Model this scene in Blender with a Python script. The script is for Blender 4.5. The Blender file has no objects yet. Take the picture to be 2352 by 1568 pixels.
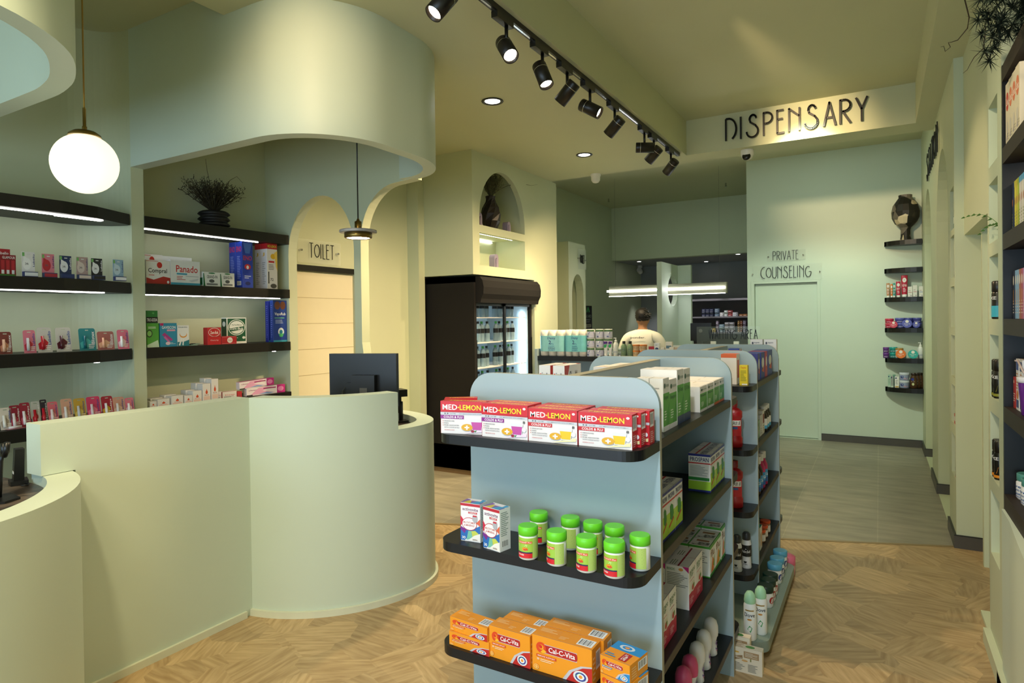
import bpy, bmesh, math, random
from mathutils import Vector, Matrix
random.seed(4)
C = bpy.context.scene
col = C.collection
R = math.radians
# ---------------- camera ----------------
cam = bpy.data.objects.new('camera', bpy.data.cameras.new('camera')); col.objects.link(cam)
yaw, pitch, roll = R(30.1), .009, .013
fw = Vector((-math.sin(yaw)*math.cos(pitch), math.cos(yaw)*math.cos(pitch), -math.sin(pitch)))
r0 = Vector((math.cos(yaw), math.sin(yaw), 0)); u0 = r0.cross(fw)
rt = r0*math.cos(roll)-u0*math.sin(roll); up = u0*math.cos(roll)+r0*math.sin(roll)
m3 = Matrix((rt, up, -fw)).transposed()
cam.matrix_world = Matrix.Translation((0, 0, 1.6)) @ m3.to_4x4()
cam.data.sensor_width = 36; cam.data.lens = 1455/2352*36; cam.data.shift_y = -35/2352
cam.data.clip_start = .05
C.camera = cam
# ---------------- world and exposure ----------------
w = bpy.data.worlds.new('sky'); C.world = w; w.use_nodes = True
w.node_tree.nodes['Background'].inputs[0].default_value = (.62, .8, 1, 1)
w.node_tree.nodes['Background'].inputs[1].default_value = .6
vs = C.view_settings
vs.view_transform = 'Standard'; vs.look = 'None'; vs.gamma = 1; vs.use_curve_mapping = False
vs.exposure = 0.7
WARM = (1, .72, .41)
def light(kind, name, loc, energy, color, **k):
    L = bpy.data.lights.new(name, kind); L.energy = energy; L.color = color
    for a, v in k.items():
        if a != 'aim': setattr(L, a, v)
    o = bpy.data.objects.new(name, L); col.objects.link(o); o.location = loc
    if 'aim' in k:
        o.rotation_euler = (Vector(k['aim'])-Vector(loc)).to_track_quat('-Z', 'Y').to_euler()
    return o
# daylight through the shopfront behind the camera, and added fill lamps that have no fixtures
light('AREA', 'shopfront_daylight', (-1.6, -2.85, 1.4), 70, (.62, .82, 1), shape='RECTANGLE', size=4.6, size_y=1.9, aim=(-1.6, 1, 1.2))
light('AREA', 'fill_front', (-1.2, -.6, 3.25), 34, (1, .82, .55), shape='DISK', size=.9, aim=(-1.2, -.6, 0))
light('AREA', 'fill_dispensary', (-2.6, 9.9, 3.6), 2.5, (.80, 1, .80), shape='DISK', size=.6, aim=(-2.6, 9.9, 0))
light('AREA', 'fill_waiting', (-.6, 7.6, 3.6), 4, (.85, 1, .80), shape='DISK', size=.3, aim=(-.6, 8.2, 0))
# ---------------- materials ----------------
def lin(c):
    if isinstance(c, str):
        c = c.lstrip('#'); c = c if len(c) == 6 else ''.join(x*2 for x in c); c = [int(c[i:i+2], 16)/255 for i in (0, 2, 4)]
        c = [v/12.92 if v <= .04045 else ((v+.055)/1.055)**2.4 for v in c]
    return (*c[:3], 1)
MC = {}
def mat(c, rough=.45, metal=0, emit=0, vary=.06, scale=14, trans=0, alpha=1, coat=0, bump=0, key=None):
    k = key or (c, rough, metal, emit, vary, scale, trans, alpha, coat, bump)
    if k in MC: return MC[k]
    m = bpy.data.materials.new('mat_'+str(len(MC))); m.use_nodes = True
    nt = m.node_tree; b = nt.nodes['Principled BSDF']; L = lin(c)
    b.inputs['Base Color'].default_value = L
    b.inputs['Roughness'].default_value = rough; b.inputs['Metallic'].default_value = metal
    if trans: b.inputs['Transmission Weight'].default_value = trans; b.inputs['IOR'].default_value = 1.3
    if alpha < 1: b.inputs['Alpha'].default_value = alpha
    if coat: b.inputs['Coat Weight'].default_value = coat
    if emit:
        b.inputs['Emission Color'].default_value = L; b.inputs['Emission Strength'].default_value = emit
    if vary and not emit:
        tc = nt.nodes.new('ShaderNodeTexCoord'); n = nt.nodes.new('ShaderNodeTexNoise'); n.inputs['Scale'].default_value = scale
        mr = nt.nodes.new('ShaderNodeMapRange'); mr.inputs[3].default_value = 1-vary; mr.inputs[4].default_value = 1+vary
        mx = nt.nodes.new('ShaderNodeVectorMath'); mx.operation = 'MULTIPLY'; mx.inputs[0].default_value = L[:3]
        nt.links.new(tc.outputs['Object'], n.inputs['Vector']); nt.links.new(n.outputs[0], mr.inputs[0])
        nt.links.new(mr.outputs[0], mx.inputs[1]); nt.links.new(mx.outputs[0], b.inputs['Base Color'])
        if bump:
            bp = nt.nodes.new('ShaderNodeBump'); bp.inputs['Strength'].default_value = bump; bp.inputs['Distance'].default_value = .002
            nt.links.new(n.outputs[0], bp.inputs['Height']); nt.links.new(bp.outputs[0], b.inputs['Normal'])
    MC[k] = m; return m
def ink(c): return mat(c, .42, vary=.02)
PAINT = mat('#cad1b2', .55, vary=.02, scale=3)
PAINT2 = mat('#cad7c6', .5, vary=.02, scale=3)
CEIL = mat('#c8caa6', .7, vary=.02, scale=3)
BLUEP = mat('#a3b6bb', .4, vary=.02, scale=5)
EDGE = mat('#a29d86', .5, vary=.05, scale=60)
GREYW = mat('#8f9293', .6, vary=.02)
BLACKW = mat('#100d0a', .45, vary=.2, scale=30)
NAVYB = mat('#0b0c11', .4, vary=.15, scale=30)
BLK = mat('#0d0d0d', .35)
BRASS = mat('#8a7340', .3, 1)
CHROME = mat('#c8c8c8', .2, 1)
def led(s=22, c=(1, .97, .92)): return mat(c, emit=s)
def mat_wood():
    m = bpy.data.materials.new('wood_floor'); m.use_nodes = True; nt = m.node_tree; b = nt.nodes['Principled BSDF']
    N = nt.nodes.new; Lk = nt.links.new
    tc = N('ShaderNodeTexCoord'); rot = N('ShaderNodeMapping'); rot.inputs['Rotation'].default_value = (0, 0, R(20)); Lk(tc.outputs['Object'], rot.inputs[0])
    v = N('ShaderNodeTexVoronoi'); v.distance = 'CHEBYCHEV'; v.inputs['Scale'].default_value = 3.6; v.inputs['Randomness'].default_value = .9; Lk(rot.outputs[0], v.inputs['Vector'])
    sp = N('ShaderNodeSeparateColor'); Lk(v.outputs['Color'], sp.inputs[0])
    an = N('ShaderNodeMath'); an.operation = 'MULTIPLY'; an.inputs[1].default_value = 6.28; Lk(sp.outputs[0], an.inputs[0])
    sn = N('ShaderNodeMath'); sn.operation = 'SNAP'; sn.inputs[1].default_value = R(30); Lk(an.outputs[0], sn.inputs[0])
    vr = N('ShaderNodeVectorRotate'); vr.rotation_type = 'Z_AXIS'; Lk(tc.outputs['Object'], vr.inputs['Vector']); Lk(sn.outputs[0], vr.inputs['Angle'])
    mp = N('ShaderNodeMapping'); mp.inputs['Scale'].default_value = (2.5, 20, 1); Lk(vr.outputs[0], mp.inputs[0])
    n = N('ShaderNodeTexNoise'); n.inputs['Scale'].default_value = 2.2; n.inputs['Detail'].default_value = 6; n.inputs['Distortion'].default_value = .35; Lk(mp.outputs[0], n.inputs['Vector'])
    cr = N('ShaderNodeValToRGB'); cr.color_ramp.elements[0].position = .3; cr.color_ramp.elements[1].position = .7
    cr.color_ramp.elements[0].color = lin('#a5875c'); cr.color_ramp.elements[1].color = lin('#ccb083'); Lk(n.outputs[0], cr.inputs[0])
    mr = N('ShaderNodeMapRange'); mr.inputs[3].default_value = .78; mr.inputs[4].default_value = 1.12; Lk(sp.outputs[1], mr.inputs[0])
    mx = N('ShaderNodeVectorMath'); mx.operation = 'MULTIPLY'; Lk(cr.outputs[0], mx.inputs[0]); Lk(mr.outputs[0], mx.inputs[1]); Lk(mx.outputs[0], b.inputs['Base Color'])
    b.inputs['Roughness'].default_value = .42
    return m
def mat_tile():
    m = bpy.data.materials.new('stone_tile'); m.use_nodes = True; nt = m.node_tree; b = nt.nodes['Principled BSDF']
    N = nt.nodes.new; Lk = nt.links.new
    tc = N('ShaderNodeTexCoord'); mp = N('ShaderNodeMapping'); mp.inputs['Location'].default_value = (.02, .1, 0); Lk(tc.outputs['Object'], mp.inputs[0])
    br = N('ShaderNodeTexBrick'); br.offset = 0; br.inputs['Scale'].default_value = 1; br.inputs['Brick Width'].default_value = .6; br.inputs['Row Height'].default_value = 1.2
    br.inputs['Mortar Size'].default_value = .004; br.inputs['Color1'].default_value = lin('#8f8a7a'); br.inputs['Color2'].default_value = lin('#97917f'); br.inputs['Mortar'].default_value = lin('#a39d8a')
    Lk(mp.outputs[0], br.inputs['Vector'])
    m2 = N('ShaderNodeMapping'); m2.inputs['Scale'].default_value = (1.5, 6, 1); Lk(tc.outputs['Object'], m2.inputs[0])
    n = N('ShaderNodeTexNoise'); n.inputs['Scale'].default_value = 2; n.inputs['Detail'].default_value = 8; Lk(m2.outputs[0], n.inputs['Vector'])
    mr = N('ShaderNodeMapRange'); mr.inputs[1].default_value = .3; mr.inputs[2].default_value = .7; mr.inputs[3].default_value = .78; mr.inputs[4].default_value = 1.2; Lk(n.outputs[0], mr.inputs[0])
    mx = N('ShaderNodeVectorMath'); mx.operation = 'MULTIPLY'; Lk(br.outputs[0], mx.inputs[0]); Lk(mr.outputs[0], mx.inputs[1]); Lk(mx.outputs[0], b.inputs['Base Color'])
    b.inputs['Roughness'].default_value = .38
    return m
def mat_stone(a, bcol, scale, rough=.3, vein=None):
    m = bpy.data.materials.new('stone'); m.use_nodes = True; nt = m.node_tree; b = nt.nodes['Principled BSDF']
    N = nt.nodes.new; Lk = nt.links.new
    tc = N('ShaderNodeTexCoord'); n = N('ShaderNodeTexNoise'); n.inputs['Scale'].default_value = scale; n.inputs['Detail'].default_value = 7; n.inputs['Distortion'].default_value = 1.2
    Lk(tc.outputs['Object'], n.inputs['Vector'])
    cr = N('ShaderNodeValToRGB'); cr.color_ramp.elements[0].position = .38; cr.color_ramp.elements[1].position = .68
    cr.color_ramp.elements[0].color = lin(a); cr.color_ramp.elements[1].color = lin(bcol)
    if vein:
        cr.color_ramp.elements[0].position = .492; cr.color_ramp.elements[1].position = .5
        cr.color_ramp.elements[1].color = lin(vein); e = cr.color_ramp.elements.new(.508); e.color = lin(a)
    Lk(n.outputs[0], cr.inputs[0]); Lk(cr.outputs[0], b.inputs['Base Color']); b.inputs['Roughness'].default_value = rough
    return m
WOODF, TILEF = mat_wood(), mat_tile()
GRANITE = mat_stone('#2e2722', '#6b5f55', 9)
MARBLE = mat_stone('#0c0c0e', '#0c0c0e', 2.2, .2, '#55585a')
# ---------------- mesh helpers ----------------
class MB:
    def __init__(s): s.v = []; s.f = []; s.fm = []; s.m = []; s.sm = []
    def mi(s, m):
        if m not in s.m: s.m.append(m)
        return s.m.index(m)
    def add(s, vs, fs, m, smooth=False):
        o = len(s.v); i = s.mi(m); s.v += [tuple(v) for v in vs]
        for f in fs: s.f.append([o+k for k in f]); s.fm.append(i); s.sm.append(smooth)
    def box(s, x0, x1, y0, y1, z0, z1, m):
        s.add([(x0, y0, z0), (x1, y0, z0), (x1, y1, z0), (x0, y1, z0), (x0, y0, z1), (x1, y0, z1), (x1, y1, z1), (x0, y1, z1)],
              [(0, 3, 2, 1), (4, 5, 6, 7), (0, 1, 5, 4), (1, 2, 6, 5), (2, 3, 7, 6), (3, 0, 4, 7)], m); return s
    def prism(s, pts, z0, z1, m, smooth=False):
        n = len(pts); vs = [(x, y, z0) for x, y in pts]+[(x, y, z1) for x, y in pts]
        s.add(vs, [list(range(n))[::-1], [n+i for i in range(n)]], m)
        s.add(vs, [(i, (i+1) % n, n+(i+1) % n, n+i) for i in range(n)], m, smooth); return s
    def lathe(s, prof, m, n=28, c=(0, 0, 0), smooth=True, sx=1, sy=1):
        vs = []
        for r, z in prof:
            for k in range(n):
                a = 2*math.pi*k/n; vs.append((c[0]+r*sx*math.cos(a), c[1]+r*sy*math.sin(a), c[2]+z))
        fs = [(j*n+k, j*n+(k+1) % n, (j+1)*n+(k+1) % n, (j+1)*n+k) for j in range(len(prof)-1) for k in range(n)]
        s.add(vs, fs, m, smooth)
        s.add(vs[:n], [list(range(n))[::-1]], m); s.add(vs[-n:], [list(range(n))], m); return s
    def tube(s, pts, r, m, n=6, r2=None):
        pts = [Vector(p) for p in pts]; vs = []; N_ = len(pts)
        for i, p in enumerate(pts):
            d = (pts[min(i+1, N_-1)]-pts[max(i-1, 0)]).normalized()
            a = d.orthogonal().normalized() if i == 0 else (a-d*a.dot(d)).normalized()
            b = d.cross(a); rr = r+((r2 if r2 is not None else r)-r)*i/max(1, N_-1)
            for k in range(n):
                t = 2*math.pi*k/n; vs.append(p+a*rr*math.cos(t)+b*rr*math.sin(t))
        fs = [(j*n+k, j*n+(k+1) % n, (j+1)*n+(k+1) % n, (j+1)*n+k) for j in range(N_-1) for k in range(n)]
        s.add(vs, fs+[list(range(n))[::-1], list(range((N_-1)*n, N_*n))], m, n > 5); return s
    def build(s, name, parent=None, loc=None, rotz=0, rot=None):
        me = bpy.data.meshes.new(name); me.from_pydata(s.v, [], s.f)
        for m in s.m: me.materials.append(m)
        me.polygons.foreach_set('material_index', s.fm); me.polygons.foreach_set('use_smooth', s.sm)
        bm = bmesh.new(); bm.from_mesh(me); bmesh.ops.recalc_face_normals(bm, faces=bm.faces); bm.to_mesh(me); bm.free()
        me.update()
        o = bpy.data.objects.new(name, me); col.objects.link(o)
        if parent: o.parent = parent
        if loc: o.location = loc
        o.rotation_euler = rot or (0, 0, rotz)
        return o
def tag(o, label, cat, group=None):
    o['label'] = label; o['category'] = cat
    if group: o['group'] = group
    return o
def struct(o): o['kind'] = 'structure'; return o
def empty(name, loc, rotz, label, cat, group=None, rot=None):
    o = bpy.data.objects.new(name, None); col.objects.link(o); o.location = loc; o.rotation_euler = rot or (0, 0, rotz); o.empty_display_size = .05
    return tag(o, label, cat, group)
def dup(root, loc, rotz, label, group=None):
    r = root.copy(); col.objects.link(r); r.location = loc; r.rotation_euler = (0, 0, rotz); r['label'] = label
    if group: r['group'] = group
    for ch in list(root.children):
        c = ch.copy(); col.objects.link(c); c.parent = r
        for g in list(ch.children):
            d = g.copy(); col.objects.link(d); d.parent = c
    return r
def arc(cx, cy, rx, ry, a0, a1, n=12):
    return [(cx+rx*math.cos(R(a0+(a1-a0)*i/n)), cy+ry*math.sin(R(a0+(a1-a0)*i/n))) for i in range(n+1)]
def plate(loops, thick, m, mb=None, frame=None):
    """flat shape (outer loop, holes) filled and extruded; frame maps (u, v, w) to xyz"""
    cu = bpy.data.curves.new('c', 'CURVE'); cu.dimensions = '2D'; cu.fill_mode = 'BOTH'; cu.extrude = thick/2
    for lp in loops:
        sp = cu.splines.new('POLY'); sp.points.add(len(lp)-1); sp.use_cyclic_u = True
        for i, (x, y) in enumerate(lp): sp.points[i].co = (x, y, 0, 1)
    o = bpy.data.objects.new('c', cu); me = bpy.data.meshes.new_from_object(o)
    frame = frame or (lambda u, v, w_: (u, v, w_))
    vs = [frame(v.co.x, v.co.y, v.co.z+thick/2) for v in me.vertices]; fs = [list(p.vertices) for p in me.polygons]
    bpy.data.objects.remove(o); bpy.data.curves.remove(cu); bpy.data.meshes.remove(me)
    mb = mb or MB(); mb.add(vs, fs, m)
    # weld so that normals are consistent
    return mb
def weld(o):
    bm = bmesh.new(); bm.from_mesh(o.data); bmesh.ops.remove_doubles(bm, verts=bm.verts, dist=1e-5); bmesh.ops.recalc_face_normals(bm, faces=bm.faces); bm.to_mesh(o.data); bm.free(); return o
TC = {}
def textmesh(t):
    if t in TC: return TC[t]
    cu = bpy.data.curves.new('t', 'FONT'); cu.body = t; cu.resolution_u = 2; cu.offset = .012
    o = bpy.data.objects.new('t', cu); me = bpy.data.meshes.new_from_object(o)
    vs = [(v.co.x, v.co.y) for v in me.vertices]; fs = [list(p.vertices) for p in me.polygons]
    bpy.data.objects.remove(o); bpy.data.curves.remove(cu); bpy.data.meshes.remove(me)
    x0 = min(v[0] for v in vs); x1 = max(v[0] for v in vs); y0 = min(v[1] for v in vs); y1 = max(v[1] for v in vs)
    TC[t] = ([((x-x0)/(x1-x0), (y-y0)/(y1-y0)) for x, y in vs], fs); return TC[t]
def decals(mb, F, D, e0=.00025, step=.00012):
    """F(u, v, e) maps the face to space, u and v run 0..1"""
    for i, d in enumerate(D):
        e = e0+step*i; k = d[0]; m = ink(d[-1] if k != 't' else d[5])
        if k == 'r':
            _, u0, v0, u1, v1, c = d; n = max(1, int(abs(u1-u0)*F.seg))
            for j in range(n):
                a, b = u0+(u1-u0)*j/n, u0+(u1-u0)*(j+1)/n
                mb.add([F(a, v0, e), F(b, v0, e), F(b, v1, e), F(a, v1, e)], [(0, 1, 2, 3)], m)
        elif k == 'e':
            _, u, v, ru, rv, c = d
            mb.add([F(u+ru*math.cos(t*math.pi/10), v+rv*math.sin(t*math.pi/10), e) for t in range(20)], [list(range(20))], m)
        elif k == 'p':
            mb.add([F(u, v, e) for u, v in d[1]], [list(range(len(d[1])))], m)
        elif k == 't':
            _, u0, v0, u1, v1, c, t = d; vs, fs = textmesh(t)
            mb.add([F(u0+(u1-u0)*x, v0+(v1-v0)*y, e) for x, y in vs], fs, m)
        elif k == 'l':     # lines of small print
            _, u0, v0, u1, v1, nl, c = d; m = ink(c); hh = (v1-v0)/nl; rr = random.Random(int(u0*999+v0*77+nl))
            for q in range(nl):
                b = u0+(u1-u0)*rr.uniform(.55, 1); y = v1-hh*(q+.75)
                mb.add([F(u0, y, e), F(b, y, e), F(b, y+hh*.42, e), F(u0, y+hh*.42, e)], [(0, 1, 2, 3)], m)
        elif k == 'b':     # barcode
            _, u0, v0, u1, v1, c = d
            mb.add([F(u0, v0, e), F(u1, v0, e), F(u1, v1, e), F(u0, v1, e)], [(0, 1, 2, 3)], ink('#f2f2f2'))
            for q in range(9):
                a = u0+(u1-u0)*(.1+.09*q); b = a+(u1-u0)*(.03 if q % 3 else .055)
                mb.add([F(a, v0+(v1-v0)*.15, e+.0001), F(b, v0+(v1-v0)*.15, e+.0001), F(b, v1-(v1-v0)*.1, e+.0001), F(a, v1-(v1-v0)*.1, e+.0001)], [(0, 1, 2, 3)], ink('#222222'))
def faceF(w, d, h, s):
    if s == 'F': f = lambda u, v, e: ((u-.5)*w, -e, v*h)
    elif s == 'B': f = lambda u, v, e: ((.5-u)*w, d+e, v*h)
    elif s == 'R': f = lambda u, v, e: (w/2+e, u*d, v*h)
    elif s == 'L': f = lambda u, v, e: (-w/2-e, d-u*d, v*h)
    else: f = lambda u, v, e: ((u-.5)*w, v*d, h+e)
    class G:
        seg = 1
        def __call__(s_, u, v, e): return f(u, v, e)
    return G()
BM = {}
def carton(name, label, cat, group, loc, rotz, size, base, D, key=None, rot=None):
    """a printed cardboard box: origin at the bottom middle of its front"""
    w_, d, h = size; k = (key, round(w_, 3), round(d, 3), round(h, 3)) if key else None
    if k and k in BM:
        o = bpy.data.objects.new(name, BM[k]); col.objects.link(o); o.location = loc; o.rotation_euler = rot or (0, 0, rotz)
    else:
        mb = MB(); b = min(.0012, w_/20); m = mat(base, .45, vary=.03)
        x, y0, y1 = w_/2, 0, d
        pts = [(-x+b, y0), (x-b, y0), (x, y0+b), (x, y1-b), (x-b, y1), (-x+b, y1), (-x, y1-b), (-x, y0+b)]
        mb.prism(pts, 0, h, m)
        # closing flap line on the top
        mb.box(-x+b, x-b, d*.02, d*.03, h, h+.0003, mat('#777777', .6))
        for s in 'FBRLT':
            if s in D: decals(mb, faceF(w_, d, h, s), D[s])
        o = mb.build(name, None, loc, rotz, rot)
        if k: BM[k] = o.data
    return tag(o, label, cat, group)
def cylF(r, z0, z1):
    class G:
        seg = 26
        def __call__(s_, u, v, e):
            a = (u-.5)*math.pi*1.1; return ((r+e)*math.sin(a), -(r+e)*math.cos(a), z0+(z1-z0)*v)
    return G()
def jar(name, label, cat, group, loc, rotz, prof, base, capprof, capc, D=(), r=None, z0=0, z1=1, bands=(), capname='lid', sy=1, key=None, alpha=None):
    """a turned bottle or jar with its cap as a part"""
    proto = BM.get(key) if key else None
    if proto: return dup(proto, loc, rotz, label, group)
    e = empty(name, loc, rotz, label, cat, group)
    mb = MB(); mb.lathe(prof, mat(base, .3, vary=.02) if alpha is None else mat(base, .1, vary=.02, trans=alpha), 26, sy=sy)
    for (a, b, c) in bands:
        mb.lathe([(r+.0003, a), (r+.0003, b)], ink(c), 26, sy=sy)
    if r: 
        F = cylF(r, z0, z1)
        if sy != 1:
            F0 = F
            class G2:
                seg = 26
                def __call__(s_, u, v, q): p = F0(u, v, q); return (p[0], p[1]*sy, p[2])
            F = G2()
        decals(mb, F, D, e0=.0006)
    mb.build('container', e)
    if capprof: MB().lathe(capprof, mat(capc, .35, vary=.02), 26, sy=sy).build(capname, e)
    if key: BM[key] = e
    return e
ORD = ['first', 'second', 'third', 'fourth', 'fifth', 'sixth', 'seventh', 'eighth', 'ninth', 'tenth', 'eleventh', 'twelfth']
# ---------------- shell ----------------
ZL, ZH = 3.35, 3.72
def tiley(x): return 5.14+.367*(x-.02)
struct(MB().prism([(-6, -4), (2.6, -4), (2.6, tiley(2.6)), (-6, tiley(-6))], -.03, 0, WOODF).build('floor'))
struct(MB().prism([(-6, tiley(-6)), (2.6, tiley(2.6)), (2.6, 14), (-6, 14)], -.03, 0, TILEF).build('floor'))
a_ = math.atan(.367)
mb = MB(); mb.prism([(-4.4, tiley(-4.4)-.015), (.6, tiley(.6)-.015), (.6, tiley(.6)+.015), (-4.4, tiley(-4.4)+.015)], 0, .003, mat('#8f7a52', .4))
struct(mb.build('trim_1'))
struct(MB().box(-6, 2.6, -4, 14, ZH, ZH+.1, CEIL).build('ceiling'))
def fr_z(z): return lambda u, v, w_: (u, v, z+w_)
# lowered soffit: left field with lamps, beam and right strip round the raised field
loops = [[(-6, 2.36), (-3.2, 2.36), (-3.2, -4), (-1.78, -4), (-1.78, 6.86), (.3, 6.86), (.3, -4), (1.6, -4), (1.6, 7.2), (-6, 7.2)]]
struct(weld(plate(loops, ZH-ZL, CEIL, frame=fr_z(ZL)).build('ceiling')))
struct(MB().box(-6, -3.2, -4, 2.37, 3.5, ZH-.001, CEIL).build('ceiling'))
# bulkhead and low grey ceiling over the dispensary store
struct(MB().box(-4.6, -.4, 11.5, 11.7, 2.72, ZH, PAINT).build('ceiling'))
struct(MB().box(-4.6, -.4, 11.7, 13.3, 2.72, 2.82, GREYW).build('ceiling'))
struct(MB().box(-4.6, -.4, 13.2, 13.35, 0, 2.72, GREYW).build('wall_back'))
struct(MB().box(-4.55, -4.43, 7.35, 13.2, 0, ZH, PAINT).build('wall_left'))
# private room wall, one block with its corner
FY = lambda y: (lambda u, v, w_: (u, y+w_, v))     # plate in X-Z, thickness to +Y
FX = lambda x: (lambda u, v, w_: (x-w_, u, v))     # plate in Y-Z, thickness to -X
FXp = lambda x: (lambda u, v, w_: (x+w_, u, v))    # plate in Y-Z, thickness to +X
struct(weld(plate([[(-1.55, 0), (.62, 0), (.62, ZH), (-1.55, ZH)], [(-1.46, 0.004), (-1.46, 2.05), (-.69, 2.05), (-.69, 0.004)]], .1, PAINT2, frame=FY(9.08)).build('wall_far')))
struct(MB().box(-1.55, -1.45, 9.18, 13.2, 0, ZH, PAINT2).build('wall_far'))
mb = MB(); mb.box(-1.455, -.695, 9.12, 9.16, .012, 2.045, PAINT2); mb.box(-1.46, -.69, 9.165, 9.175, 0, 2.05, BLK)
d = struct(mb.build('door_1'))
mb = MB(); mb.box(-1.5, -1.46, 9.065, 9.085, 0, 2.09, PAINT2); mb.box(-.69, -.655, 9.065, 9.085, 0, 2.09, PAINT2); mb.box(-1.46, -.69, 9.065, 9.085, 2.05, 2.09, PAINT2)
struct(mb.build('trim_2'))
SK = mat('#4f4b45', .45, vary=.1, scale=8)
struct(MB().box(-.655, .45, 9.06, 9.08, 0, .085, SK).box(-.655, .45, 9.06, 9.08, .085, .09, BLK).build('baseboard_far'))
# right wall: arched niches, pier with pigeonholes, doorway, niche unit
def archtop(y0, y1, z1, z0=.1, rise=None):
    c = (y0+y1)/2; r = (y1-y0)/2; rise = rise or r
    return [(y0, z0), (y1, z0)]+arc(c, z1-rise, r, rise, 0, 180, 20)
A1 = archtop(7.51, 8.54, 2.93, .0015, .62); A2 = archtop(5.74, 6.81, 2.95, .0015, .62)
PIG = [(2.20, 2.49), (1.86, 2.154), (1.51, 1.80), (1.162, 1.456), (.834, 1.104), (.465, .755)]
holes = [[(5.315, a), (5.57, a), (5.57, b), (5.315, b)] for a, b in PIG]
struct(weld(plate([[(5.28, 0), (9.08, 0), (9.08, ZL+.01), (5.28, ZL+.01)], A1, A2]+holes, .2, PAINT, frame=FXp(.45)).build('wall_right')))
struct(MB().box(.65, .75, 5.28, 9.3, 0, ZH, PAINT).build('wall_right'))
struct(MB().box(.45, .65, 7.2, 9.08, ZL+.01, ZH, PAINT).build('wall_right'))
struct(MB().box(.505, .75, 4.17, 5.28, 2.14, ZL, PAINT).build('wall_right'))
struct(MB().box(.62, .72, 4.17, 5.28, 0, 2.14, PAINT).build('wall_right'))
struct(MB().box(.565, .62, 4.95, 5.0, 0, 2.14, PAINT).box(.59, .62, 4.5, 4.95, 0, 2.14, PAINT2).build('trim_3'))
PIG2 = [(2.298, 2.584), (1.937, 2.218), (1.577, 1.873), (1.206, 1.504), (.825, 1.135), (.454, .757)]
holes = [[(3.53, a), (3.79, a), (3.79, b), (3.53, b)] for a, b in PIG2]
struct(weld(plate([[(3.42, 0), (3.82, 0), (3.82, ZL), (3.42, ZL)]]+holes, .14, PAINT, frame=FXp(.46)).build('wall_right')))
struct(MB().box(.6, .7, 3.42, 4.17, 0, ZL, PAINT2).box(.46, .7, 3.82, 4.17, 0, .02, PAINT).box(.5, .6, 3.82, 4.17, 0, ZL, PAINT).build('wall_right'))
mb = MB()
for (x0, x1, y0, y1) in ((.435, .45, 5.28, 5.74), (.435, .65, 5.265, 5.28), (.435, .45, 6.81, 7.51), (.435, .65, 6.795, 6.81), (.435, .45, 8.54, 9.06), (.435, .65, 8.525, 8.54)):
    mb.box(x0, x1, y0, y1, 0, .085, SK); mb.box(x0, x1, y0, y1, .085, .09, BLK)
struct(mb.build('baseboard_right'))
struct(MB().prism([(.43, 2.9), (.46, 2.9), (.46, 3.82), (.43, 3.82)], 0, .07, PAINT).build('baseboard_right'))
struct(MB().box(.86, .96, -4, 3.42, 0, ZL, PAINT).build('wall_right'))
# left side: curved wall behind the lip balm shelves, bay and toilet arch
path = [(-4.43, -4), (-4.43, 2.02)]+[(x, y) for x, y in arc(-4.16, 2.04, .27, .27, 180, 90, 12)]+[(-4.16, 2.31), (-4.16, 2.39), (-4.43, 2.39), (-4.43, 3.64), (-4.6, 3.64), (-4.6, -4)]
struct(weld(MB().prism(path, 0, ZH, PAINT).build('wall_left')))
# arch wall in the plane Y=3.56
ar = [(-4.43, 0), (-4.16, 0), (-4.16, 2.15)]+[(x, z) for x, z in arc(-3.80, 2.15, .36, .45, 180, 0, 24)]+[(-3.44, 2.15), (-3.44, 0), (-3.05, 0)]
ar += [(-3.12, .55), (-3.3, 1.0), (-3.37, 1.45), (-3.37, 2.2)]+[(x, z) for x, z in arc(-3.02, 2.2, .35, .41, 180, 90, 14)]+[(-2.85, 2.62), (-2.85, ZL), (-4.43, ZL)]
struct(weld(plate([ar], .085, PAINT, frame=FY(3.56)).build('wall_left')))
# canopies: hanging bands that follow the counters
def band(path, t, z0, z1, m, mb=None):
    L, Rr = [], []
    n = len(path)
    for i, p in enumerate(path):
        a = Vector(path[max(0, i-1)]); b = Vector(path[min(n-1, i+1)]); d = (b-a).normalized(); nrm = Vector((-d.y, d.x))
        L.append(tuple(Vector(p))); Rr.append(tuple(Vector(p)+nrm*t))
    mb = mb or MB()
    vs = [(x, y, z) for z in (z0, z1) for x, y in L+Rr]; k = 2*n
    fs = []; 
    for i in range(n-1):
        mb.add([vs[i], vs[i+1], vs[k+i+1], vs[k+i]], [(0, 1, 2, 3)], m, True)
        mb.add([vs[n+i], vs[n+i+1], vs[k+n+i+1], vs[k+n+i]], [(0, 1, 2, 3)], m, True)
        mb.add([vs[i], vs[i+1], vs[n+i+1], vs[n+i]], [(0, 1, 2, 3)], m)
        mb.add([vs[k+i], vs[k+i+1], vs[k+n+i+1], vs[k+n+i]], [(0, 1, 2, 3)], m)
    for i in (0, n-1): mb.add([vs[i], vs[n+i], vs[k+n+i], vs[k+i]], [(0, 1, 2, 3)], m)
    return mb
def smooth_weld(o):
    bm = bmesh.new(); bm.from_mesh(o.data); bmesh.ops.remove_doubles(bm, verts=bm.verts, dist=1e-5); bmesh.ops.recalc_face_normals(bm, faces=bm.faces)
    for e in bm.edges:
        if len(e.link_faces) == 2 and e.calc_face_angle(0) > .6: e.smooth = False
    bm.to_mesh(o.data); bm.free(); return o
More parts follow.
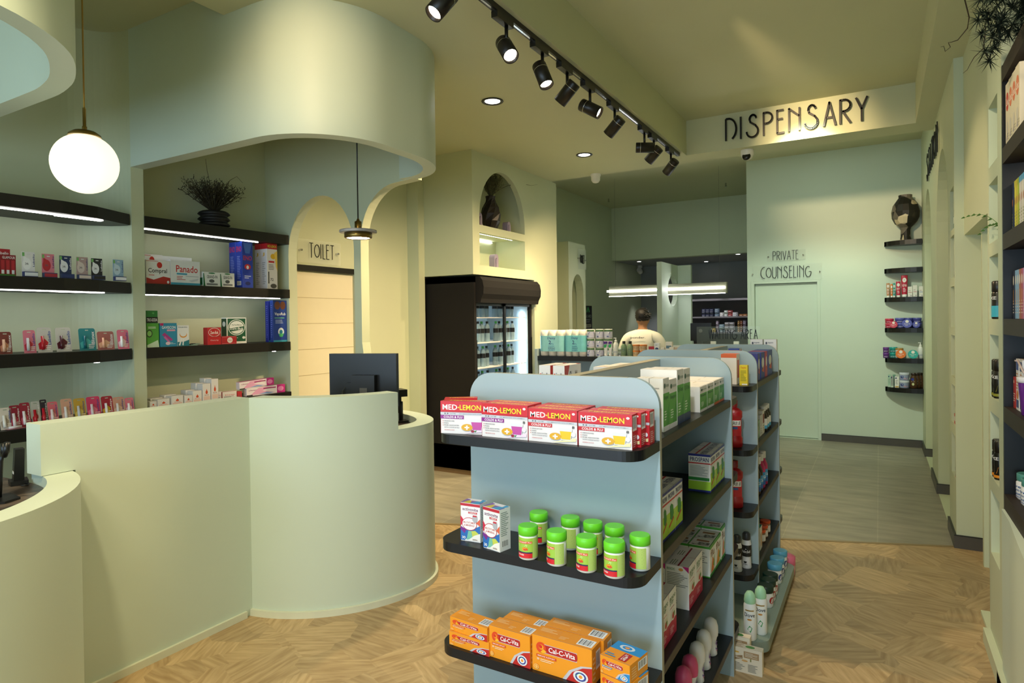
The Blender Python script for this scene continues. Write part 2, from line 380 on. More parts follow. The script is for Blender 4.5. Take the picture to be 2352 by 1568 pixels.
can = [(-4.2, 2.31), (-2.95, 2.31)]+arc(-2.95, 2.83, .50, .52, -90, 0, 16)[1:]+[(-2.45, 3.1)]+arc(-2.9, 3.1, .45, .5, 0, 90, 14)[1:]+[(-2.95, 3.6)]
struct(smooth_weld(band(can, .085, 2.62, 3.52, PAINT2).build('wall_left')))
can2 = [(-2.40, -.4), (-2.37, .1), (-2.36, .5), (-2.365, .8), (-2.405, .94), (-2.45, 1.04), (-2.52, 1.145), (-2.61, 1.235), (-2.70, 1.295), (-2.80, 1.345), (-2.90, 1.385), (-3.0, 1.41), (-3.12, 1.428), (-3.26, 1.43), (-3.4, 1.43), (-3.7, 1.43), (-4.2, 1.43)]
n2_ = len(can2)-1
can2 = [tuple((Vector(can2[max(i-1, 0)])*-.0625+Vector(can2[i])*.5625+Vector(can2[min(i+1, n2_)])*.5625-Vector(can2[min(i+2, n2_)])*.0625)) if h and i < n2_-2 else (can2[i] if not h else tuple((Vector(can2[i])+Vector(can2[i+1]))/2)) for i in range(n2_) for h in (0, 1)]+[can2[n2_]]
struct(smooth_weld(band(can2, .085, 2.62, 3.52, PAINT2).build('wall_left')))
# toilet passage wall with its door, box over the fridge with two niches
struct(weld(plate([[(3.64, 0), (5.45, 0), (5.45, ZL), (3.64, ZL)], [(3.72, .0015), (3.72, 2.06), (4.50, 2.06), (4.50, .0015)]], .1, PAINT, frame=FX(-4.35)).build('wall_left')))
mb = MB(); DW = mat('#e3dcc0', .5, vary=.02)
mb.box(-4.40, -4.365, 3.725, 4.495, .01, 2.055, DW)
for k in range(1, 9): mb.box(-4.366, -4.3635, 3.725, 4.495, .228*k, .228*k+.004, mat('#b9ae8c', .6))
struct(mb.build('door_2'))
mb = MB(); mb.box(-4.35, -4.335, 3.66, 4.56, 2.06, 2.11, BLACKW); mb.box(-4.35, -4.335, 4.50, 4.56, 0, 2.06, BLACKW); mb.box(-4.35, -4.335, 3.66, 3.72, 0, 2.06, BLACKW)
struct(mb.build('trim_4'))
n1 = [(5.53, 2.6), (6.5, 2.6)]+arc(6.015, 2.68, .485, .545, 0, 180, 24)
n2 = [(5.53, 2.18), (6.5, 2.18), (6.5, 2.52), (5.53, 2.52)]
struct(weld(plate([[(5.40, 2.08), (6.72, 2.08), (6.72, 0), (7.35, 0), (7.35, ZL), (5.40, ZL)], n1, n2], .06, PAINT, frame=FX(-3.58)).build('wall_left')))
struct(MB().box(-4.35, -3.64, 5.40, 5.46, 2.08, ZL, PAINT).build('wall_left'))
mb = MB(); mb.box(-4.04, -3.98, 5.46, 6.72, 2.08, ZL, PAINT); mb.box(-3.98, -3.64, 5.46, 6.72, 2.08, 2.14, PAINT)
mb.box(-3.98, -3.64, 5.49, 6.54, 2.54, 2.585, PAINT); mb.box(-3.98, -3.64, 5.46, 5.53, 2.14, ZL, PAINT); mb.box(-3.98, -3.64, 6.5, 6.56, 2.14, ZL, PAINT)
struct(mb.build('wall_left'))
struct(MB().box(-3.985, -3.975+.01, 5.6, 6.4, 2.519, 2.528, led(5)).box(-3.66, -3.65, 5.54, 6.33, 2.522, 2.532, led(7)).build('trim_5'))
struct(MB().box(-4.35, -4.2, 5.3, 5.40, 0, ZL, PAINT).box(-4.6, -4.45, 3.64, 7.35, 0, ZL, PAINT).box(-4.45, -3.645, 6.74, 6.8, 0, ZL, PAINT).box(-4.45, -3.64, 7.29, 7.35, 0, ZH, PAINT).build('wall_left'))
# arched block beyond the fridge
struct(weld(plate([[(8.39, 0), (9.0, 0), (9.0, 2.74), (8.39, 2.74)], archtop(8.5, 8.92, 2.28, .002, .32)], .12, PAINT, frame=FX(-3.9)).build('wall_left')))
struct(MB().box(-4.43, -4.02, 8.39, 8.45, 0, 2.74, PAINT).box(-4.43, -4.3, 8.45, 9.0, 0, 2.74, PAINT).box(-4.43, -4.02, 8.45, 9.0, 2.70, 2.74, PAINT).box(-4.43, -4.02, 8.94, 9.0, 0, 2.7, PAINT).build('wall_left'))
# shopfront behind the camera
struct(weld(plate([[(-6, 0), (2.6, 0), (2.6, ZH), (-6, ZH)], [(-4.2, .4), (.9, .4), (.9, 3.0), (-4.2, 3.0)]], .1, PAINT, frame=FY(-3.05)).build('wall_front')))
GL = mat('#f4fbff', .02, vary=0, trans=1)
mb = MB()
for x in (-4.2, -2.52, -.84, .86): mb.box(x, x+.04, -3.03, -2.99, .4, 3.0, BLK)
struct(mb.build('window_1'))
struct(MB().box(-4.2, .9, -3.015, -3.005, .4, 3.0, GL).build('window_1'))
struct(MB().box(-6.1, -6, -4, 14, 0, ZH, PAINT).build('wall_left'))
# service partition wall between the two stations and curved skirtings
Zt, Zl = 1.195, .98
part = MB().box(-3.12, -3.0, 1.41, 2.285, 0, Zt, PAINT2).box(-3.12, -3.0, 1.28, 1.41, .982, Zt, PAINT2)
pw = struct(part.build('wall_counter'))
struct(MB().box(-3.0, -2.985, 1.43, 2.24, 0, .035, mat('#d9dcc4', .4)).build('baseboard_counter'))
# ---------------- checkout counters ----------------
def counter(cy, sgn, label, name, tall):
    root = empty(name, (-3.13, cy, 0), 0, label, 'counter', 'curved checkout counters')
    def pt(r, a): return (r*math.cos(R(a)), sgn*(r if a < 0 or sgn < 0 else r-.28)*math.sin(R(a)))
    ro, ri = .75, .64
    def ring(a0, a1, ro_, ri_, n=40):
        A = [pt(ro_, a0+(a1-a0)*i/n) for i in range(n+1)]; B = [pt(ri_, a0+(a1-a0)*i/n) for i in range(n+1)]
        return A+B[::-1]
    m = PAINT2
    body = MB(); body.prism(ring(-80 if tall else -90, 84, ro, ri), 0, Zl, m, True); smooth_weld(body.build('body', root))
    if tall:
        sc = MB(); sc.prism(ring(-80, -15, ro, ri, 24), Zl, Zt, m, True); smooth_weld(sc.build('screen', root))
    top = MB(); top.prism([pt(ri-.001, -90+174*i/30) for i in range(31)]+[(-.5, sgn*.36), (-.5, -sgn*.62)], .90, .935, GRANITE); top.build('worktop', root)
    sk = MB(); sk.prism(ring(-80 if tall else -60, 84, ro+.018, ro+.0005), 0, .035, mat('#d9dcc4', .4), True); smooth_weld(sk.build('skirting', root))
    return root
counter(3.02, 1, 'pale green half-round checkout counter with raised screen and a dark monitor on it', 'checkout_counter', True)
counter(.66, -1, 'low pale green curved counter with dark granite top at the left edge', 'checkout_counter', False)
# ---------------- wall shelves ----------------
def shelf_board(name, label, outline, z0, z1, strip=None, group=None, m=BLACKW):
    cx = sum(p[0] for p in outline)/len(outline); cy = sum(p[1] for p in outline)/len(outline)
    o = MB().prism([(x-cx, y-cy) for x, y in outline], z0-z1, 0, m).build(name, None, (cx, cy, z1))
    tag(o, label, 'shelf', group)
    if strip:
        mb = MB()
        for (x0, y0), (x1, y1) in zip(strip, strip[1:]):
            mb.box(min(x0, x1)-cx-.004, max(x0, x1)-cx+.004, y0-cy, y1-cy, z0-z1-.006, z0-z1-.0005, led(9))
        mb.build('led_strip', o)
    return o
lv = ['top', 'second highest', 'third highest', 'lowest']
ZS = [2.315, 1.875, 1.452, 1.045]
for i, z in enumerate(ZS):
    s = [(-4.2, 2.395), (-4.2, 3.3 if i < 2 else 3.45)] if i < 3 else None
    if i == 1: s = [(-4.2, 2.395), (-4.2, 3.5)]
    if i == 2: s = [(-4.2, 3.42), (-4.2, 3.45)]
    shelf_board('wall_shelf', ['black wall shelf carrying the dark dried plant under the canopy', 'black wall shelf with painkiller cartons and tall sachet boxes', 'black wall shelf with antacid, balm tins and vapour rub', 'black wall shelf just above the counter with white oil boxes'][i],
                [(-4.43, 2.391), (-4.15, 2.391), (-4.15, 3.559), (-4.43, 3.559)], z-(.07 if i else .075), z, s, 'black shelves in the bay under the canopy')
    out = [(-4.43, 1.0), (-4.03, 1.0), (-4.03, 1.6), (-4.02, 1.85), (-4.05, 2.05), (-4.165, 2.30), (-4.2, 2.305), (-4.3, 2.26), (-4.4, 2.15), (-4.43, 2.02)]
    s = [(-4.09, 1.0), (-4.09, 1.85), (-4.12, 2.1)] if i < 2 else ([(-4.12, 2.05), (-4.12, 2.08)] if i == 2 else None)
    shelf_board('wall_shelf', ['black curved wall shelf left of the pillar, empty, behind the globe lamp', 'black curved wall shelf with the upper row of lip balm cards', 'black curved wall shelf with the middle row of lip balm packs', 'black curved wall shelf with pink and beige lip balm blisters'][i],
                out, z-.07, z, s, 'black curved shelves left of the pillar')
ZC = [2.50, 2.17, 1.82, 1.45, 1.085, .73]
for i, z in enumerate(ZC):
    out = [(.445, 9.055), (.445, 8.86)]+arc(.445, 9.055, .385, .2, -90, -180, 10)[1:-1]+[(.06, 9.0), (.06, 9.055)]
    shelf_board('corner_shelf', 'black rounded corner shelf '+['carrying the patterned vase', 'empty, second from the top', 'with the red body wash tubes', 'with stacked blue body butter tubs', 'with orange and teal tubs', 'lowest of the corner shelves, with brown lotion bottles'][i], out, z-.055, z, None, 'black corner shelves by the private door', m=BLK)
# ---------------- track and spot heads ----------------
TX = -1.83
rail = MB().box(TX-.018, TX+.018, 1.6, 6.72, ZL-.032, ZL, BLK).box(TX-.006, TX+.006, 1.6, 6.72, ZL-.033, ZL-.031, CHROME).build('track_rail', None, (0, 0, 0))
tag(rail, 'long black ceiling track that carries the row of spot heads', 'track rail')
def spot_head(y, dr, label, energy, on, size=R(50), blend=.5):
    e = empty('track_spotlight', (TX, y, ZL-.034), 0, label, 'spotlight', 'black spotlights on the ceiling track')
    MB().box(-.02, .02, -.13, .05, -.036, 0, BLK).build('adapter', e)
    MB().tube([(0, 0, -.034), (0, 0, -.13)], .011, BLK, 8).build('stem', e)
    d = Vector(dr).normalized(); q = d.to_track_quat('-Z', 'Y')
    hb = MB(); hb.lathe([(.010, .078), (.044, .078), (.046, .07), (.046, -.085), (.040, -.085), (.038, -.06), (.01, -.06)], mat('#17120f', .35), 28)
    h = hb.build('head', e, (0, 0, -.165)); h.rotation_mode = 'QUATERNION'; h.rotation_quaternion = q
    MB().lathe([(.0463, .035), (.0468, .036), (.0468, .0375), (.0463, .0385)], CHROME, 28).build('ring', h)
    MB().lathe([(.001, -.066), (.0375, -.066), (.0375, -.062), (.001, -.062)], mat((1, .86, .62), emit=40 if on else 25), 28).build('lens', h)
    L = bpy.data.lights.new('spot_beam', 'SPOT'); L.energy = energy; L.color = WARM; L.spot_size = size; L.spot_blend = blend; L.shadow_soft_size = .03
    o = bpy.data.objects.new('spot_beam', L); col.objects.link(o); o.parent = h; o.location = (0, 0, -.09)
spots = [(2.525, (-.25, -.55, -.75), 'spotlight head cut by the top edge of the photo, nearest to the camera', 60, True),
 (3.137, (.55, -.38, -.75), 'brightest glowing spotlight head facing the camera below the track', 60, True),
 (3.584, (.40, -.14, -.9), 'glowing spotlight head tilted down, between the brightest one and a dark one', 60, True),
 (3.952, (-.72, .02, -.68), 'dark spotlight head turned away, right beside the fourth lit one', 120, False),
 (4.345, (.84, .10, -.5), 'lit spotlight head pointing right, in the middle of the track', 60, True),
 (4.849, (-.75, .12, -.66), 'dark spotlight head alone in the middle of the far half of the track', 120, False),
 (5.595, (.93, .36, -.05), 'dark spotlight head lying level, aimed at the big black sign', 1.6, False),
 (5.874, (-.75, .15, -.66), 'second last dark spotlight head on the track, tilted down left', 85, False),
 (6.438, (-.70, .35, -.62), 'last dark spotlight head at the far end of the track', 120, False)]
for y, dr, lb, en, on in spots: spot_head(y, dr, lb, en, on, R(50) if on or en < 50 else R(74), .5 if on else 1)
# canopy spot of the track out of view; the rest are added fill spots
for nm, p, a, en, c, sz in (('spot_canopy', (-1.88, 1.3, 3.2), (-2.62, 2.4, 2.95), 42, WARM, 46), ('fill_counter', (-1.88, .4, 3.2), (-3.0, 1.7, .8), 95, (1, .82, .5), 70),
        ('fill_gondola', (-.3, .2, 3.25), (-.8, 2.2, .9), 88, (.93, .97, 1), 70), ('fill_right', (-.4, 2.2, 3.3), (.5, 4.2, 1.2), 60, (1, .86, .62), 75), ('fill_arch', (-.8, 5.6, 3.6), (.45, 7.4, 2.0), 34, WARM, 70), ('fill_sign', (-.9, 4.5, 3.62), (-.55, 6.84, 3.36), 230, WARM, 30), ('fill_toilet', (-3.3, 4.4, 3.3), (-4.35, 4.1, 1.3), 15, WARM, 90), ('fill_private', (-.6, 6.2, 3.6), (-.7, 9.08, 1.2), 170, (.88, 1, .78), 60)):
    light('SPOT', nm, p, en, c, aim=a, spot_size=R(sz), spot_blend=1, shadow_soft_size=.08)
# ---------------- recessed downlights, detectors, cameras ----------------
def downlight(x, y, label):
    e = empty('ceiling_downlight', (x, y, ZL), 0, label, 'downlight', 'round downlights in the lowered ceiling')
    MB().lathe([(.085, 0), (.088, -.004), (.085, -.008), (.068, -.008), (.062, .0)], BLK, 32).build('trim_ring', e)
    MB().lathe([(.001, -.003), (.060, -.003), (.060, -.0015), (.001, -.0015)], mat((1, .97, .9), emit=16), 32).build('diffuser', e)
    light('SPOT', 'downlight_beam', (x, y, ZL-.02), 170, (1, .80, .48), aim=(x, y, 0), spot_size=R(100), spot_blend=.8, shadow_soft_size=.06)
downlight(*(-2.654, 4.314), 'round black-rimmed downlight in the ceiling nearer the camera')
downlight(*(-2.696, 6.227), 'smaller-looking round downlight further back, above the shelf box')
for i, p in enumerate([(-4.036, 11.932), (-2.951, 12.781), (-2.142, 11.659)]):
    e = empty('ceiling_downlight', (p[0], p[1], 2.72), 0, ['leftmost', 'middle', 'rightmost'][i]+' tiny white downlight in the grey ceiling of the dispensary', 'downlight', 'small downlights in the dispensary ceiling')
    MB().lathe([(.05, 0), (.05, -.006), (.035, -.006)], mat('#e8e8e8', .4), 20).build('trim_ring', e)
    MB().lathe([(.001, -.007), (.034, -.007), (.034, -.0065), (.001, -.0065)], led(12), 20).build('diffuser', e)
for x, en in ((-4.0, 30), (-3.45, 30), (-2.9, 26), (-2.3, 26)):
    light('SPOT', 'store_downlight', (x, 12.55, 2.7), en, (.95, .95, 1), aim=(x, 12.85, 0), spot_size=R(56), spot_blend=.5, shadow_soft_size=.03)
WH = mat('#e6e2d8', .35)
px_, py_, _z = (-2.946, 7.139, 3.35)
o = MB().lathe([(.062, 0), (.062, -.02), (.055, -.03), (.052, -.075), (.035, -.1), (.01, -.108)], WH, 28).build('smoke_detector', None, (px_, py_, ZL)); tag(o, 'white smoke detector on the lowered ceiling beside the last downlight', 'smoke detector')
px_, py_, _z = (-1.184, 7.0, 3.35)
e = empty('dome_camera', (px_, 7.0, ZL), 0, 'white dome security camera under the beam with the big black sign', 'security camera')
MB().lathe([(.065, 0), (.065, -.05), (.058, -.062), (.045, -.09), (.01, -.105)], WH, 28).build('housing', e)
MB().lathe([(.042, 0), (.040, .014), (.01, .02)], BLK, 24).build('lens', e, (.0, -.045, -.075), rot=(R(75), 0, 0))
px_, py_, _z = (-4.351, 13.0, 2.698)
e = empty('bullet_camera', (px_, 12.9, 2.72), 0, 'small white security camera in the dispensary corner', 'security camera')
MB().lathe([(.05, 0), (.05, -.05)], WH, 16).build('mount', e)
MB().lathe([(.05, 0), (.055, .06), (.05, .1)], WH, 16).build('housing', e, (.02, -.02, -.14), rot=(R(60), 0, 0))
for i, p in enumerate(((-2.073, 10.341, 3.72), (-4.1, 10.518, 3.72))):
    o = MB().lathe([(.012, 0), (.012, -.05), (.02, -.055), (.02, -.06)], CHROME, 10).build('sprinkler', None, (p[0], p[1], ZH)); tag(o, ['small sprinkler head on the far ceiling, right one', 'small sprinkler head on the far ceiling, left one'][i], 'sprinkler')
# ---------------- pendants ----------------
gx, gy, gz = -3.13, 1.535, 2.34
e = empty('globe_pendant', (gx, gy, gz), 0, 'glowing round globe pendant lamp hanging on a gold cord', 'pendant lamp')
r = .134
MB().lathe([(r*math.sin(math.pi*i/24)+.0005, -r*math.cos(math.pi*i/24)) for i in range(25)], mat((1, .90, .62), emit=.8), 48).build('globe', e)
MB().lathe([(.066, r-.012), (.064, r-.002), (.045, r+.012), (.012, r+.017)], BRASS, 32).build('cap', e)
MB().lathe([(.010, r+.012), (.010, r+.035), (.007, r+.037), (.007, r+.12)], BRASS, 16).build('stem', e)
MB().tube([(0, 0, r+.11), (0, 0, 3.5-gz)], .0035, mat('#9a7a2a', .5), 6).build('cord', e)
px_, py_, pz_ = -2.84, 2.98, 2.17
e = empty('disc_pendant', (px_, py_, pz_), 0, 'brass pendant lamp with a white marble disc under the canopy', 'pendant lamp')
MB().lathe([(.03, -.004), (.115, -.004), (.1165, 0), (.115, .011), (.03, .011)], mat_stone('#8d8d8f', '#c9c9cb', 6), 40).build('marble_disc', e)
MB().lathe([(.078, -.004), (.086, -.004), (.086, -.034), (.080, -.040), (.073, -.040), (.073, -.034)], BRASS, 40).build('ring', e)
MB().lathe([(.001, -.036), (.072, -.036), (.072, -.032), (.001, -.032)], mat((1, .93, .78), emit=26), 32).build('diffuser', e)
MB().lathe([(.021, .011), (.022, .066), (.012, .07), (.006, .085)], BRASS, 24).build('socket', e)
MB().tube([(0, 0, .08), (0, 0, ZL-pz_)], .004, BLK, 6).build('cord', e)
# linear pendant in the dispensary
p0, p1 = (-3.571, 9.1, 2.032), (-1.82, 9.1, 2.068)
e = empty('linear_pendant', ((p0[0]+p1[0])/2, 9.1, 2.02), 0, 'long grey linear pendant with two white light strips over the dispensary', 'pendant lamp')
hw = (p1[0]-p0[0])/2
MB().box(-hw+.03, hw, -.045, .045, -.075, .075, mat('#8b8a74', .45)).build('body', e)
MB().box(-hw, hw-.02, -.054, -.045, -.012, .016, led(16, (1, 1, 1))).box(-hw+.03, hw-.02, -.05, -.03, -.08, -.0755, led(16, (1, 1, 1))).build('light_strip', e)
mb = MB()
for x in (-hw+.12, hw-.1): mb.tube([(x, 0, .075), (x, 0, ZH-2.02)], .0012, mat('#6a6a60', .6), 5)
mb.build('wire', e)
# ---------------- lettering ----------------
A = lambda *a: arc(*a)
G = {'D': (.52, [[(0, 0), (0, 1)], [(0, 1), (.12, 1)]+A(.12, .5, .38, .5, 90, -62, 14)]), 'I': (.08, [[(0, 0), (0, 1)]]),
 'S': (.6, [A(.3, .80, .16, .2, 10, 180, 10)+[(.18, .68), (.42, .52)]+A(.27, .27, .27, .27, 50, -180, 16)]),
 'P': (.42, [[(0, 0), (0, 1), (.14, 1)]+A(.14, .76, .26, .24, 90, -90, 12)+[(.02, .52)]]),
 'E': (.34, [[(.3, 1), (0, 1), (0, 0), (.33, 0)], [(0, .62), (.26, .62)]]), 'N': (.5, [[(0, 0), (0, 1), (.46, .62)], [(.46, 0), (.46, 1)]]),
 'A': (.5, [[(0, 0), (.25, 1), (.5, 0)], [(.1, .35), (.38, .35)]]), 'R': (.45, [[(0, 0), (0, 1), (.16, 1)]+A(.16, .76, .26, .24, 90, -90, 12)+[(.1, .52), (.42, 0)]]),
 'Y': (.46, [[(0, 1), (.23, .5), (.23, 0)], [(.46, 1), (.23, .5)]]), 'T': (.44, [[(0, 1), (.44, 1)], [(.22, 1), (.22, 0)]]),
 'O': (.62, [A(.31, .5, .31, .42, 0, 360, 28)]), 'L': (.3, [[(0, 1), (0, 0), (.3, 0)]]), 'V': (.46, [[(0, 1), (.23, 0), (.46, 1)]]),
 'C': (.5, [A(.42, .5, .42, .5, 80, 280, 18)]), 'U': (.46, [[(0, 1), (0, .25)]+A(.22, .25, .22, .25, 180, 360, 12)+[(.44, 1)]]),
 'G': (.62, [A(.34, .45, .34, .45, 60, 350, 20)+[(.66, .45), (.4, .45)]]), 'W': (.7, [[(0, 1), (.16, 0), (.36, 1), (.54, 0), (.7, 1)]]), ' ': (.25, []), 'H': (.44, [[(0, 0), (0, 1)], [(.44, 0), (.44, 1)], [(0, .5), (.44, .5)]])}
def stroke(mb, pts, t, F, th, m):
    n = len(pts)
    for i in range(n-1):
        a, b = Vector(pts[i]), Vector(pts[i+1]); d = (b-a)
        if d.length < 1e-6: continue
        d.normalize(); nn = Vector((-d.y, d.x))*t/2; ex = d*t*.3 if 0 < i < n-1 else d*t*.0
        q = [a-nn-ex, b-nn+(d*t*.2 if i < n-2 else d*0), b+nn+(d*t*.2 if i < n-2 else d*0), a+nn-ex]
        vs = [F(p.x, p.y, 0) for p in q]+[F(p.x, p.y, th) for p in q]
        mb.add(vs, [(0, 1, 2, 3), (4, 5, 6, 7), (0, 1, 5, 4), (1, 2, 6, 5), (2, 3, 7, 6), (3, 0, 4, 7)], m)
def letters(mb, text, x0, x1, z0, h, F, th=.012, t=.075, m=None, gap=.2):
    tot = sum(G[c][0]+gap for c in text)-gap; k = (x1-x0)/tot; x = x0
    for c in text:
        wd, st = G[c]
        for pl in st: stroke(mb, [(x+px*k, z0+pz*h) for px, pz in pl], t*h, F, th, m or BLK)
        x += (wd+gap)*k
p0, p1 = (-1.363, 6.82, 3.448), (-0.082, 6.82, 3.624)
xs0, xs1 = p0[0], p1[0]
tot = 'DISPENSARY'
mbx = MB(); letters(mbx, tot, xs0, xs1, 3.434, 0.2250000000000001, lambda u, v, e: (u, 6.845-e, v), .02, .078)
tag(mbx.build('sign_lettering'), 'big black raised letters spelling DISPENSARY on the beam', 'sign')
mbx = MB(); y0, y1 = 7.854, 6.475
letters(mbx, 'STATION', -y0, -y1, 2.981, .26, lambda u, v, e: (.4495-.008-e, -u, v), .008, .075)
tag(mbx.build('sign_lettering'), 'black raised letters on the right wall over the far arch, seen edge on', 'sign')
ACR = mat('#e8efe6', .05, vary=0, trans=.0, alpha=.13)
def studs(e, pts, F):
    for (u, v) in pts:
        p = F(u, v, 0); q = F(u, v, .034)
        MB().tube([p, q], .009, CHROME, 14).build('stud', e)
def sign(label, u0, u1, v0, v1, F, rows, st, cat='sign', t=.055):
    e = empty('acrylic_sign', (0, 0, 0), 0, label, cat)
    mb = MB(); vs = [F(a, b, c) for c in (.022, .027) for a, b in ((u0, v0), (u1, v0), (u1, v1), (u0, v1))]
    mb.add(vs, [(0, 1, 2, 3), (4, 5, 6, 7), (0, 1, 5, 4), (1, 2, 6, 5), (2, 3, 7, 6), (3, 0, 4, 7)], ACR); mb.build('clear_panel', e)
    ml = MB()
    for (txt, a, b, c, h) in rows: letters(ml, txt, a, b, c, h, lambda u, v, q: F(u, v, .0275+q), .003, t, gap=.16)
    ml.build('lettering', e); studs(e, st, F); return e
FT = lambda u, v, e: (-4.349+e, u, v)
def yy(px, py): return X(px, py, -4.3)
sign('clear acrylic plate on two studs lettered TOILET above the cream door', 3.799, 4.302, 2.13, 2.335, FT,
     [('TOILET', 3.927, 4.215, 2.176, 0.129)], [(3.84, 2.237), (4.269, 2.236)])
FP = lambda u, v, e: (u, 9.079-e, v)
q = [(-1.292, 9.06, 2.347), (-0.824, 9.06, 2.479), (-1.216, 9.06, 2.355), (-0.907, 9.06, 2.462), (-1.275, 9.06, 2.405), (-0.85, 9.06, 2.407), (-1.471, 9.06, 2.064), (-0.636, 9.06, 2.298), (-1.371, 9.06, 2.118), (-0.764, 9.06, 2.249), (-1.476, 9.06, 2.182), (-0.657, 9.06, 2.182)]
sign('small clear plate lettered PRIVATE, above the larger one over the pale door', q[0][0], q[1][0], q[0][2], q[1][2], FP, [('PRIVATE', q[2][0], q[3][0], q[2][2]+.0, q[3][2]-q[2][2]+.01)], [(q[4][0], q[4][2]), (q[5][0], q[5][2])])
sign('wide clear plate lettered COUNSELING right above the pale door', q[6][0], q[7][0], q[6][2]+.02, q[7][2], FP, [('COUNSELING', q[8][0], q[9][0], q[8][2]+.0, .15)], [(q[10][0], q[10][2]), (q[11][0], q[11][2])])
FB = lambda u, v, e: (-3.899+e, u, v)
sign('small clear sign on studs on the green arched block', 8.68, 8.97, 2.36, 2.66, FB, [('TOILET', 8.74, 8.9, 2.45, .12)], [(8.71, 2.52), (8.95, 2.5)], t=.12)
# notice board by the dispensary
y0, y1, z1 = 10.098, 10.462, 1.842
mb = MB().box(-4.43, -4.418, y0, y1, z1-.75, z1, BLK)
class GN:
    seg = 1
    def __call__(s, u, v, e): return (-4.418+e*4, y0+(y1-y0)*u, z1-.75+.75*v)
decals(mb, GN(), [('p', [(.3, .86), (.48, .97), (.56, .97), (.74, .86), (.6, .84), (.52, .92), (.42, .84)], '#4fa35e'), ('t', .1, .72, .9, .79, '#9aa39a', 'BAKU-MED'), ('t', .2, .66, .8, .69, '#b8b8b8', 'PHARMACIST'), ('t', .3, .61, .7, .64, '#b8b8b8', 'ON DUTY'), ('r', .15, .49, .85, .57, '#b5b09c'), ('t', .25, .51, .75, .55, '#2b2b2b', 'K. AWAREY'), ('r', .15, .3, .85, .46, '#c3bfae')])
tag(mb.build('notice_board'), 'tall black notice board with a green leaf emblem on the dispensary wall', 'sign')
# ---------------- dispensary partition ----------------
e = empty('partition_screen', (-2.66, 9.2, 0), 0, 'pale green partition with a round hole that the linear lamp passes through', 'partition')
hole = arc(9.14-9.2, 2.0, .25, .22, 0, 360, 30)[:-1]
weld(plate([[(-.6, 0), (.28, 0), (.28, 2.385), (-.6, 2.385)], hole], .07, PAINT2, frame=lambda u, v, w_: (.0+w_, u, v)).build('wing_panel', e))
pts = [(.07, 0), (.42, 0), (.36, .5), (.30, 1.0), (.265, 1.35), (.262, 2.385), (.07, 2.385)]
weld(plate([pts], .07, PAINT2, frame=lambda u, v, w_: (u, .21+w_, v)).build('return_panel', e))
# store shelving at the back
xa, xb = -3.269, -2.194
GS = mat('#8a8588', .5)
e = empty('store_shelving', ((xa+xb)/2, 12.85, 0), 0, 'grey metal shelving full of medicine boxes at the back of the dispensary', 'shelving unit')
hw = (xb-xa)/2+.12; zsh = [1.633, 1.323, 0.996]
MB().box(-hw, -hw+.03, 0, .33, 0, 1.98, GS).box(hw-.08, hw, 0, .33, 0, 1.98, GS).box(-hw, hw, 0, .33, 1.94, 1.98, GS).box(-hw, hw, .32, .33, 0, 1.98, mat('#5e585a', .6)).build('frame', e)
for z in zsh: MB().box(-hw+.03, hw-.08, 0, .32, z-.035, z-.005, GS).build('shelf', e)
STK = [(1612, 1640, 3, 4, '#23264f', 0), (1642, 1652, 1, 4, '#7f93ab', 0), (1654, 1662, 1, 2, '#d9d3cf', 0), (1664, 1672, 1, 3, '#cfd6cd', 0), (1673, 1682, 1, 3, '#b04a48', 0), (1683, 1694, 1, 2, '#d5d2d6', 0), (1698, 1716, 2, 1, '#c67b3a', 0),
       (1597, 1606, 1, 2, '#e8e6e2', 1), (1607, 1636, 5, 1, '#d8d2d6', 1), (1637, 1643, 1, 2, '#d8b93a', 1), (1645, 1651, 1, 6, '#b7a3b4', 1), (1652, 1664, 1, 4, '#9ab4bf', 1), (1665, 1687, 2, 5, '#c3bdc0', 1), (1694, 1699, 1, 6, '#b8863c', 1), (1700, 1705, 1, 6, '#a55a33', 1), (1706, 1713, 1, 6, '#a591ae', 1)]
cn = {'#23264f': 'navy', '#7f93ab': 'slate blue', '#d9d3cf': 'off-white', '#cfd6cd': 'pale green', '#b04a48': 'red', '#d5d2d6': 'light grey', '#c67b3a': 'orange', '#e8e6e2': 'white', '#d8d2d6': 'white', '#d8b93a': 'yellow', '#b7a3b4': 'mauve', '#9ab4bf': 'pale blue', '#c3bdc0': 'grey', '#b8863c': 'ochre', '#a55a33': 'rust', '#a591ae': 'lilac'}
kx = (xb-xa)/(1717-1588)
for (a, b, nx, nz, c, s) in STK:
    wv = (b-a)*kx/nx; hh = .038
    for i in range(nx):
        for j in range(nz):
            x = xa+(a-1588)*kx+wv*(i+.5)
            rowp = ['', 'left column, ', 'right column, '][0] if nx == 1 else (['left', 'middle', 'right'][i]+' column, ' if nx == 3 else (['left', 'right'][i]+' column, ' if nx == 2 else '%s column from left, ' % ORD[i]))
            carton('medicine_box', '%s store box, %s%s from the bottom of its stack, %s shelf' % (cn[c], rowp, ORD[j], ['upper', 'lower'][s]), 'medicine box', 'medicine boxes on the dispensary shelving', (x, 12.86+.01*(j % 2), zsh[s]-.0045+j*(hh+.0005)), 0, (wv*.94, .12, hh if nz > 1 or s == 0 else .07), c, {'F': [('r', .1, .3, .7, .5, '#f0f0f0'), ('r', .78, .2, .92, .8, '#555a66')]}, key='med'+c)
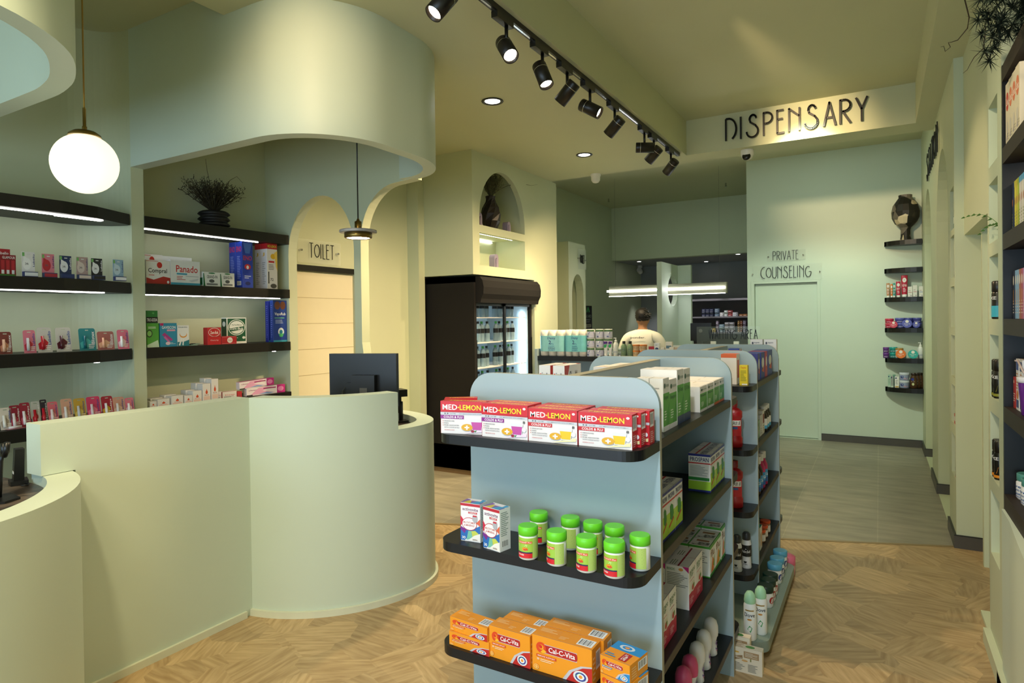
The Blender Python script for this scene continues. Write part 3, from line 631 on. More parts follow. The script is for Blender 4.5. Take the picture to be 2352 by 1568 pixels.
# dispensary counter with glass screen, monitor
e = empty('service_counter', (-1.95, 8.1, 0), 0, 'low dispensary counter with pale front behind the aisle shelves', 'counter')
MB().box(-.95, .45, 0, .45, 0, 1.2, PAINT2).build('body', e); MB().box(-.97, .47, -.02, .47, 1.2, 1.235, mat('#d8d5cc', .3)).build('worktop', e)
q = [(-2.022, 8.2, 1.491), (-1.261, 8.2, 1.475), (-1.866, 8.2, 1.335), (-1.287, 8.2, 1.348), (-1.259, 8.2, 1.741), (-1.87, 8.2, 1.451)]
e = empty('glass_screen', (0, 8.2, 1.235), 0, 'clear glass counter screen lettered WAITING AREA in thin black capitals', 'sign')
F = lambda u, v, c: (u, -c, v-1.235)
mb = MB(); u0, u1 = q[0][0], q[1][0]; vt = q[0][2]
mb.box(u0, u1, 0, .006, .002, vt-1.235, mat('#cfdcd8', .05, vary=0, alpha=.07)); mb.build('glass_pane', e)
ml = MB(); letters(ml, 'WAITING AREA', q[2][0], q[3][0], q[2][2], q[5][2]-q[2][2], lambda u, v, c: (u, -.001-c, v-1.235), .003, .07, gap=.18); ml.build('lettering', e)
for x in (q[2][0]+.05, q[2][0]+.33): MB().box(x-.03, x+.03, -.02, .026, 0, .07, WH).build('clip', e)
xx = -2.027
e = empty('computer_monitor', (xx, 8.3, 1.235), 0, 'back of a black computer monitor on the dispensary counter', 'monitor')
MB().box(-.1, .16, 0, .03, .07, .30, BLK).build('screen', e); MB().box(-.02, .04, .03, .05, 0, .15, BLK).box(-.08, .1, -.0, .12, 0, .01, BLK).build('stand', e)
mb = MB(); mb.lathe([(.02, 0), (.024, 0), (.024, .001), (.02, .001)], mat('#666666', .4, vary=0), 24); mb.build('round_emblem', e, (0.03, -.001, .2), rot=(R(90), 0, 0))
# ---------------- drinks fridge ----------------
FXX = -3.60
e = empty('drinks_fridge', (FXX, 5.44, 0), 0, 'tall dark drinks fridge with two lit glass doors full of water bottles', 'fridge')
FD = mat('#080504', .9, vary=.05); FW = mat('#bccfd9', .4)
FL = 1.24
mb = MB(); mb.box(-.66, 0, 0, .04, .05, 2.06, FD); mb.box(-.66, 0, FL-.04, FL, .05, 2.06, FD); mb.box(-.66, -.62, 0, FL, .05, 2.06, FD); mb.box(-.66, 0, 0, FL, 2.0, 2.06, FD); mb.box(-.66, 0, 0, FL, .05, .3, FD); mb.build('cabinet', e)
mb = MB(); mb.box(-.62, -.60, .05, FL-.05, .3, 1.8, FW); mb.box(-.6, -.03, .042, .052, .3, 1.8, FW); mb.box(-.6, -.03, FL-.052, FL-.042, .3, 1.8, FW); mb.build('liner', e)
hp = [(-.02, 1.79), (.06, 1.79), (.068, 1.83), (.095, 1.88), (.1, 1.95), (.085, 2.02), (.05, 2.06), (-.02, 2.06)]
mb = MB(); F0 = [(x, z) for x, z in hp]
vs = [(x, .03, z) for x, z in F0]+[(x, FL+.06, z) for x, z in F0]; n = len(F0)
mb.add(vs, [list(range(n)), [n+i for i in range(n)]]+[(i, (i+1) % n, n+(i+1) % n, n+i) for i in range(n)], FD); mb.build('header', e)
for j in range(2):
    a = .04+j*(FL/2-.05); b = a+FL/2+.01; xo = -.012 if j else -.03
    mb = MB(); mb.box(xo-.012, xo+.008, a, a+.035, .3, 1.79, BLK); mb.box(xo-.012, xo+.008, b-.035, b, .3, 1.79, BLK); mb.box(xo-.012, xo+.008, a, b, .3, .34, BLK); mb.box(xo-.012, xo+.008, a, b, 1.76, 1.79, BLK)
    dd = mb.build('door', e); MB().box(xo-.004, xo, a+.035, b-.035, .34, 1.76, mat('#10181c', .04, vary=0, alpha=.07)).build('glass', dd); MB().box(xo+.008, xo+.02, (a if j == 0 else b)-(-.01 if j == 0 else .025), (a if j == 0 else b)+(.025 if j == 0 else -.01), .9, 1.4, mat('#3a3a3c', .3, 1)).build('handle', dd)
MB().box(-.12, -.09, FL-.085, FL-.06, .4, 1.7, led(8, (.8, .95, 1))).box(-.1, -.07, .055, .07, .4, 1.76, led(3, (.8, .95, 1))).box(-.3, -.27, .1, FL-.1, 1.985, 1.995, led(8, (.8, .95, 1))).build('light_tube', e)
MB().box(-.5, -.46, FL/2-.03, FL/2+.0, .3, 1.8, FW).build('shelf_post', e)
fz = [1.37, 1.1]
fz = [fz[0]+(fz[0]-fz[1])*k for k in (1, 0, -1, -2, -3, -4)]
fz = [z for z in fz if z > .32]
for z in fz: MB().box(-.58, -.06, .055, FL-.055, z-.01, z, mat('#f2f6f8', .4)).build('shelf', e)
MB().box(-.64, 0, .01, FL-.01, 0, .05, mat('#7a6040', .6)).build('plinth', e)
def bottle(loc, label, cap, key):
    if key in BM: return dup(BM[key], loc, R(90), label)
    e2 = empty('water_bottle', loc, R(90), label, 'water bottle', 'water bottles in the fridge')
    MB().lathe([(.028, 0), (.031, .006), (.031, .15), (.027, .172), (.013, .20), (.0125, .212)], mat('#9fbcc8', .08, vary=.02, alpha=.6), 16).build('body', e2)
    MB().lathe([(.0316, .095), (.0316, .145)], ink('#15161c'), 16).build('paper_label', e2)
    MB().lathe([(.0145, .20), (.0145, .222), (.012, .224)], ink(cap), 12).build('cap', e2)
    BM[key] = e2; return e2
bn = 0
for si, z in enumerate(fz[:4]):
    for i in range(12):
        y = 5.44+.105+i*.0925; 
        if abs(y-(5.44+FL/2-.015)) < .045 or y > 5.44+FL-.2: continue
        for dp in (0,):
            g = (i*7+si*3) % 3 == 0
            bottle((FXX-.16+.012*((i+si) % 2), y, z+.0005), '%s-capped water bottle, %s place from the left on the %s fridge shelf' % ('green' if g else 'black', ORD[min(i, 11)], ['highest', 'second', 'third', 'fourth'][si]), '#46b04a' if g else '#1a1c20', 'bot'+str(g))
            bn += 1
# ---------------- gondola shelving ----------------
def gondola(loc, label, zs, L, panels, base=None, W=.68, htop=1.42, ends=((-1, True),), left=True):
    """origin at the right front foot of the first panel; Y runs along the unit"""
    e = empty('gondola_shelf', loc, 0, label, 'shelf unit', 'blue grey gondola shelf units')
    for k, y in enumerate((0, L)):
        out = [(-W, 0), (0, 0), (0, htop-.085)]+arc(-.085, htop-.085, .085, .085, 0, 90, 10)+arc(-W+.085, htop-.085, .085, .085, 90, 180, 10)
        p = weld(plate([out], .018, BLUEP, frame=lambda u, v, w_: (u, y+w_, v)).build('end_panel', e))
    for y in (0, L):
        mb = MB(); z0 = htop
        mb.box(-W+.1, -.1, y+.0005, y+.0175, htop, htop+.0008, EDGE); mb.box(0, .0008, y, y+.018, 0, htop-.09, EDGE); mb.build('edge_strip', e)
    MB().box(-W/2-.02, -W/2+.02, .018, L, .05, htop-.012, BLUEP).box(-W/2-.021, -W/2+.021, .018, L, htop-.012, htop-.01, EDGE).build('divider', e)
    for z in zs:
        MB().box(-W/2+.02, -.004, .018, L, z-.03, z, NAVYB).box(-.0045, -.003, .018, L, z-.03, z-.002, mat('#453d33', .5)).build('shelf', e)
        if left: MB().box(-W+.004, -W/2-.02, .018, L, z-.03, z, NAVYB).build('shelf', e)
    for s, on in ends:
        for z in zs:
            y0 = -.195 if s < 0 else L+.018; y1 = 0 if s < 0 else L+.018+.16; r_ = .06
            if s < 0: out = [(-W-.012, y1), (-W-.012, y0+r_)]+arc(-W-.012+r_, y0+r_, r_, r_, 180, 270, 8)+arc(-r_-.0, y0+r_, r_, r_, 270, 360, 8)+[(0, y1)]
            else: out = [(-W, y0), (.0, y0), (.0, y1-r_)]+arc(-r_, y1-r_, r_, r_, 0, 90, 8)+arc(-W+r_, y1-r_, r_, r_, 90, 180, 8)
            MB().prism(out, z-.03, z, NAVYB).build('end_shelf', e)
    if base:
        x0, x1, y0, y1, h = base; r_ = .06
        MB().prism([(x0, y1), (x0, y0)]+arc(x1-r_, y0+r_, r_, r_, 270, 360, 8)+arc(x1-r_, y1-r_, r_, r_, 0, 90, 8), h-.05, h, mat('#87998f', .4)).prism([(x0+.05, y1-.05), (x0+.05, y0+.05), (x1-.08, y0+.05), (x1-.08, y1-.05)], 0, h-.05, BLK).build('base', e)
    return e
ZG = [1.235, .885, .545, .18]
gondola((-.57, 1.855, 0), 'nearest blue grey gondola with cold remedy, vitamin jars and orange cartons on its end', ZG, 1.06, 2, ends=((-1, True), (1, True)))
ZG2 = [1.245, .915, .595, .27]
gondola((-.57, 3.60, 0), 'second blue grey gondola behind, with yellow carton and red mouthwash on its end', ZG2, .84, 2, base=(-.8, .115, -.5, .60, .09), ends=((-1, True), (1, True)))
# low wall units at the back left with the toilet paper
TY = 6.6
e = empty('gondola_shelf', (-2.96, TY, 0), 0, 'dark-shelved display unit by the yellow wall carrying toilet paper packs', 'shelf unit')
MB().box(-.475, -.44, -.16, .25, 0, 1.27, BLUEP).box(.455, .485, -.1, .25, 0, 1.27, BLUEP).box(-.44, .455, .2, .25, 0, 1.27, BLUEP).build('frame', e)
for z in (1.19, .8, .4): MB().box(-.44, .455, -.16, .2, z-.05, z, NAVYB).build('shelf', e)
e = empty('gondola_shelf', (-1.98, 6.2, 0), 0, 'grey display unit in the aisle beyond, its top row holding bottles, tubs and cartons', 'shelf unit')
MB().box(-.53, .60, .15, .19, 0, 1.25, BLUEP).box(-.53, -.50, -.12, .15, 0, 1.22, BLUEP).box(.57, .60, -.12, .15, 0, 1.22, BLUEP).build('frame', e)
for z in (1.225, .8, .4): MB().box(-.50, .57, -.12, .15, z-.03, z, NAVYB).build('shelf', e)
# ---------------- nearest gondola, end shelf one: cold remedy cartons ----------------
def remedy(cherry):
    c = '#8e2a8c' if cherry else '#c4202a'; dr = '#c04aa0' if cherry else '#e8c21a'
    F = [('r', 0, .66, 1, 1, '#cc1f2b'), ('p', [(.0, .66), (1, .66), (1, .70), (0, .68)], '#b51a25'), ('t', .045, .735, .36, .90, '#ffffff', 'MED'), ('r', .37, .80, .405, .83, '#f6e626'), ('t', .415, .735, .865, .90, '#f6e626', 'LEMON'), ('e', .93, .9, .03, .035, '#ffffff'),
         ('r', 0, .585, 1, .66, '#c9ccd6'), ('e', .10, .62, .018, .022, '#6b6d7a'), ('e', .155, .62, .018, .022, '#6b6d7a'), ('t', .2, .605, .33, .635, '#8a8c98', 'ANYTIME'), ('t', .40, .605, .94, .635, '#8a8c98', 'HOT MEDICATION WITH VITAMIN C'),
         ('r', 0, .46, .5, .57, c), ('t', .07, .48, .47, .55, '#ffffff', 'COLDS & FLU'), ('t', .9, .47, .95, .55, '#444444', '8'),
         ('t', .08, .375, .3, .405, '#555566', 'HEADACHES'), ('t', .08, .31, .17, .34, '#555566', 'PAIN'), ('t', .08, .245, .40, .275, '#555566', 'FEVER ASSOCIATED'), ('t', .08, .18, .40, .21, '#555566', 'WITH COLDS & FLU'), ('t', .08, .10, .3, .125, '#c4202a', 'CHERRY MENTHOL FLAVOUR' if cherry else 'ORIGINAL FLAVOUR')]
    F += [('e', .055, y, .008, .012, '#c4202a') for y in (.39, .325, .26)]
    F += [('p', [(.5, .02), (.98, .10), (.98, .2), (.6, .06)], '#eed6e6' if cherry else '#f5ebb0'), ('p', [(.645, .46), (.91, .46), (.88, .12), (.68, .12)], '#dfe3ea'), ('p', [(.66, .38), (.895, .38), (.87, .14), (.69, .14)], dr), ('e', .93, .3, .045, .07, '#e4e8ee'), ('e', .925, .3, .028, .05, '#f7f7fa'),
          ('e', .57, .21, .12, .105, '#dfa81c'), ('p', [(.675, .2), (.70, .21), (.675, .25)], '#dfa81c'), ('r', .555, .14, .585, .27, '#ffffff'), ('r', .52, .19, .62, .225, '#ffffff')]
    if cherry: F += [('e', .69, .10, .035, .04, '#9c1830'), ('p', [(.72, .1), (.78, .14), (.75, .07)], '#3c8a3c')]
    T = [('t', .15, .35, .5, .7, '#f0e040', 'MED'), ('t', .52, .35, .9, .7, '#f0e040', 'LEMON')]
    T = [('r', 0, 0, 1, 1, '#cc1f2b')]+T
    S = [('r', 0, 0, 1, 1, '#cc1f2b'), ('b', .12, .52, .85, .95, '#fff'), ('l', .15, .05, .85, .4, 6, '#f0c0c0')]
    return {'F': F, 'T': T, 'R': S, 'L': S, 'B': F[:6]}
rw = [(-1.009, 0.167, 0.105), (-0.843, 0.163, 0.099), (-0.677, 0.163, 0.098)]
RS = (.0, .052, .104)
HB = .112
for j, (xc, w_, h) in enumerate(rw):
    for k in range(3):
        if j == 0 and k == 2: continue
        lb = ['cherry cold remedy box, second from the left on the top end shelf', 'yellow drink cold remedy box, third from the left on the top end shelf', 'yellow drink cold remedy box at the right end of the top end shelf'][j]
        if k: lb = 'red topped cold remedy box %s behind the %s front box' % (['', 'directly', 'second row'][k], ['second', 'third', 'rightmost'][j])
        carton('cold_remedy_box', lb, 'medicine box', 'red and white cold remedy boxes', (xc+.010*k*(j == 2), 1.685+.0455*k+.001*k, 1.2352), 0, (w_-.001, .045, h), '#e9e4e4' if k == 0 else '#cc1f2b', remedy(j == 0), key='rem%d%d' % (j, k > 0))
w0 = rw[0][1]; h0 = rw[0][2]
carton('cold_remedy_box', 'cherry cold remedy box at the left end, turned to show its barcode side', 'medicine box', 'red and white cold remedy boxes', (-1.164, 1.69, 1.2352), R(12), (w0*.98, .045, h0), '#e9e4e4', remedy(True), key='remc')
carton('cold_remedy_box', 'red cold remedy box standing crosswise behind the leftmost one', 'medicine box', 'red and white cold remedy boxes', (-1.22, 1.755, 1.2352), R(32), (.11, .045, h0), '#cc1f2b', remedy(True), key='remc2')
# ---------------- end shelf two: multivitamin cartons and green-lidded jars ----------------
VD = lambda word: {'F': [('r', 0, .92, 1, .99, '#c02a3c'), ('t', .1, .80, .9, .88, '#7a3a6a', 'activovite'), ('r', .4, .73, .85, .78, '#c8384a'), ('t', .45, .74, .8, .77, '#ffffff', 'COMPLETE'),
    ('p', [(0, .66), (.2, .52), (0, .38)], '#d42a4a'), ('p', [(1, .62), (.8, .5), (1, .42)], '#e0664a'), ('p', [(0, .36), (.5, .30), (1, .44), (1, .12), (.55, .2), (.2, .02), (0, .02)], '#2a6cb8'), ('p', [(0, .38), (.3, .3), (.2, .2), (0, .3)], '#7a2a90'), ('p', [(.4, .28), (.55, .28), (.6, .08), (.3, .04)], '#7ac0a8'), ('p', [(.55, .28), (.75, .3), (1, .2), (.62, .1)], '#c8d05a'), ('p', [(1, .24), (1, .02), (.35, .02), (.7, .17)], '#f2ece6'),
    ('e', .46, .46, .38, .17, '#c02a3c'), ('e', .46, .46, .355, .155, '#f6f4f4'), ('t', .16, .47, .76, .52, '#c03a3a', word[0]), ('t', .2, .40, .72, .45, '#c03a3a', word[1]), ('p', [(.62, .68), (.86, .68), (.86, .56), (.74, .5), (.62, .56)], '#b4b4bc'), ('r', .64, .66, .84, .7, '#c8384a'), ('t', .08, .06, .26, .13, '#ffffff', '30'), ('t', .62, .05, .86, .09, '#8a6a5a', 'activa')],
    'R': [('l', .12, .35, .88, .93, 13, '#8d9a9a'), ('b', .15, .08, .85, .26, '#fff')], 'T': [('p', [(0, 0), (1, .0), (1, .5), (0, .9)], '#8a6ab0'), ('p', [(.1, 0), (.5, 0), (.3, .9)], '#d8c84a'), ('p', [(.5, 0), (.9, 0), (1, .9), (.8, 1)], '#4aa0d0'), ('r', .25, .55, .8, .8, '#efe6ea')]}
ZZ = [(-1.151, 0.073, 0.124), (-1.048, 0.069, 0.131)]
carton('vitamin_carton', 'rainbow-banded multivitamin carton at the far left of the middle end shelf', 'medicine box', 'multivitamin cartons', (ZZ[0][0], 1.70, .8855), R(4), (ZZ[0][1], .05, ZZ[0][2]), '#efeef0', VD(('MULTIVITAMIEN', '& MINERALE')))
carton('vitamin_carton', 'rainbow-banded multivitamin carton beside the green-lidded jars', 'medicine box', 'multivitamin cartons', (ZZ[1][0]-.003, 1.668, .8855), R(-12), (ZZ[1][1]*1.04, .05, ZZ[1][2]), '#efeef0', VD(('MULTIVITAMIN', '& MINERAL')))
jl = [('front', 0, 1213, 1272, 1.668), ('front', 1, 1279, 1288, 1.665), ('front', 2, 1347, 1303, 1.662), ('front', 3, 1411, 1316, 1.662), ('back', 0, 1240, 0, 1.80), ('back', 1, 1311, 0, 1.80), ('back', 2, 1362, 0, 1.79), ('back', 3, 1412, 0, 1.785), ('right', 0, 1470, 0, 1.745)]
JX = [-0.92, -0.823, -0.727, -0.643, -0.953, -0.841, -0.761, -0.689, -0.597]
hh = .098; rr = .0285
DJ = [('r', .0, .0, 1, 1, '#a4cc4a'), ('r', .72, 0, 1, 1, '#b7d170'), ('l', .75, .06, .97, .96, 16, '#6f8f4a'), ('r', .22, .72, .70, .84, '#e05a3a'), ('t', .24, .74, .68, .82, '#fbe9d8', 'NOVAVIT Plus'), ('p', [(.4, .4), (.5, .7), (.56, .66), (.48, .42)], '#cbe68a'), ('p', [(.3, .5), (.2, .66), (.27, .66)], '#cbe68a'), ('e', .48, .46, .09, .09, '#f09a2a'), ('e', .5, .43, .07, .05, '#d8501e'),
      ('r', .22, .24, .7, .30, '#1e2a55'), ('r', .22, .0, .7, .24, '#d8202c'), ('t', .25, .12, .45, .2, '#ffffff', 'NOVAGEN'), ('l', .25, .02, .66, .09, 2, '#f0a0a0')]
for i, (row, k, px, _, yj) in enumerate(jl):
    lb = {'front': 'green-lidded vitamin jar, %s from the left in the front row' % ORD[k], 'back': 'green-lidded vitamin jar, %s from the left in the back row' % ORD[k], 'right': 'green-lidded vitamin jar at the right end, apart from the rows'}[row]
    jar('vitamin_jar', lb, 'jar', 'green-lidded vitamin jars', (JX[i], yj, .8855), R([12, -28, -10, -6, 5, -40, 10, 0, -45][i]), [(.024, 0), (rr, .003), (rr, .07), (.026, .074), (.026, .08)], '#f1f3ee', [(.0285, .072), (.030, .073), (.030, .094), (.0275, .098)], '#6cd62a', DJ, r=rr, z0=.008, z1=.067, key='nov')
# ---------------- end shelf three: orange vitamin C cartons ----------------
def cal(small=False, blue=False):
    q = '#2f8fd0' if blue else '#c42a24'
    F = [('p', [(.58, 0), (1, 0), (1, .5), (.85, .44), (.68, .26)], q), ('p', [(.52, 0), (.58, 0), (.68, .26), (.85, .44), (1, .5), (1, .54), (.82, .48), (.63, .28)], '#c9c6cc'),
         ('r', .2, .55, .76, .80, '#c9c2cc'), ('r', .22, .565, .74, .785, '#b9251f'), ('e', .74, .675, .03, .108, '#b9251f'), ('t', .29, .61, .73, .75, '#ffffff', 'Cal-C-Vita'), ('e', .16, .69, .085, .15, '#e2491f'), ('e', .165, .70, .04, .07, '#f5a623'), ('e', .155, .71, .028, .05, '#d8301a'), ('p', [(.2, .66), (.26, .60), (.2, .54), (.15, .56)], '#f7b52a'),
         ('r', .08, .42, .42, .49, '#2f8fd0' if blue else '#d84a1e'), ('t', .10, .435, .40, .475, '#ffe9d0', 'IMMUNE SUPPORT'), ('t', .09, .33, .13, .39, '#fff2e0', '30'), ('l', .15, .3, .4, .39, 2, '#ffe2b8'), ('e', .82, .2, .12, .16, '#e8e6ea'), ('e', .82, .2, .09, .12, '#3a4a9a' if not blue else '#2f8fd0'), ('p', [(.73, .2), (.82, .32), (.82, .2)], '#4ab070'), ('e', .82, .2, .06, .08, '#f2f0f2'), ('e', .82, .2, .03, .045, '#f09a3a'), ('e', .08, .13, .045, .07, '#f8c878'), ('e', .08, .13, .036, .055, '#f39a2a'), ('r', .055, .12, .105, .14, '#f8c878'), ('r', .075, .08, .088, .18, '#f8c878')]
    T = [('r', .05, .35, .4, .9, '#f0982c'), ('l', .06, .5, .36, .85, 3, '#f8c888'), ('l', .42, .2, .6, .5, 3, '#f8c888'), ('b', .72, .15, .97, .8, '#fff')]
    if blue: T = [('r', 0, .55, 1, 1, '#2f8fd0'), ('e', .45, .78, .25, .14, '#d0dae4'), ('e', .45, .78, .16, .09, '#2f8fd0'), ('e', .45, .78, .08, .05, '#f09a3a'), ('r', .55, .08, .8, .5, '#b9251f'), ('t', .60, .12, .74, .46, '#ffffff', 'C-Vita'), ('l', .08, .1, .5, .3, 2, '#2f8fd0')]
    return {'F': F, 'T': T, 'R': [('b', .45, .35, .95, .85, '#fff'), ('l', .1, .1, .4, .8, 5, '#f8c888')], 'L': [('l', .1, .2, .9, .8, 5, '#f8c888')]}
zc = .5455; YC = 1.672
cc = [(-1.145, 0.158, 0.026), (-1.149, 0.149, 0.084), (-0.995, 0.151, 0.084), (-0.817, 0.199, 0.099), (-0.659, 0.093, 0.116)]
carton('vitamin_c_box', 'lower orange vitamin C carton of the stack at the left end', 'medicine box', 'orange vitamin C cartons', (cc[0][0], YC, zc), R(-2), (cc[0][1], .06, .044), '#f39a1e', cal(), key='cc1')
carton('vitamin_c_box', 'upper orange vitamin C carton of the left stack, with a barcode on its lid', 'medicine box', 'orange vitamin C cartons', (cc[0][0]-.004, YC+.004, zc+.0446), R(-5), (cc[0][1]*.97, .06, .044), '#f39a1e', cal(), key='cc2')
for k in range(2):
    carton('vitamin_c_box', ['tall orange vitamin C carton with red corner, second from the left', 'orange vitamin C carton hidden behind the second one'][k], 'medicine box', 'orange vitamin C cartons', (cc[2][0]+.012*k, YC+.001+.065*k, zc), R(-2), (cc[2][1]*.99, .062, .098-.002*k), '#f39a1e', cal(), key='cc3')
    carton('vitamin_c_box', ['largest orange vitamin C carton with the big red logo bar', 'orange vitamin C carton behind the largest one'][k], 'medicine box', 'orange vitamin C cartons', (cc[3][0]+.01*k, YC+.001+.065*k, zc), R(-1), (cc[3][1]*.99, .062, .107), '#f39a1e', cal(), key='cc4')
for k in range(2):
    carton('vitamin_c_box', ['orange and blue vitamin C carton at the right end, lowest of three', 'orange and blue vitamin C carton with blue lid, top of the right stack'][k], 'medicine box', 'orange vitamin C cartons', (cc[4][0]+.012, YC-.012+.004*k, zc+.0512*k), R(-14+3*k), (cc[4][1]*1.04, .10, .05), '#f39a1e', cal(blue=True), key='cc5')
# ---------------- nearest gondola, right side (faces +X) ----------------
def row_right(spec):
    for s in spec: carton(*s)
XF = -.60
def sideitem(name, label, cat, group, b, z, dpt, base, D, key=None, xf=XF, dz=0, rz=90):
    yc, w_, h = b; lo, hi = (1.879, 2.911) if yc < 3.2 else (3.625, 4.437); yc = max(lo+w_/2, min(yc, hi-w_/2))
    return carton(name, label, cat, group, (xf, yc, z+.0005+dz), R(rz), (w_*.985, dpt, h), base, D, key=key)
def green(title, orange=False):
    return {'F': [('r', 0, .0, 1, .72, '#5cae48'), ('p', [(.55, .3), (1, .55), (1, 0), (.4, 0)], '#3f9a3a'), ('e', .25, .86, .12, .05, '#2c5a48'), ('t', .42, .83, .92, .9, '#8a9a8a', 'iteronova'), ('t', .12, .58, .85, .68, '#2f6a48', title), ('l', .15, .2, .6, .4, 4, '#e4f2da'), ('r', 0, 0, 1, .1, '#e8703a' if orange else '#f2f2ee')],
            'L': [('l', .15, .3, .85, .85, 9, '#b0aca6'), ('r', .1, .1, .5, .2, '#dedad2')], 'T': [('r', .3, .4, .8, .42, '#b5aa92')]}
G1 = [(2.028, 0.068, 0.171), (2.106, 0.088, 0.162), (2.231, 0.006, 1.506), (2.198, 0.084, 0.187), (2.285, 0.089, 0.184), (2.498, 0.133, 0.098), (2.638, 0.146, 0.098), (2.812, 0.121, 0.099), (2.943, 0.14, 0.099)]
G1[5:] = [(2.53, .115, .098), (2.65, .115, .098), (2.762, .098, .1), (2.862, .095, .1)]
for i, (k, t, d, zt) in enumerate(((0, 'Stopper', .09, 0), (1, 'Stopper', .09, 0), (3, 'Q-Tuss', .13, 0), (4, 'Q-Tuss', .13, 0), (5, 'Bioper', .16, 0), (6, 'Bioper', .16, 0), (7, 'Corper', .18, 1), (8, 'Corper', .18, 1))):
    for r2 in range(2 if k < 2 else 1):
        b = G1[k]; b = (b[0], max(b[1], .03), min(max(b[2], .07), .21))
        D = green(t, zt == 1)
        if t == 'Q-Tuss': D['F'] = D['F']+[('r', 0, 0, 1, .15, '#24406e')]
        sideitem('syrup_carton', 'green and white remedy carton, %s from near end of top shelf%s' % (ORD[i], ', rear one' if r2 else ''), 'medicine box', 'green and white remedy cartons', b, 1.235, d*.5 if k < 2 else d, '#efebe4', D, xf=XF-(d*.5+.002)*r2)
PR = {'F': [('r', 0, .0, 1, .5, '#b4d83a'), ('r', 0, 0, 1, .06, '#24307a'), ('r', 0, .94, 1, 1, '#2a3388'), ('t', .1, .79, .92, .90, '#1c2a6c', 'PROSPAN'), ('r', .0, .72, 1, .755, '#cc3030'), ('p', [(.3, .36), (.5, .66), (.72, .6), (.8, .42), (.6, .28)], '#2f8a3a'), ('p', [(.5, .66), (.3, .62), (.32, .42)], '#2f8a3a'), ('p', [(.15, .22), (.8, .36), (.8, .31), (.15, .17)], '#c9452e')],
      'L': [('r', 0, .94, 1, 1, '#2a3388'), ('t', .08, .80, .92, .91, '#1c2a6c', 'PROSPAN'), ('r', 0, .74, 1, .77, '#cc3030'), ('l', .08, .42, .9, .7, 9, '#9aa0a0'), ('r', .0, .3, .95, .38, '#2f8a3a'), ('r', 0, 0, 1, .05, '#24307a'), ('r', 0, .05, 1, .28, '#a9d53a')], 'T': [('t', .1, .2, .9, .5, '#1c2a6c', 'PROSPAN'), ('r', 0, .62, 1, .7, '#cc3030')]}
P1 = [(1.998, 0.062, 0.184), (2.072, 0.087, 0.182), (2.163, 0.093, 0.184), (2.692, 0.105, 0.134), (2.796, 0.103, 0.142), (2.912, 0.129, 0.15)]
P1[3:] = [(2.68, .088, .14), (2.77, .088, .14), (2.86, .088, .14)]
for i, b in enumerate(P1):
    sideitem('cough_syrup_carton', 'cough syrup carton with green leaf, %s of the %s trio on the second shelf' % (ORD[i % 3], 'near' if i < 3 else 'far'), 'medicine box', 'leaf-printed cough syrup cartons', (b[0], b[1], .155), .885, .09, '#eceae4', PR, key='prosp')
def flu(c1): return {'F': [('r', 0, 0, 1, .1, '#4aa03a'), ('r', 0, .9, 1, 1, '#4aa03a'), ('t', .15, .62, .85, .85, '#8a5a32', 'flu'), ('p', [(.2, .12), (.5, .6), (.8, .4), (.7, .12)], c1), ('p', [(.6, .3), (.9, .6), (.8, .2)], '#4aa03a')],
    'L': [('r', 0, .93, 1, 1, '#4aa03a'), ('l', .08, .45, .9, .88, 7, '#9a9a9a'), ('b', .06, .06, .5, .2, '#fff'), ('r', 0, 0, 1, .04, '#4aa03a')], 'T': [('t', .12, .1, .5, .9, '#2a2f2a', 'Flutex'), ('r', .6, .2, .8, .8, '#a3704a'), ('r', 0, 0, 1, .05, '#4aa03a')]}
F1 = [(2.657, 0.095, 0.134), (2.76, 0.109, 0.116), (2.864, 0.081, 0.122)]
for r2 in range(2):
    for i, b in enumerate(F1):
        sideitem('flu_remedy_carton', 'green-edged flu remedy carton, %s in the %s row of the third shelf' % (ORD[i], ['front', 'rear'][r2]), 'medicine box', 'green-edged flu remedy cartons', (b[0], b[1], .125 if i < 2 else .14), .545, .085, '#f0eee8', flu('#e6a23a' if i % 2 else '#e8873a'), key='flu%d' % (i % 2), xf=XF-.087*r2)
BR = {'F': [('r', 0, 0, 1, .36, '#c02348'), ('t', .12, .80, .88, .88, '#3f7f4a', 'BRONCHO'), ('t', .12, .71, .6, .79, '#3f7f4a', 'STOP'), ('t', .12, .62, .7, .66, '#c02348', 'cough syrup'), ('e', .55, .46, .28, .12, '#e6e0d2'), ('e', .55, .44, .16, .07, '#c03a3a'), ('e', .66, .47, .08, .05, '#4a8a3a'), ('l', .12, .1, .7, .26, 4, '#f4b8c4')],
      'L': [('p', [(.72, 1), (1, 1), (1, .86)], '#c02378'), ('t', .06, .88, .4, .94, '#3f7f4a', 'BRONCHO'), ('e', .66, .92, .1, .035, '#e2a050'), ('l', .06, .5, .95, .84, 9, '#8a8a8a'), ('l', .06, .1, .5, .45, 7, '#aaaaaa')], 'T': [('r', .0, .42, 1, .5, '#a32238'), ('l', .1, .6, .9, .9, 3, '#8a9a80')]}
B1 = [(2.333, 0.101, 0.158), (2.434, 0.101, 0.141), (1.993, 0.077, 0.133), (2.075, 0.087, 0.13)]
for i, b in enumerate(B1):
    hgt = .155
    sideitem('chest_remedy_carton', ['crimson and white chest syrup carton beside the flu cartons', 'crimson and white chest syrup carton, far one touching the flu cartons', 'crimson and white chest syrup carton nearest the end panel', 'crimson and white chest syrup carton second from the end panel'][i], 'medicine box', 'crimson and white chest syrup cartons', (b[0], max(b[1], .045), hgt), .545, .085, '#f2eeea', BR, key='bron')
    sideitem('chest_remedy_carton', 'rear crimson and white chest syrup carton behind the %s one' % ORD[i], 'medicine box', 'crimson and white chest syrup cartons', (b[0], max(b[1], .045), hgt), .545, .085, '#f2eeea', BR, key='bron', xf=XF-.087)
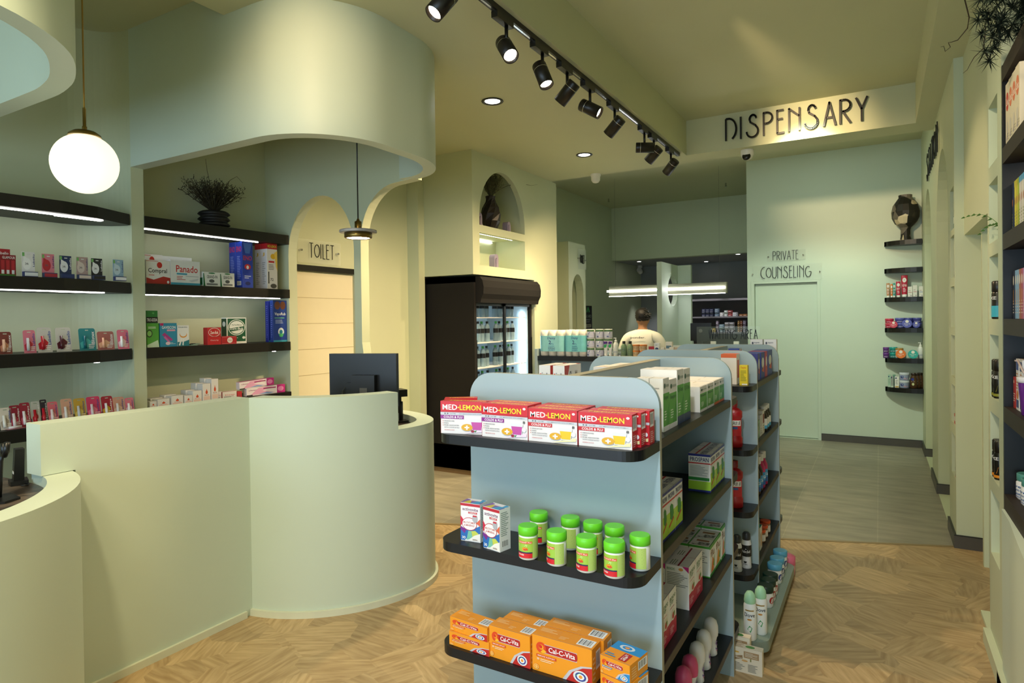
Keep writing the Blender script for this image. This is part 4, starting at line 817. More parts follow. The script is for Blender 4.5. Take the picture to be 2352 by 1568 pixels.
RP = [(.022, 0), (.026, .005), (.025, .025), (.022, .06), (.026, .08), (.026, .086)]
RC = [(.029, .082), (.0305, .096), (.030, .12), (.024, .142), (.012, .152), (.001, .154)]
Q1 = [(-0.637, 2.843, 0.18), (-0.65, 2.743, 0.18), (-0.647, 2.654, 0.18), (-0.628, 2.5, 0.18), (-0.627, 2.417, 0.18)]
ry = [2.72, 2.60, 2.49, 2.38, 2.29]
for i in range(5):
    jar('roll_on_deodorant', ['white-capped roll-on deodorant, farthest in the row on the lowest shelf', 'white-capped roll-on deodorant, second from the far end', 'white-capped roll-on deodorant next to the pink ones', 'pink-capped roll-on deodorant beside the white ones', 'pink-capped roll-on deodorant nearest the camera'][i], 'deodorant', 'roll-on deodorants', (-.625, ry[i], .1805), R(90), RP, '#eceaea', RC, '#e9e6e4' if i < 3 else '#d6507e', [('t', .35, .2, .62, .8, '#7a5a9a', 'S'), ('r', .4, .1, .6, .18, '#d77a9a')], r=.0255, z0=.015, z1=.075, capname='cap', key='roll%d' % (i < 3))
carton('vapour_rub_carton', 'blue and white vapour rub carton lying by the pink deodorants', 'medicine box', None, (-.6, 2.17, .1805), R(70), (.085, .055, .06), '#f2f2f2', {'T': [('r', 0, 0, .95, .75, '#1e4a9c'), ('t', .1, .3, .8, .6, '#ffffff', 'VapoRub'), ('r', .1, .2, .8, .25, '#4ab070')], 'F': [('r', .05, .1, .95, .8, '#1e4a9c')]})
# left side of the nearest gondola: magnesium cartons and flat white packs seen over the end panel
for i, (px, dd) in enumerate(((-1.20, 2.2), (-1.115, 2.2))):
    carton('magnesium_carton', ['white and red magnesium carton, left one over the gondola edge', 'white and red magnesium carton with its name large on the side'][i], 'medicine box', 'magnesium cartons', ([-1.244, -1.177][i], 2.42, 1.2355), 0, (.055, .17, 0.17049999999999987), '#eeeae6', {'F': [('r', .1, .68, .2, .8, '#d03040'), ('t', .25, .68, .9, .82, '#6a6a78', 'Slow-Mag'), ('l', .1, .35, .6, .6, 3, '#b0b0b8')], 'R': [('p', [(0, 1), (.3, 1), (0, .3)], '#c02a24'), ('t', .3, .5, .9, .85, '#1c1c1c', 'SlowMag'), ('r', .12, .45, .26, .7, '#b84a3a')], 'T': [('p', [(.5, 1), (1, .8), (1, 1)], '#c02a24')], 'L': []})
for i in range(2):
    carton('flat_carton', ['flat white carton between the magnesium cartons and the divider', 'flat white carton further along beside the divider'][i], 'medicine box', 'flat white cartons', (-1.03+.02*i, 2.60+.15*i, 1.2355), 0, (.13, .145, .155), '#ece8e2', {'T': [('l', .1, .2, .8, .6, 3, '#c8b8a0')]})
# ---------------- second gondola ----------------
e = carton('yellow_carton', 'yellow carton standing alone on the end shelf of the second gondola', 'medicine box', None, (-0.616, 3.47, 1.2455), 0, (0.041, .035, 0.105), '#e8cf2a', {'F': [('t', .15, .82, .85, .92, '#d8501e', 'Tixylix'), ('l', .12, .2, .88, .75, 10, '#8a8a2a'), ('r', .3, .02, .95, .08, '#f0eef0')], 'R': [('r', 0, 0, 1, 1, '#d9bf20')]})
carton('orange_white_carton', 'white carton with orange top behind the second panel edge', 'medicine box', None, (-0.6960000000000001, 3.5, 1.2455), 0, (.08, .09, .16), '#ece4dc', {'F': [('r', 0, .88, 1, 1, '#e0662c')], 'R': [('r', .2, .2, .8, .8, '#e0662c')], 'T': [('r', 0, 0, 1, 1, '#e0662c')]})
for i, z in enumerate((ZG2[1], ZG2[2])):
    jar('mouthwash_bottle', 'red mouthwash bottle on the %s end shelf of the second gondola' % ['upper', 'lower'][i], 'bottle', 'red mouthwash bottles', (-.675, 3.49, z+.0005), R(0),
        [(.040, 0), (.048, .006), (.048, .05), (.043, .06), (.043, .15), (.048, .16), (.048, .19), (.03, .205), (.02, .21), (.02, .215)], '#a81a20', [(.024, .213), (.024, .245), (.022, .248)], '#8f1a1c', [('r', .1, 0, .9, 1, '#c42430'), ('r', .2, .62, .85, .95, '#f2f2f2'), ('t', .22, .68, .83, .9, '#101010', 'LISTERINE'), ('r', .3, .42, .7, .56, '#2a5a9c'), ('p', [(.4, .35), (.6, .25), (.5, .1), (.35, .2)], '#e05a50')], r=.0432, z0=.062, z1=.148, capname='cap', sy=.72, key='lister')
jar('brown_bottle', 'small brown bottle with white cap and label on the end shelf below the mouthwash', 'bottle', None, (-.735, 3.53, ZG2[2]+.0005), 0, [(.02, 0), (.022, .004), (.022, .09), (.012, .11), (.012, .12)], '#2a1610', [(.015, .115), (.015, .145)], '#efefef', [('r', .2, .1, .8, .9, '#e8e6e2')], r=.0222, z0=.01, z1=.085, capname='cap')
SP = [(.022, 0), (.024, .005), (.021, .05), (.024, .1), (.023, .11)]
for i, (x, y) in enumerate(((-.655, 3.46), (-.62, 3.53))):
    jar('spray_deodorant', ['black and white spray deodorant on the low end shelf, front one', 'black and white spray deodorant on the low end shelf, rear one'][i], 'deodorant', 'black and white spray deodorants', (x, y, ZG2[3]+.0005), R(-6), [(.024, 0), (.026, .005), (.021, .055), (.0245, .09), (.0245, .13), (.019, .15)], '#dcdcde', [(.0195, .148), (.021, .155), (.020, .18), (.012, .188)], '#2b2d30', [('r', .0, .62, 1, 1.25, '#17181a'), ('t', .2, .82, .8, .98, '#e8e8e8', 'shield'), ('p', [(.4, .35), (.6, .35), (.55, .25), (.45, .25)], '#222222'), ('t', .38, .15, .62, .22, '#444444', '72h'), ('p', [(.5, 1.05), (.7, 1.2), (.55, 1.0)], '#f0f0f0')], r=.0247, z0=.005, z1=.1, capname='cap', key='shield')
for i, (x, y) in enumerate(((-.535, 3.12), (-.50, 3.20))):
    jar('spray_deodorant', ['white spray deodorant with mint cap on the base platform, front one', 'white spray deodorant with mint cap on the base platform, rear one'][i], 'deodorant', 'white mint-capped spray deodorants', (x, y, .0905), R(5), [(.026, 0), (.029, .005), (.0285, .16), (.024, .172)], '#eef0ec', [(.0245, .17), (.027, .18), (.024, .205), (.014, .222), (.004, .225)], '#a9dcb4', [('t', .25, .68, .75, .8, '#2b3440', 'Dove'), ('r', .3, .86, .7, .9, '#a08040'), ('e', .5, .6, .1, .03, '#c88a3a'), ('p', [(.4, .3), (.55, .2), (.62, .34), (.5, .42)], '#3c9a5a')], r=.0288, z0=.01, z1=.16, capname='cap', key='dove')
# cereal boxes on the platform between the gondolas
CE = {'F': [('r', .42, .62, .9, .88, '#b4946c'), ('l', .46, .66, .86, .85, 5, '#e6dcc8'), ('p', [(.05, .6), (.38, .7), (.38, .56), (.05, .46)], '#9a7a52'), ('t', .08, .55, .35, .62, '#f0e6d4', 'CEREALS'), ('p', [(.62, .62), (.66, .62), (.66, .5), (.62, .5)], '#8a8a4a'), ('e', .45, .5, .1, .04, '#e0b070'), ('e', .2, .8, .08, .03, '#e8b84a'), ('l', .06, .08, .45, .4, 6, '#8a8a80'), ('l', .55, .08, .92, .4, 6, '#8a8a80')], 'T': [('e', .6, .5, .15, .3, '#5a9a4a'), ('l', .1, .1, .4, .9, 3, '#c9a87a')]}
carton('cereal_box', 'cream baby cereal box with brown signboard print standing on the platform', 'cereal box', 'cream cereal boxes', (-0.527, 2.97, .0005), 0, (.135, .04, .112), '#efe3cc', CE)
carton('cereal_box', 'cream baby cereal box hidden behind the first on the left', 'cereal box', 'cream cereal boxes', (-0.58, 3.02, .0005), 0, (.12, .04, .135), '#efe3cc', CE)
# right side of the second gondola
X2 = -.59
W1 = [(3.797, 0.075, 0.056), (3.938, 0.144, 0.121), (4.069, 0.085, 0.114), (4.221, 0.182, 0.097)]
for i, (b, c, t) in enumerate(zip(W1, ('#3a3f8c', '#2b3f98', '#b43a58', '#3550a8'), ('blue and red wafer pack', 'blue wafer pack', 'crimson sachet pack', 'blue folded pack'))):
    sideitem('snack_pack', t+' atop the second gondola, %s from the left' % ORD[i], 'packet', 'packets on the second gondola', (b[0], max(b[1], .04), .15), 1.245, .09, c, {'F': [('e', .5, .6, .3, .2, '#e8e8f0'), ('p', [(.2, .3), (.8, .5), (.8, .2)], '#c8402a')], 'L': [('l', .1, .2, .9, .8, 5, '#e4d8e8')]}, xf=X2)
carton('red_top_box', 'blue and red striped carton behind the packets on the second gondola', 'medicine box', None, (-.68, 3.75, 1.2455), R(90), (.07, .06, .18), '#27408c', {'F': [('r', 0, .8, 1, .95, '#c8283a'), ('r', 0, .95, 1, 1, '#eeeeee')], 'L': [('r', 0, .75, 1, .95, '#c8283a')]})
AB = [(.022, 0), (.025, .004), (.025, .095), (.013, .12), (.013, .13)]
for i, (x, y) in enumerate(((-.61, 4.05), (-.61, 4.12), (-.61, 4.19), (-.675, 4.08), (-.675, 4.16), (-.61, 3.72))):
    jar('medicine_bottle', 'dark medicine bottle with ribbed white cap, %s on the second shelf of the second gondola' % ORD[i], 'bottle', 'dark medicine bottles', (x, y, ZG2[1]+.0005), R(80), AB, '#1f1512', [(.016, .122), (.017, .124), (.017, .148), (.0155, .15)], '#dcdad8', [('r', .1, .1, .9, .85, '#d9d6cf'), ('r', .1, .1, .9, .35, '#4aa0c8')], r=.0252, z0=.01, z1=.09, capname='cap', key='dark')
for i, (y, c, h) in enumerate(((3.80, '#8fb894', .10), (3.89, '#d8d6d8', .12), (3.975, '#e2dcd6', .135))):
    carton('medicine_carton', ['pale green carton at the near end of the second shelf of the second gondola', 'light grey carton leaning in the middle of the second shelf of the second gondola', 'white carton with dark red mark beside the dark bottles'][i], 'medicine box', 'cartons on the second gondola', (-.595, y, ZG2[1]+.0005), R(90), (.07, .10, h), c, {'F': [('r', .1, .45, .9, .85, ['#6f8f74', '#c4c2c6', '#8a2a30'][i]), ('l', .1, .1, .8, .4, 3, '#9a9a9a')], 'L': [('l', .1, .5, .9, .9, 4, '#a0a0a0')]})
for i, (y, mg) in enumerate(((3.72, 0), (3.80, 0), (3.88, 0), (3.97, 1), (4.06, 1))):
    jar('mouthwash_bottle' if 0 else 'syrup_bottle', ['dark brown syrup bottle with blue label, first from the near end', 'dark brown syrup bottle with blue label, second from the near end', 'dark brown syrup bottle with blue label, next to the magenta ones', 'magenta syrup bottle beside the brown ones', 'magenta syrup bottle at the far end of its row'][i], 'bottle', 'syrup bottles on the third shelf', (-.62, y, ZG2[2]+.0005), R(80), [(.03, 0), (.033, .005), (.033, .12), (.018, .155), (.018, .165)], '#b01a5c' if mg else '#23130e', [(.022, .158), (.023, .16), (.023, .195), (.021, .198)], '#dedcda', [('r', .05, .1, .95, .8, '#2f8fc8'), ('r', .05, .1, .95, .35, '#1f5aa8'), ('t', .3, .45, .7, .62, '#ffffff', 'Gav')], r=.0333, z0=.01, z1=.115, capname='cap', key='syr%d' % mg)
for i, (x, y) in enumerate(((-.62, 3.98), (-.62, 4.07), (-.62, 4.17), (-.70, 3.95))):
    jar('baby_food_jar', 'small baby food jar with orange lid, %s from the near end of its shelf' % ORD[i] if i < 3 else 'small baby food jar with orange lid, rear one at the back', 'jar', 'orange-lidded baby food jars', (x, y, ZG2[3]+.0005), R(80), [(.026, 0), (.029, .004), (.028, .05), (.026, .058)], '#8f6a4a', [(.0295, .056), (.0305, .058), (.0305, .070), (.0285, .072)], '#d8501e', [('r', .1, .05, .9, .9, '#dcd6cc')], r=.0292, z0=.006, z1=.05, key='baby')
for i, (y, h) in enumerate(((3.67, .14), (3.76, .19), (3.85, .13))):
    carton('teal_carton', ['teal carton nearest the panel on the lowest shelf of the second gondola', 'tall teal carton on the lowest shelf of the second gondola', 'white carton with teal lid beside the tall teal one'][i], 'medicine box', 'teal cartons', (-.595, y, ZG2[3]+.0005), R(90), (.07, .10, h), '#2a9a9a' if i < 2 else '#e6e4e0', {'F': [('r', .1, .15, .9, .7, '#d9b79a'), ('l', .1, .75, .9, .9, 2, '#f0f0f0')], 'L': [('r', 0, 0, 1, 1, '#1f8484' if i < 2 else '#efefee')], 'T': [('r', 0, 0, 1, 1, '#2a9a9a')]})
WJ = [(.034, 0), (.038, .006), (.038, .07), (.033, .08)]
for i, y in enumerate((3.52, 3.605, 3.69, 3.86, 3.96, 4.09)):
    dk = i < 3
    jar('cream_jar', ['dark green-lidded cream jar nearest the camera on the base platform', 'dark green-lidded cream jar, middle one of three on the platform', 'dark green-lidded cream jar touching the blue-lidded ones', 'blue-lidded cream jar next to the dark green ones', 'blue-lidded cream jar, middle one of three on the platform', 'blue-lidded cream jar farthest along the platform'][i], 'jar', 'cream jars on the platform', (-.525, y, .0905), R(80), WJ, '#e9e9e6', [(.039, .076), (.040, .078), (.040, .106), (.037, .108)], '#0d2f24' if dk else '#58a4c8', [('e', .4, .5, .12, .3, '#b03030' if dk else '#27408c'), ('l', .6, .2, .9, .8, 5, '#8a8a8a')], r=.0382, z0=.01, z1=.068, key='wj%d' % dk)
jar('pink_tub', 'pink tub with pink lid at the far corner of the base platform', 'jar', None, (-0.5, 4.13+.12, .0005), 0, [(.035, 0), (.04, .005), (.04, .06), (.034, .066)], '#d8a2a8', [(.041, .064), (.042, .066), (.042, .115), (.02, .128), (.001, .13)], '#e0708c', [('b', .1, .1, .35, .7, '#fff')], r=.0402, z0=.006, z1=.056)
jar('vitamin_bottle' if 0 else 'pill_bottle', 'big orange pill bottle with white cap beyond the gondolas', 'bottle', 'orange pill bottles', (-1.608, 6.17, 1.2255), 0, [(.042, 0), (.05, .006), (.05, .07), (.03, .09), (.03, .095)], '#d8581a', [(.035, .092), (.036, .094), (.036, .12), (.034, .122)], '#ece8e4', [('r', .1, .0, .9, .5, '#e8c8a8')], r=.0502, z0=.01, z1=.068, capname='cap')
jar('pill_bottle', 'smaller orange pill bottle with white cap beside the big one', 'bottle', 'orange pill bottles', (-1.537, 6.25, 1.2255), 0, [(.032, 0), (.036, .006), (.036, .07), (.02, .088), (.02, .095)], '#d8581a', [(.026, .092), (.027, .094), (.027, .12), (.025, .122)], '#ece8e4', [('r', .1, .0, .9, .5, '#e8c8a8')], r=.0362, z0=.01, z1=.068, capname='cap')
for i, b in enumerate([(-0.714, 0.078, 0.207), (-0.628, 0.078, 0.207)]):
    carton('effervescent_carton', ['white carton with red sunburst on top of the second gondola, left one', 'white carton with red sunburst on top of the second gondola, right one'][i], 'medicine box', 'white sunburst cartons', (b[0], 4.5, 1.2455), 0, (b[1], .05, b[2]), '#ecebee', {'F': [('e', .5, .58, .34, .2, '#c82a30'), ('e', .5, .58, .24, .14, '#f0d8a0'), ('e', .5, .58, .13, .08, '#c82a30'), ('e', .2, .88, .07, .04, '#3a3f55'), ('t', .32, .86, .75, .91, '#5a5f70', 'aspen'), ('p', [(0, 0), (1, .0), (1, .25), (0, .3)], '#b02a3a')], 'R': [('r', 0, 0, 1, .3, '#b02a3a')]})
# ---------------- blister cards ----------------
def blister(label, group, b, z, card, ink2, tubec, word, lean=8, x=-4.10, tubex=.3, rot=0, base=None):
    yc, w_, h = b
    e = empty('lip_balm_pack', (x, yc, z+.001), R(90+rot), label, 'lip balm pack', group, rot=(R(-lean), 0, R(90+rot)))
    c = min(w_*.18, .012)
    out = [(-w_/2, 0), (w_/2, 0)]+arc(w_/2-c, h-c, c, c, 0, 90, 4)+arc(-w_/2+c, h-c, c, c, 90, 180, 4)
    hole = [(-.009, h-.014), (.009, h-.014), (.009, h-.009), (-.009, h-.009)]
    mb = weld(plate([out, hole], .0012, mat(card, .35, vary=.03), frame=lambda u, v, q: (u, q, v)).build('card', e))
    m2 = MB(); F = faceF(w_, .001, h, 'F')
    D = [('p', [(.05, .35), (.5, .55), (.75, .4), (.6, .15), (.1, .12)], ink2), ('l', .55, .08, .92, .3, 3, '#f0e8e8')]
    if base: D += [('r', .0, .0, 1, .2, base)]
    decals(m2, F, D, e0=.0004)
    vs, fs = textmesh(word)     # the brand word runs up the right edge
    m2.add([F(.93-.2*yv, .30+.55*xv, .0012) for xv, yv in vs], fs, ink('#f4f0f2' if card[1] < 'c' else '#2f4f9c'))
    m2.build('print', e)
    mb = MB(); xx = (tubex-.5)*w_; mb.lathe([(.001, 0), (.0075, 0), (.0075, h*.28), (.0068, h*.285), (.0068, h*.55), (.001, h*.555)], mat(tubec, .2, vary=.02), 14)
    mb.build('tube', e, (xx, -.009, h*.1))
    return e
def carded(label, group, b, z, card, drop, basec, word='Labello', x=-4.10):
    """lip balm carton: folded card with a raised box at its foot"""
    yc, w_, h = b
    e = empty('lip_balm_pack', (x, yc, z+.001), R(90), label, 'lip balm pack', group)
    w2 = min(w_, .062)
    mb = MB(); mb.box(-w2/2, w2/2, 0, .002, 0, h, mat(card, .4, vary=.02)); F = faceF(w2, .002, h, 'F')
    D = [('e', .38, .52, .33, .24, drop), ('p', [(.1, .6), (.12, .85), (.5, .72)], drop), ('t', .24, .48, .5, .57, '#5a5560', '24h'), ('r', .02, .82, .2, .97, '#7ab86a'), ('r', .4, .88, .65, .92, '#dddddd')]
    decals(mb, F, D, e0=.0003)
    vs, fs = textmesh(word); mb.add([F(.97-.14*yv, .42+.5*xv, .0008) for xv, yv in vs], fs, ink('#f4f4f6' if card in ('#22345e', '#20242c') else '#2a3f80')); mb.build('card', e)
    mb = MB(); mb.box(-w2/2, w2/2+.004, -.026, 0, 0, h*.2, mat('#2a3a6a', .4)); mb.box(-w2/2+.002, w2/2+.003, -.0265, -.026, h*.03, h*.17, ink(basec)); mb.build('tray', e)
    return e
ZB = [z+.0006 for z in ZS]
u = [(1.7, 0.085, 0.139), (1.796, 0.085, 0.135), (1.885, 0.082, 0.132), (1.974, 0.081, 0.132), (2.055, 0.074, 0.13), (2.179, 0.078, 0.132)]
for i, (b, c, dr, bc, nm) in enumerate(zip(u, ('#e8e4e4', '#dd7f92', '#22345e', '#b59a98', '#20242c', '#93b4cc'), ('#f7f5f5', '#c0303c', '#e9e9ef', '#d9c9c4', '#e9e9ef', '#c9dde9'), ('#e8e8ee', '#b03040', '#2a3a70', '#d9c9c4', '#202226', '#e8e8ee'), ('white', 'pink', 'navy blue', 'dusty rose', 'black', 'light blue'))):
    carded('%s lip balm card with a drop print on the upper curved shelf' % nm, 'lip balm cards', b, ZB[1], c, dr, bc, x=-4.08)
b = (1.61, 0.078, 0.117)
mb_ = carton('lip_balm_multipack', 'red multi-pack of lip balms at the left edge of the upper curved shelf', 'lip balm pack', None, (-4.1, b[0], ZB[1]), R(90), (b[1], .02, b[2]), '#8a1822', {'F': [('t', .2, .82, .95, .94, '#f2e6e6', 'GLAMOUR'), ('r', .05, .03, .95, .1, '#4a8a3a')]+[p for k in range(3) for p in (('r', .12+.3*k, .12, .32+.3*k, .75, '#b82a34'), ('r', .14+.3*k, .12, .30+.3*k, .3, '#f0eeee'))]})
carton('lip_balm_multipack', 'second red multi-pack standing behind the first at the left edge', 'lip balm pack', None, (-4.14, b[0]-.01, ZB[1]), R(90), (b[1], .02, b[2]+.035), '#a01c28', {'F': [('r', .2, .7, .8, .76, '#4a8a3a'), ('t', .2, .8, .9, .9, '#f4e8e8', 'Labello')]})
u = [(1.597, 0.057, 0.122), (1.71, 0.059, 0.129), (1.784, 0.073, 0.143), (1.881, 0.08, 0.141), (2.009, 0.092, 0.134), (2.113, 0.096, 0.113), (2.216, 0.069, 0.122)]
S3 = [('#7a3a34', '#c98a6a', '#e0b090', 'Blistex', 'brown balm pack cut by the left edge of the photo'), ('#d8788c', '#c0303c', '#c8c8c8', 'Labello', 'pink lip balm card on the middle curved shelf beside the red lipstick pack'), ('#c9c4bc', '#c02030', '#b52029', 'Labello', 'clear pack with a red lip crayon'), ('#c9c4bc', '#5a1a26', '#4a1a24', 'Labello', 'clear pack with a dark plum lip crayon'), ('#1f7f86', '#4ab0b0', '#0f5a66', 'Blistex', 'teal lip balm pack with a white logo'), ('#a8605c', '#e0b090', '#e0a888', 'Blistex', 'brownish rose lip balm pack with a round pot'), ('#e0708c', '#f2d0d8', '#f0f0f0', 'Labello', 'pink lip balm card at the right end of the middle curved shelf')]
for b, (c, i2, tc, wd, lb) in zip(u, S3): blister(lb, 'lip balm packs', b, ZB[2], c, i2, tc, wd)
u = [(1.585, 0.055, 0.119), (1.629, 0.049, 0.127), (1.677, 0.049, 0.136), (1.728, 0.042, 0.137), (1.768, 0.033, 0.143), (1.813, 0.051, 0.125), (1.885, 0.059, 0.134), (1.954, 0.062, 0.129), (2.03, 0.076, 0.131), (2.108, 0.066, 0.125), (2.175, 0.068, 0.112), (2.239, 0.053, 0.1)]
S4 = [('#d9cfc4', '#b0a090', '#f0ece4', 'white lip balm blister at the very left of the lowest curved shelf'), ('#8a1a30', '#c0405a', '#e8e0e0', 'maroon lip balm blister next to the white one'), ('#941f36', '#d06078', '#efe8e8', 'maroon lip balm blister left of the clear pack'), ('#b9b8b0', '#c02030', '#b52029', 'clear blister with a red stick on the lowest curved shelf'), ('#2a2430', '#b02030', '#c02030', 'narrow black and red blister on the lowest curved shelf'), ('#dc6a78', '#f0a0a8', '#f4e0e0', 'coral pink blister left of the gap'),
      ('#d8a48c', '#e8c4b0', '#efe9e4', 'beige blister right of the gap'), ('#c9a03a', '#e8d070', '#d0d0d4', 'yellow blister with a silver tube'), ('#d83a6a', '#f080a0', '#e8d8dc', 'hot pink blister in the middle of the lowest curved shelf'), ('#a81c34', '#d8b020', '#f0f0f0', 'red blister with a yellow value sticker'), ('#d09a86', '#e8c4b0', '#e4e0dc', 'beige blister near the pillar'), ('#e0788c', '#f4d8d8', '#f4f0f0', 'pink blister at the right end of the lowest curved shelf')]
for i, (b, (c, i2, tc, lb)) in enumerate(zip(u, S4)): blister(lb, 'lip balm blisters', b, ZB[3], c, i2, tc, 'softlips', lean=12, x=-4.08)
for i, (yy_, xx_) in enumerate(((1.62, -4.05), (1.72, -4.045))):
    e = empty('lip_balm_pack', (xx_, yy_, ZB[3]+.002), R(95), ['lip balm blister lying flat at the shelf edge, left one', 'lip balm blister lying flat at the shelf edge, right one'][i], 'lip balm pack', 'lip balm blisters')
    MB().box(-.04, .04, -.0, .04, 0, .0012, mat('#c98a92', .35)).build('card', e); MB().lathe([(.001, -.03), (.007, -.03), (.007, .03), (.001, .03)], mat('#e8e2e4', .2), 12).build('tube', e, (0, .02, .0085), rot=(0, R(90), 0))
# ---------------- bay under the canopy ----------------
XB = -4.19
def bay(name, label, cat, b, z, d, base, D, dx=0, key=None):
    return carton(name, label, cat, None, (XB-dx, b[0], z), R(90), (b[1]*.99, d, b[2]), base, D, key=key)
b = [(2.498, 0.166, 0.16), (2.691, 0.219, 0.171), (2.891, 0.136, 0.104), (3.019, 0.12, 0.105), (3.195, 0.096, 0.353), (3.423, 0.1, 0.362), (2.454, 0.082, 0.159), (2.561, 0.119, 0.16), (2.666, 0.086, 0.144), (2.904, 0.109, 0.125), (3.025, 0.128, 0.058), (3.135, 0.175, 0.198), (3.492, 0.137, 0.334)]
CO = {'F': [('e', .55, .80, .11, .13, '#c8281e'), ('t', .08, .42, .86, .66, '#1c1c1e', 'Compral'), ('l', .1, .34, .5, .4, 1, '#c8281e'), ('p', [(0, 0), (1, 0), (1, .28), (.7, .33), (.3, .18), (0, .26)], '#b8241e'), ('e', .9, .1, .05, .06, '#f0f0f0'), ('r', 0, .94, .5, .97, '#d8a0a0')]}
bay('painkiller_carton', 'white and red painkiller carton with two red balls, front one', 'medicine box', b[0], ZB[1], .05, '#ecebea', CO)
bay('painkiller_carton', 'white and red painkiller carton standing behind the front one with red balls', 'medicine box', (b[0][0]-.01, b[0][1], b[0][2]+.045), ZB[1], .05, '#ecebea', CO, dx=.07)
PA = {'F': [('t', .18, .52, .92, .80, '#c8242c', 'Panado'), ('r', .2, .42, .55, .49, '#3f9ec0'), ('l', .2, .2, .5, .38, 3, '#c05050'), ('l', .5, .34, .95, .4, 1, '#b8bcc4'), ('r', 0, 0, 1, .1, '#3fa8c8'), ('p', [(.6, .2), (.95, .3), (.9, .2), (.7, .14)], '#cfd6dc')]}
bay('painkiller_carton', 'white carton with large red letters and a light blue foot, front one', 'medicine box', b[1], ZB[1], .05, '#eceeef', PA)
bay('painkiller_carton', 'white carton with large red letters, rear one of the pair', 'medicine box', (b[1][0]-.015, b[1][1], b[1][2]+.03), ZB[1], .05, '#eceeef', PA, dx=.07)
GP = {'F': [('t', .22, .56, .85, .78, '#2a2a2c', 'GRAND-PA'), ('e', .5, .38, .16, .12, '#55585a'), ('r', .2, .1, .85, .22, '#7a7c7c'), ('p', [(0, 0), (.12, 0), (.05, .9), (0, .9)], '#1e6a3a'), ('e', .5, .92, .2, .05, '#4a8a5a')], 'L': [('r', .1, .1, .9, .6, '#2a7a4a')]}
bay('powder_carton', 'small white headache powder carton with green side, left one', 'medicine box', b[2], ZB[1], .07, '#eceeea', GP); bay('powder_carton', 'small white headache powder carton with green side, right one', 'medicine box', b[3], ZB[1], .07, '#eceeea', GP)
EN = {'F': [('t', .12, .60, .9, .70, '#d02a30', 'ENO'), ('e', .5, .46, .3, .06, '#d02a30'), ('e', .5, .45, .12, .04, '#f0f0f2'), ('p', [(.1, .98), (.9, .98), (.7, .75), (.3, .75)], '#4a78d0'), ('l', .2, .2, .8, .28, 2, '#c8d4f0'), ('e', .5, .1, .25, .04, '#14246a')], 'L': [('t', .1, .78, .9, .90, '#d02a30', 'ENO'), ('l', .2, .2, .8, .7, 14, '#8a9ae0'), ('b', .15, .06, .8, .15, '#fff')]}
bay('fruit_salt_carton', 'tall blue fruit salt box with red letters, front one', 'medicine box', b[4], ZB[1], .075, '#1f3fae', EN); bay('fruit_salt_carton', 'tall blue fruit salt box directly behind the front one', 'medicine box', b[4], ZB[1], .075, '#1f3fae', EN, dx=.078)
ML = {'F': [('r', 0, .88, 1, 1, '#c8242a'), ('t', .08, .91, .92, .97, '#f0e040', 'MED-LEMON'), ('e', .6, .72, .25, .06, '#e8b820'), ('r', .15, .58, .7, .62, '#c8242a'), ('l', .15, .42, .8, .55, 4, '#7a7a80'), ('r', .1, .12, .2, .38, '#333333'), ('t', .3, .18, .6, .24, '#333333', '72'), ('p', [(.7, .8), (1, .85), (1, .4), (.85, .5)], '#f0cf60'), ('e', .6, .07, .3, .05, '#55504a')], 'L': [('r', 0, .88, 1, 1, '#c8242a'), ('t', .2, .72, .6, .8, '#e8b820', 'J'), ('l', .2, .1, .8, .6, 12, '#b0aca8')]}
bay('cold_remedy_dispenser', 'tall white and red sachet dispenser at the right end, front one', 'medicine box', b[5], ZB[1], .07, '#eae6e2', ML); bay('cold_remedy_dispenser', 'tall white and red sachet dispenser at the right end, rear one', 'medicine box', (b[5][0]-.0, b[5][1], b[5][2]+.0), ZB[1], .07, '#eae6e2', ML, dx=.074)
bay('antacid_carton', 'green antacid carton beside the pillar', 'medicine box', b[6], ZB[2], .09, '#58a83e', {'F': [('e', .2, .58, .25, .16, '#2a2a2a'), ('e', .2, .58, .19, .12, '#8ac86a'), ('p', [(0, .1), (.9, .3), (1, 0), (0, 0)], '#d0e8c8'), ('l', .1, .78, .9, .88, 2, '#e8f4e0')]})
bay('antacid_carton', 'green and black antacid box stacked on top of the green carton', 'medicine box', (b[6][0]-.005, b[6][1]*.95, .085), ZB[2]+b[6][2]+.0005, .08, '#2f7f3a', {'F': [('r', 0, .05, 1, .5, '#141414'), ('t', .05, .15, .95, .4, '#f0f0f0', 'TRO-SODA'), ('e', .6, .8, .1, .06, '#5ab05a')]})
bay('antacid_carton', 'teal blue antacid carton with pink sachets', 'medicine box', b[7], ZB[2], .07, '#2a90b4', {'F': [('t', .1, .76, .92, .88, '#f0f4f6', 'GAVISCON'), ('r', .0, .9, .2, 1, '#c0286a'), ('r', .4, .66, .9, .73, '#e0a0b8'), ('p', [(.1, .5), (.25, .6), (.75, .3), (.65, .24)], '#b03a8a'), ('p', [(.2, .4), (.3, .45), (.6, .2), (.5, .16)], '#d070b0'), ('e', .45, .14, .14, .07, '#e8d0d8'), ('l', .55, .1, .92, .18, 2, '#d0e8f0')]})
bay('sachet_carton', 'white carton with an orange swirl and white sticks', 'medicine box', b[8], ZB[2], .07, '#e9ecec', {'F': [('t', .1, .88, .85, .95, '#2a5a6a', 'imecto'), ('e', .5, .55, .32, .15, '#e0953a'), ('e', .5, .59, .28, .13, '#e9ecec'), ('p', [(0, 0), (1, 0), (1, .3), (.6, .22), (0, .2)], '#1f7a8a'), ('p', [(.1, .05), (.3, .38), (.4, .35), (.22, .03)], '#f2f4f4'), ('p', [(.4, .05), (.45, .35), (.55, .33), (.5, .03)], '#f2f4f4')]})
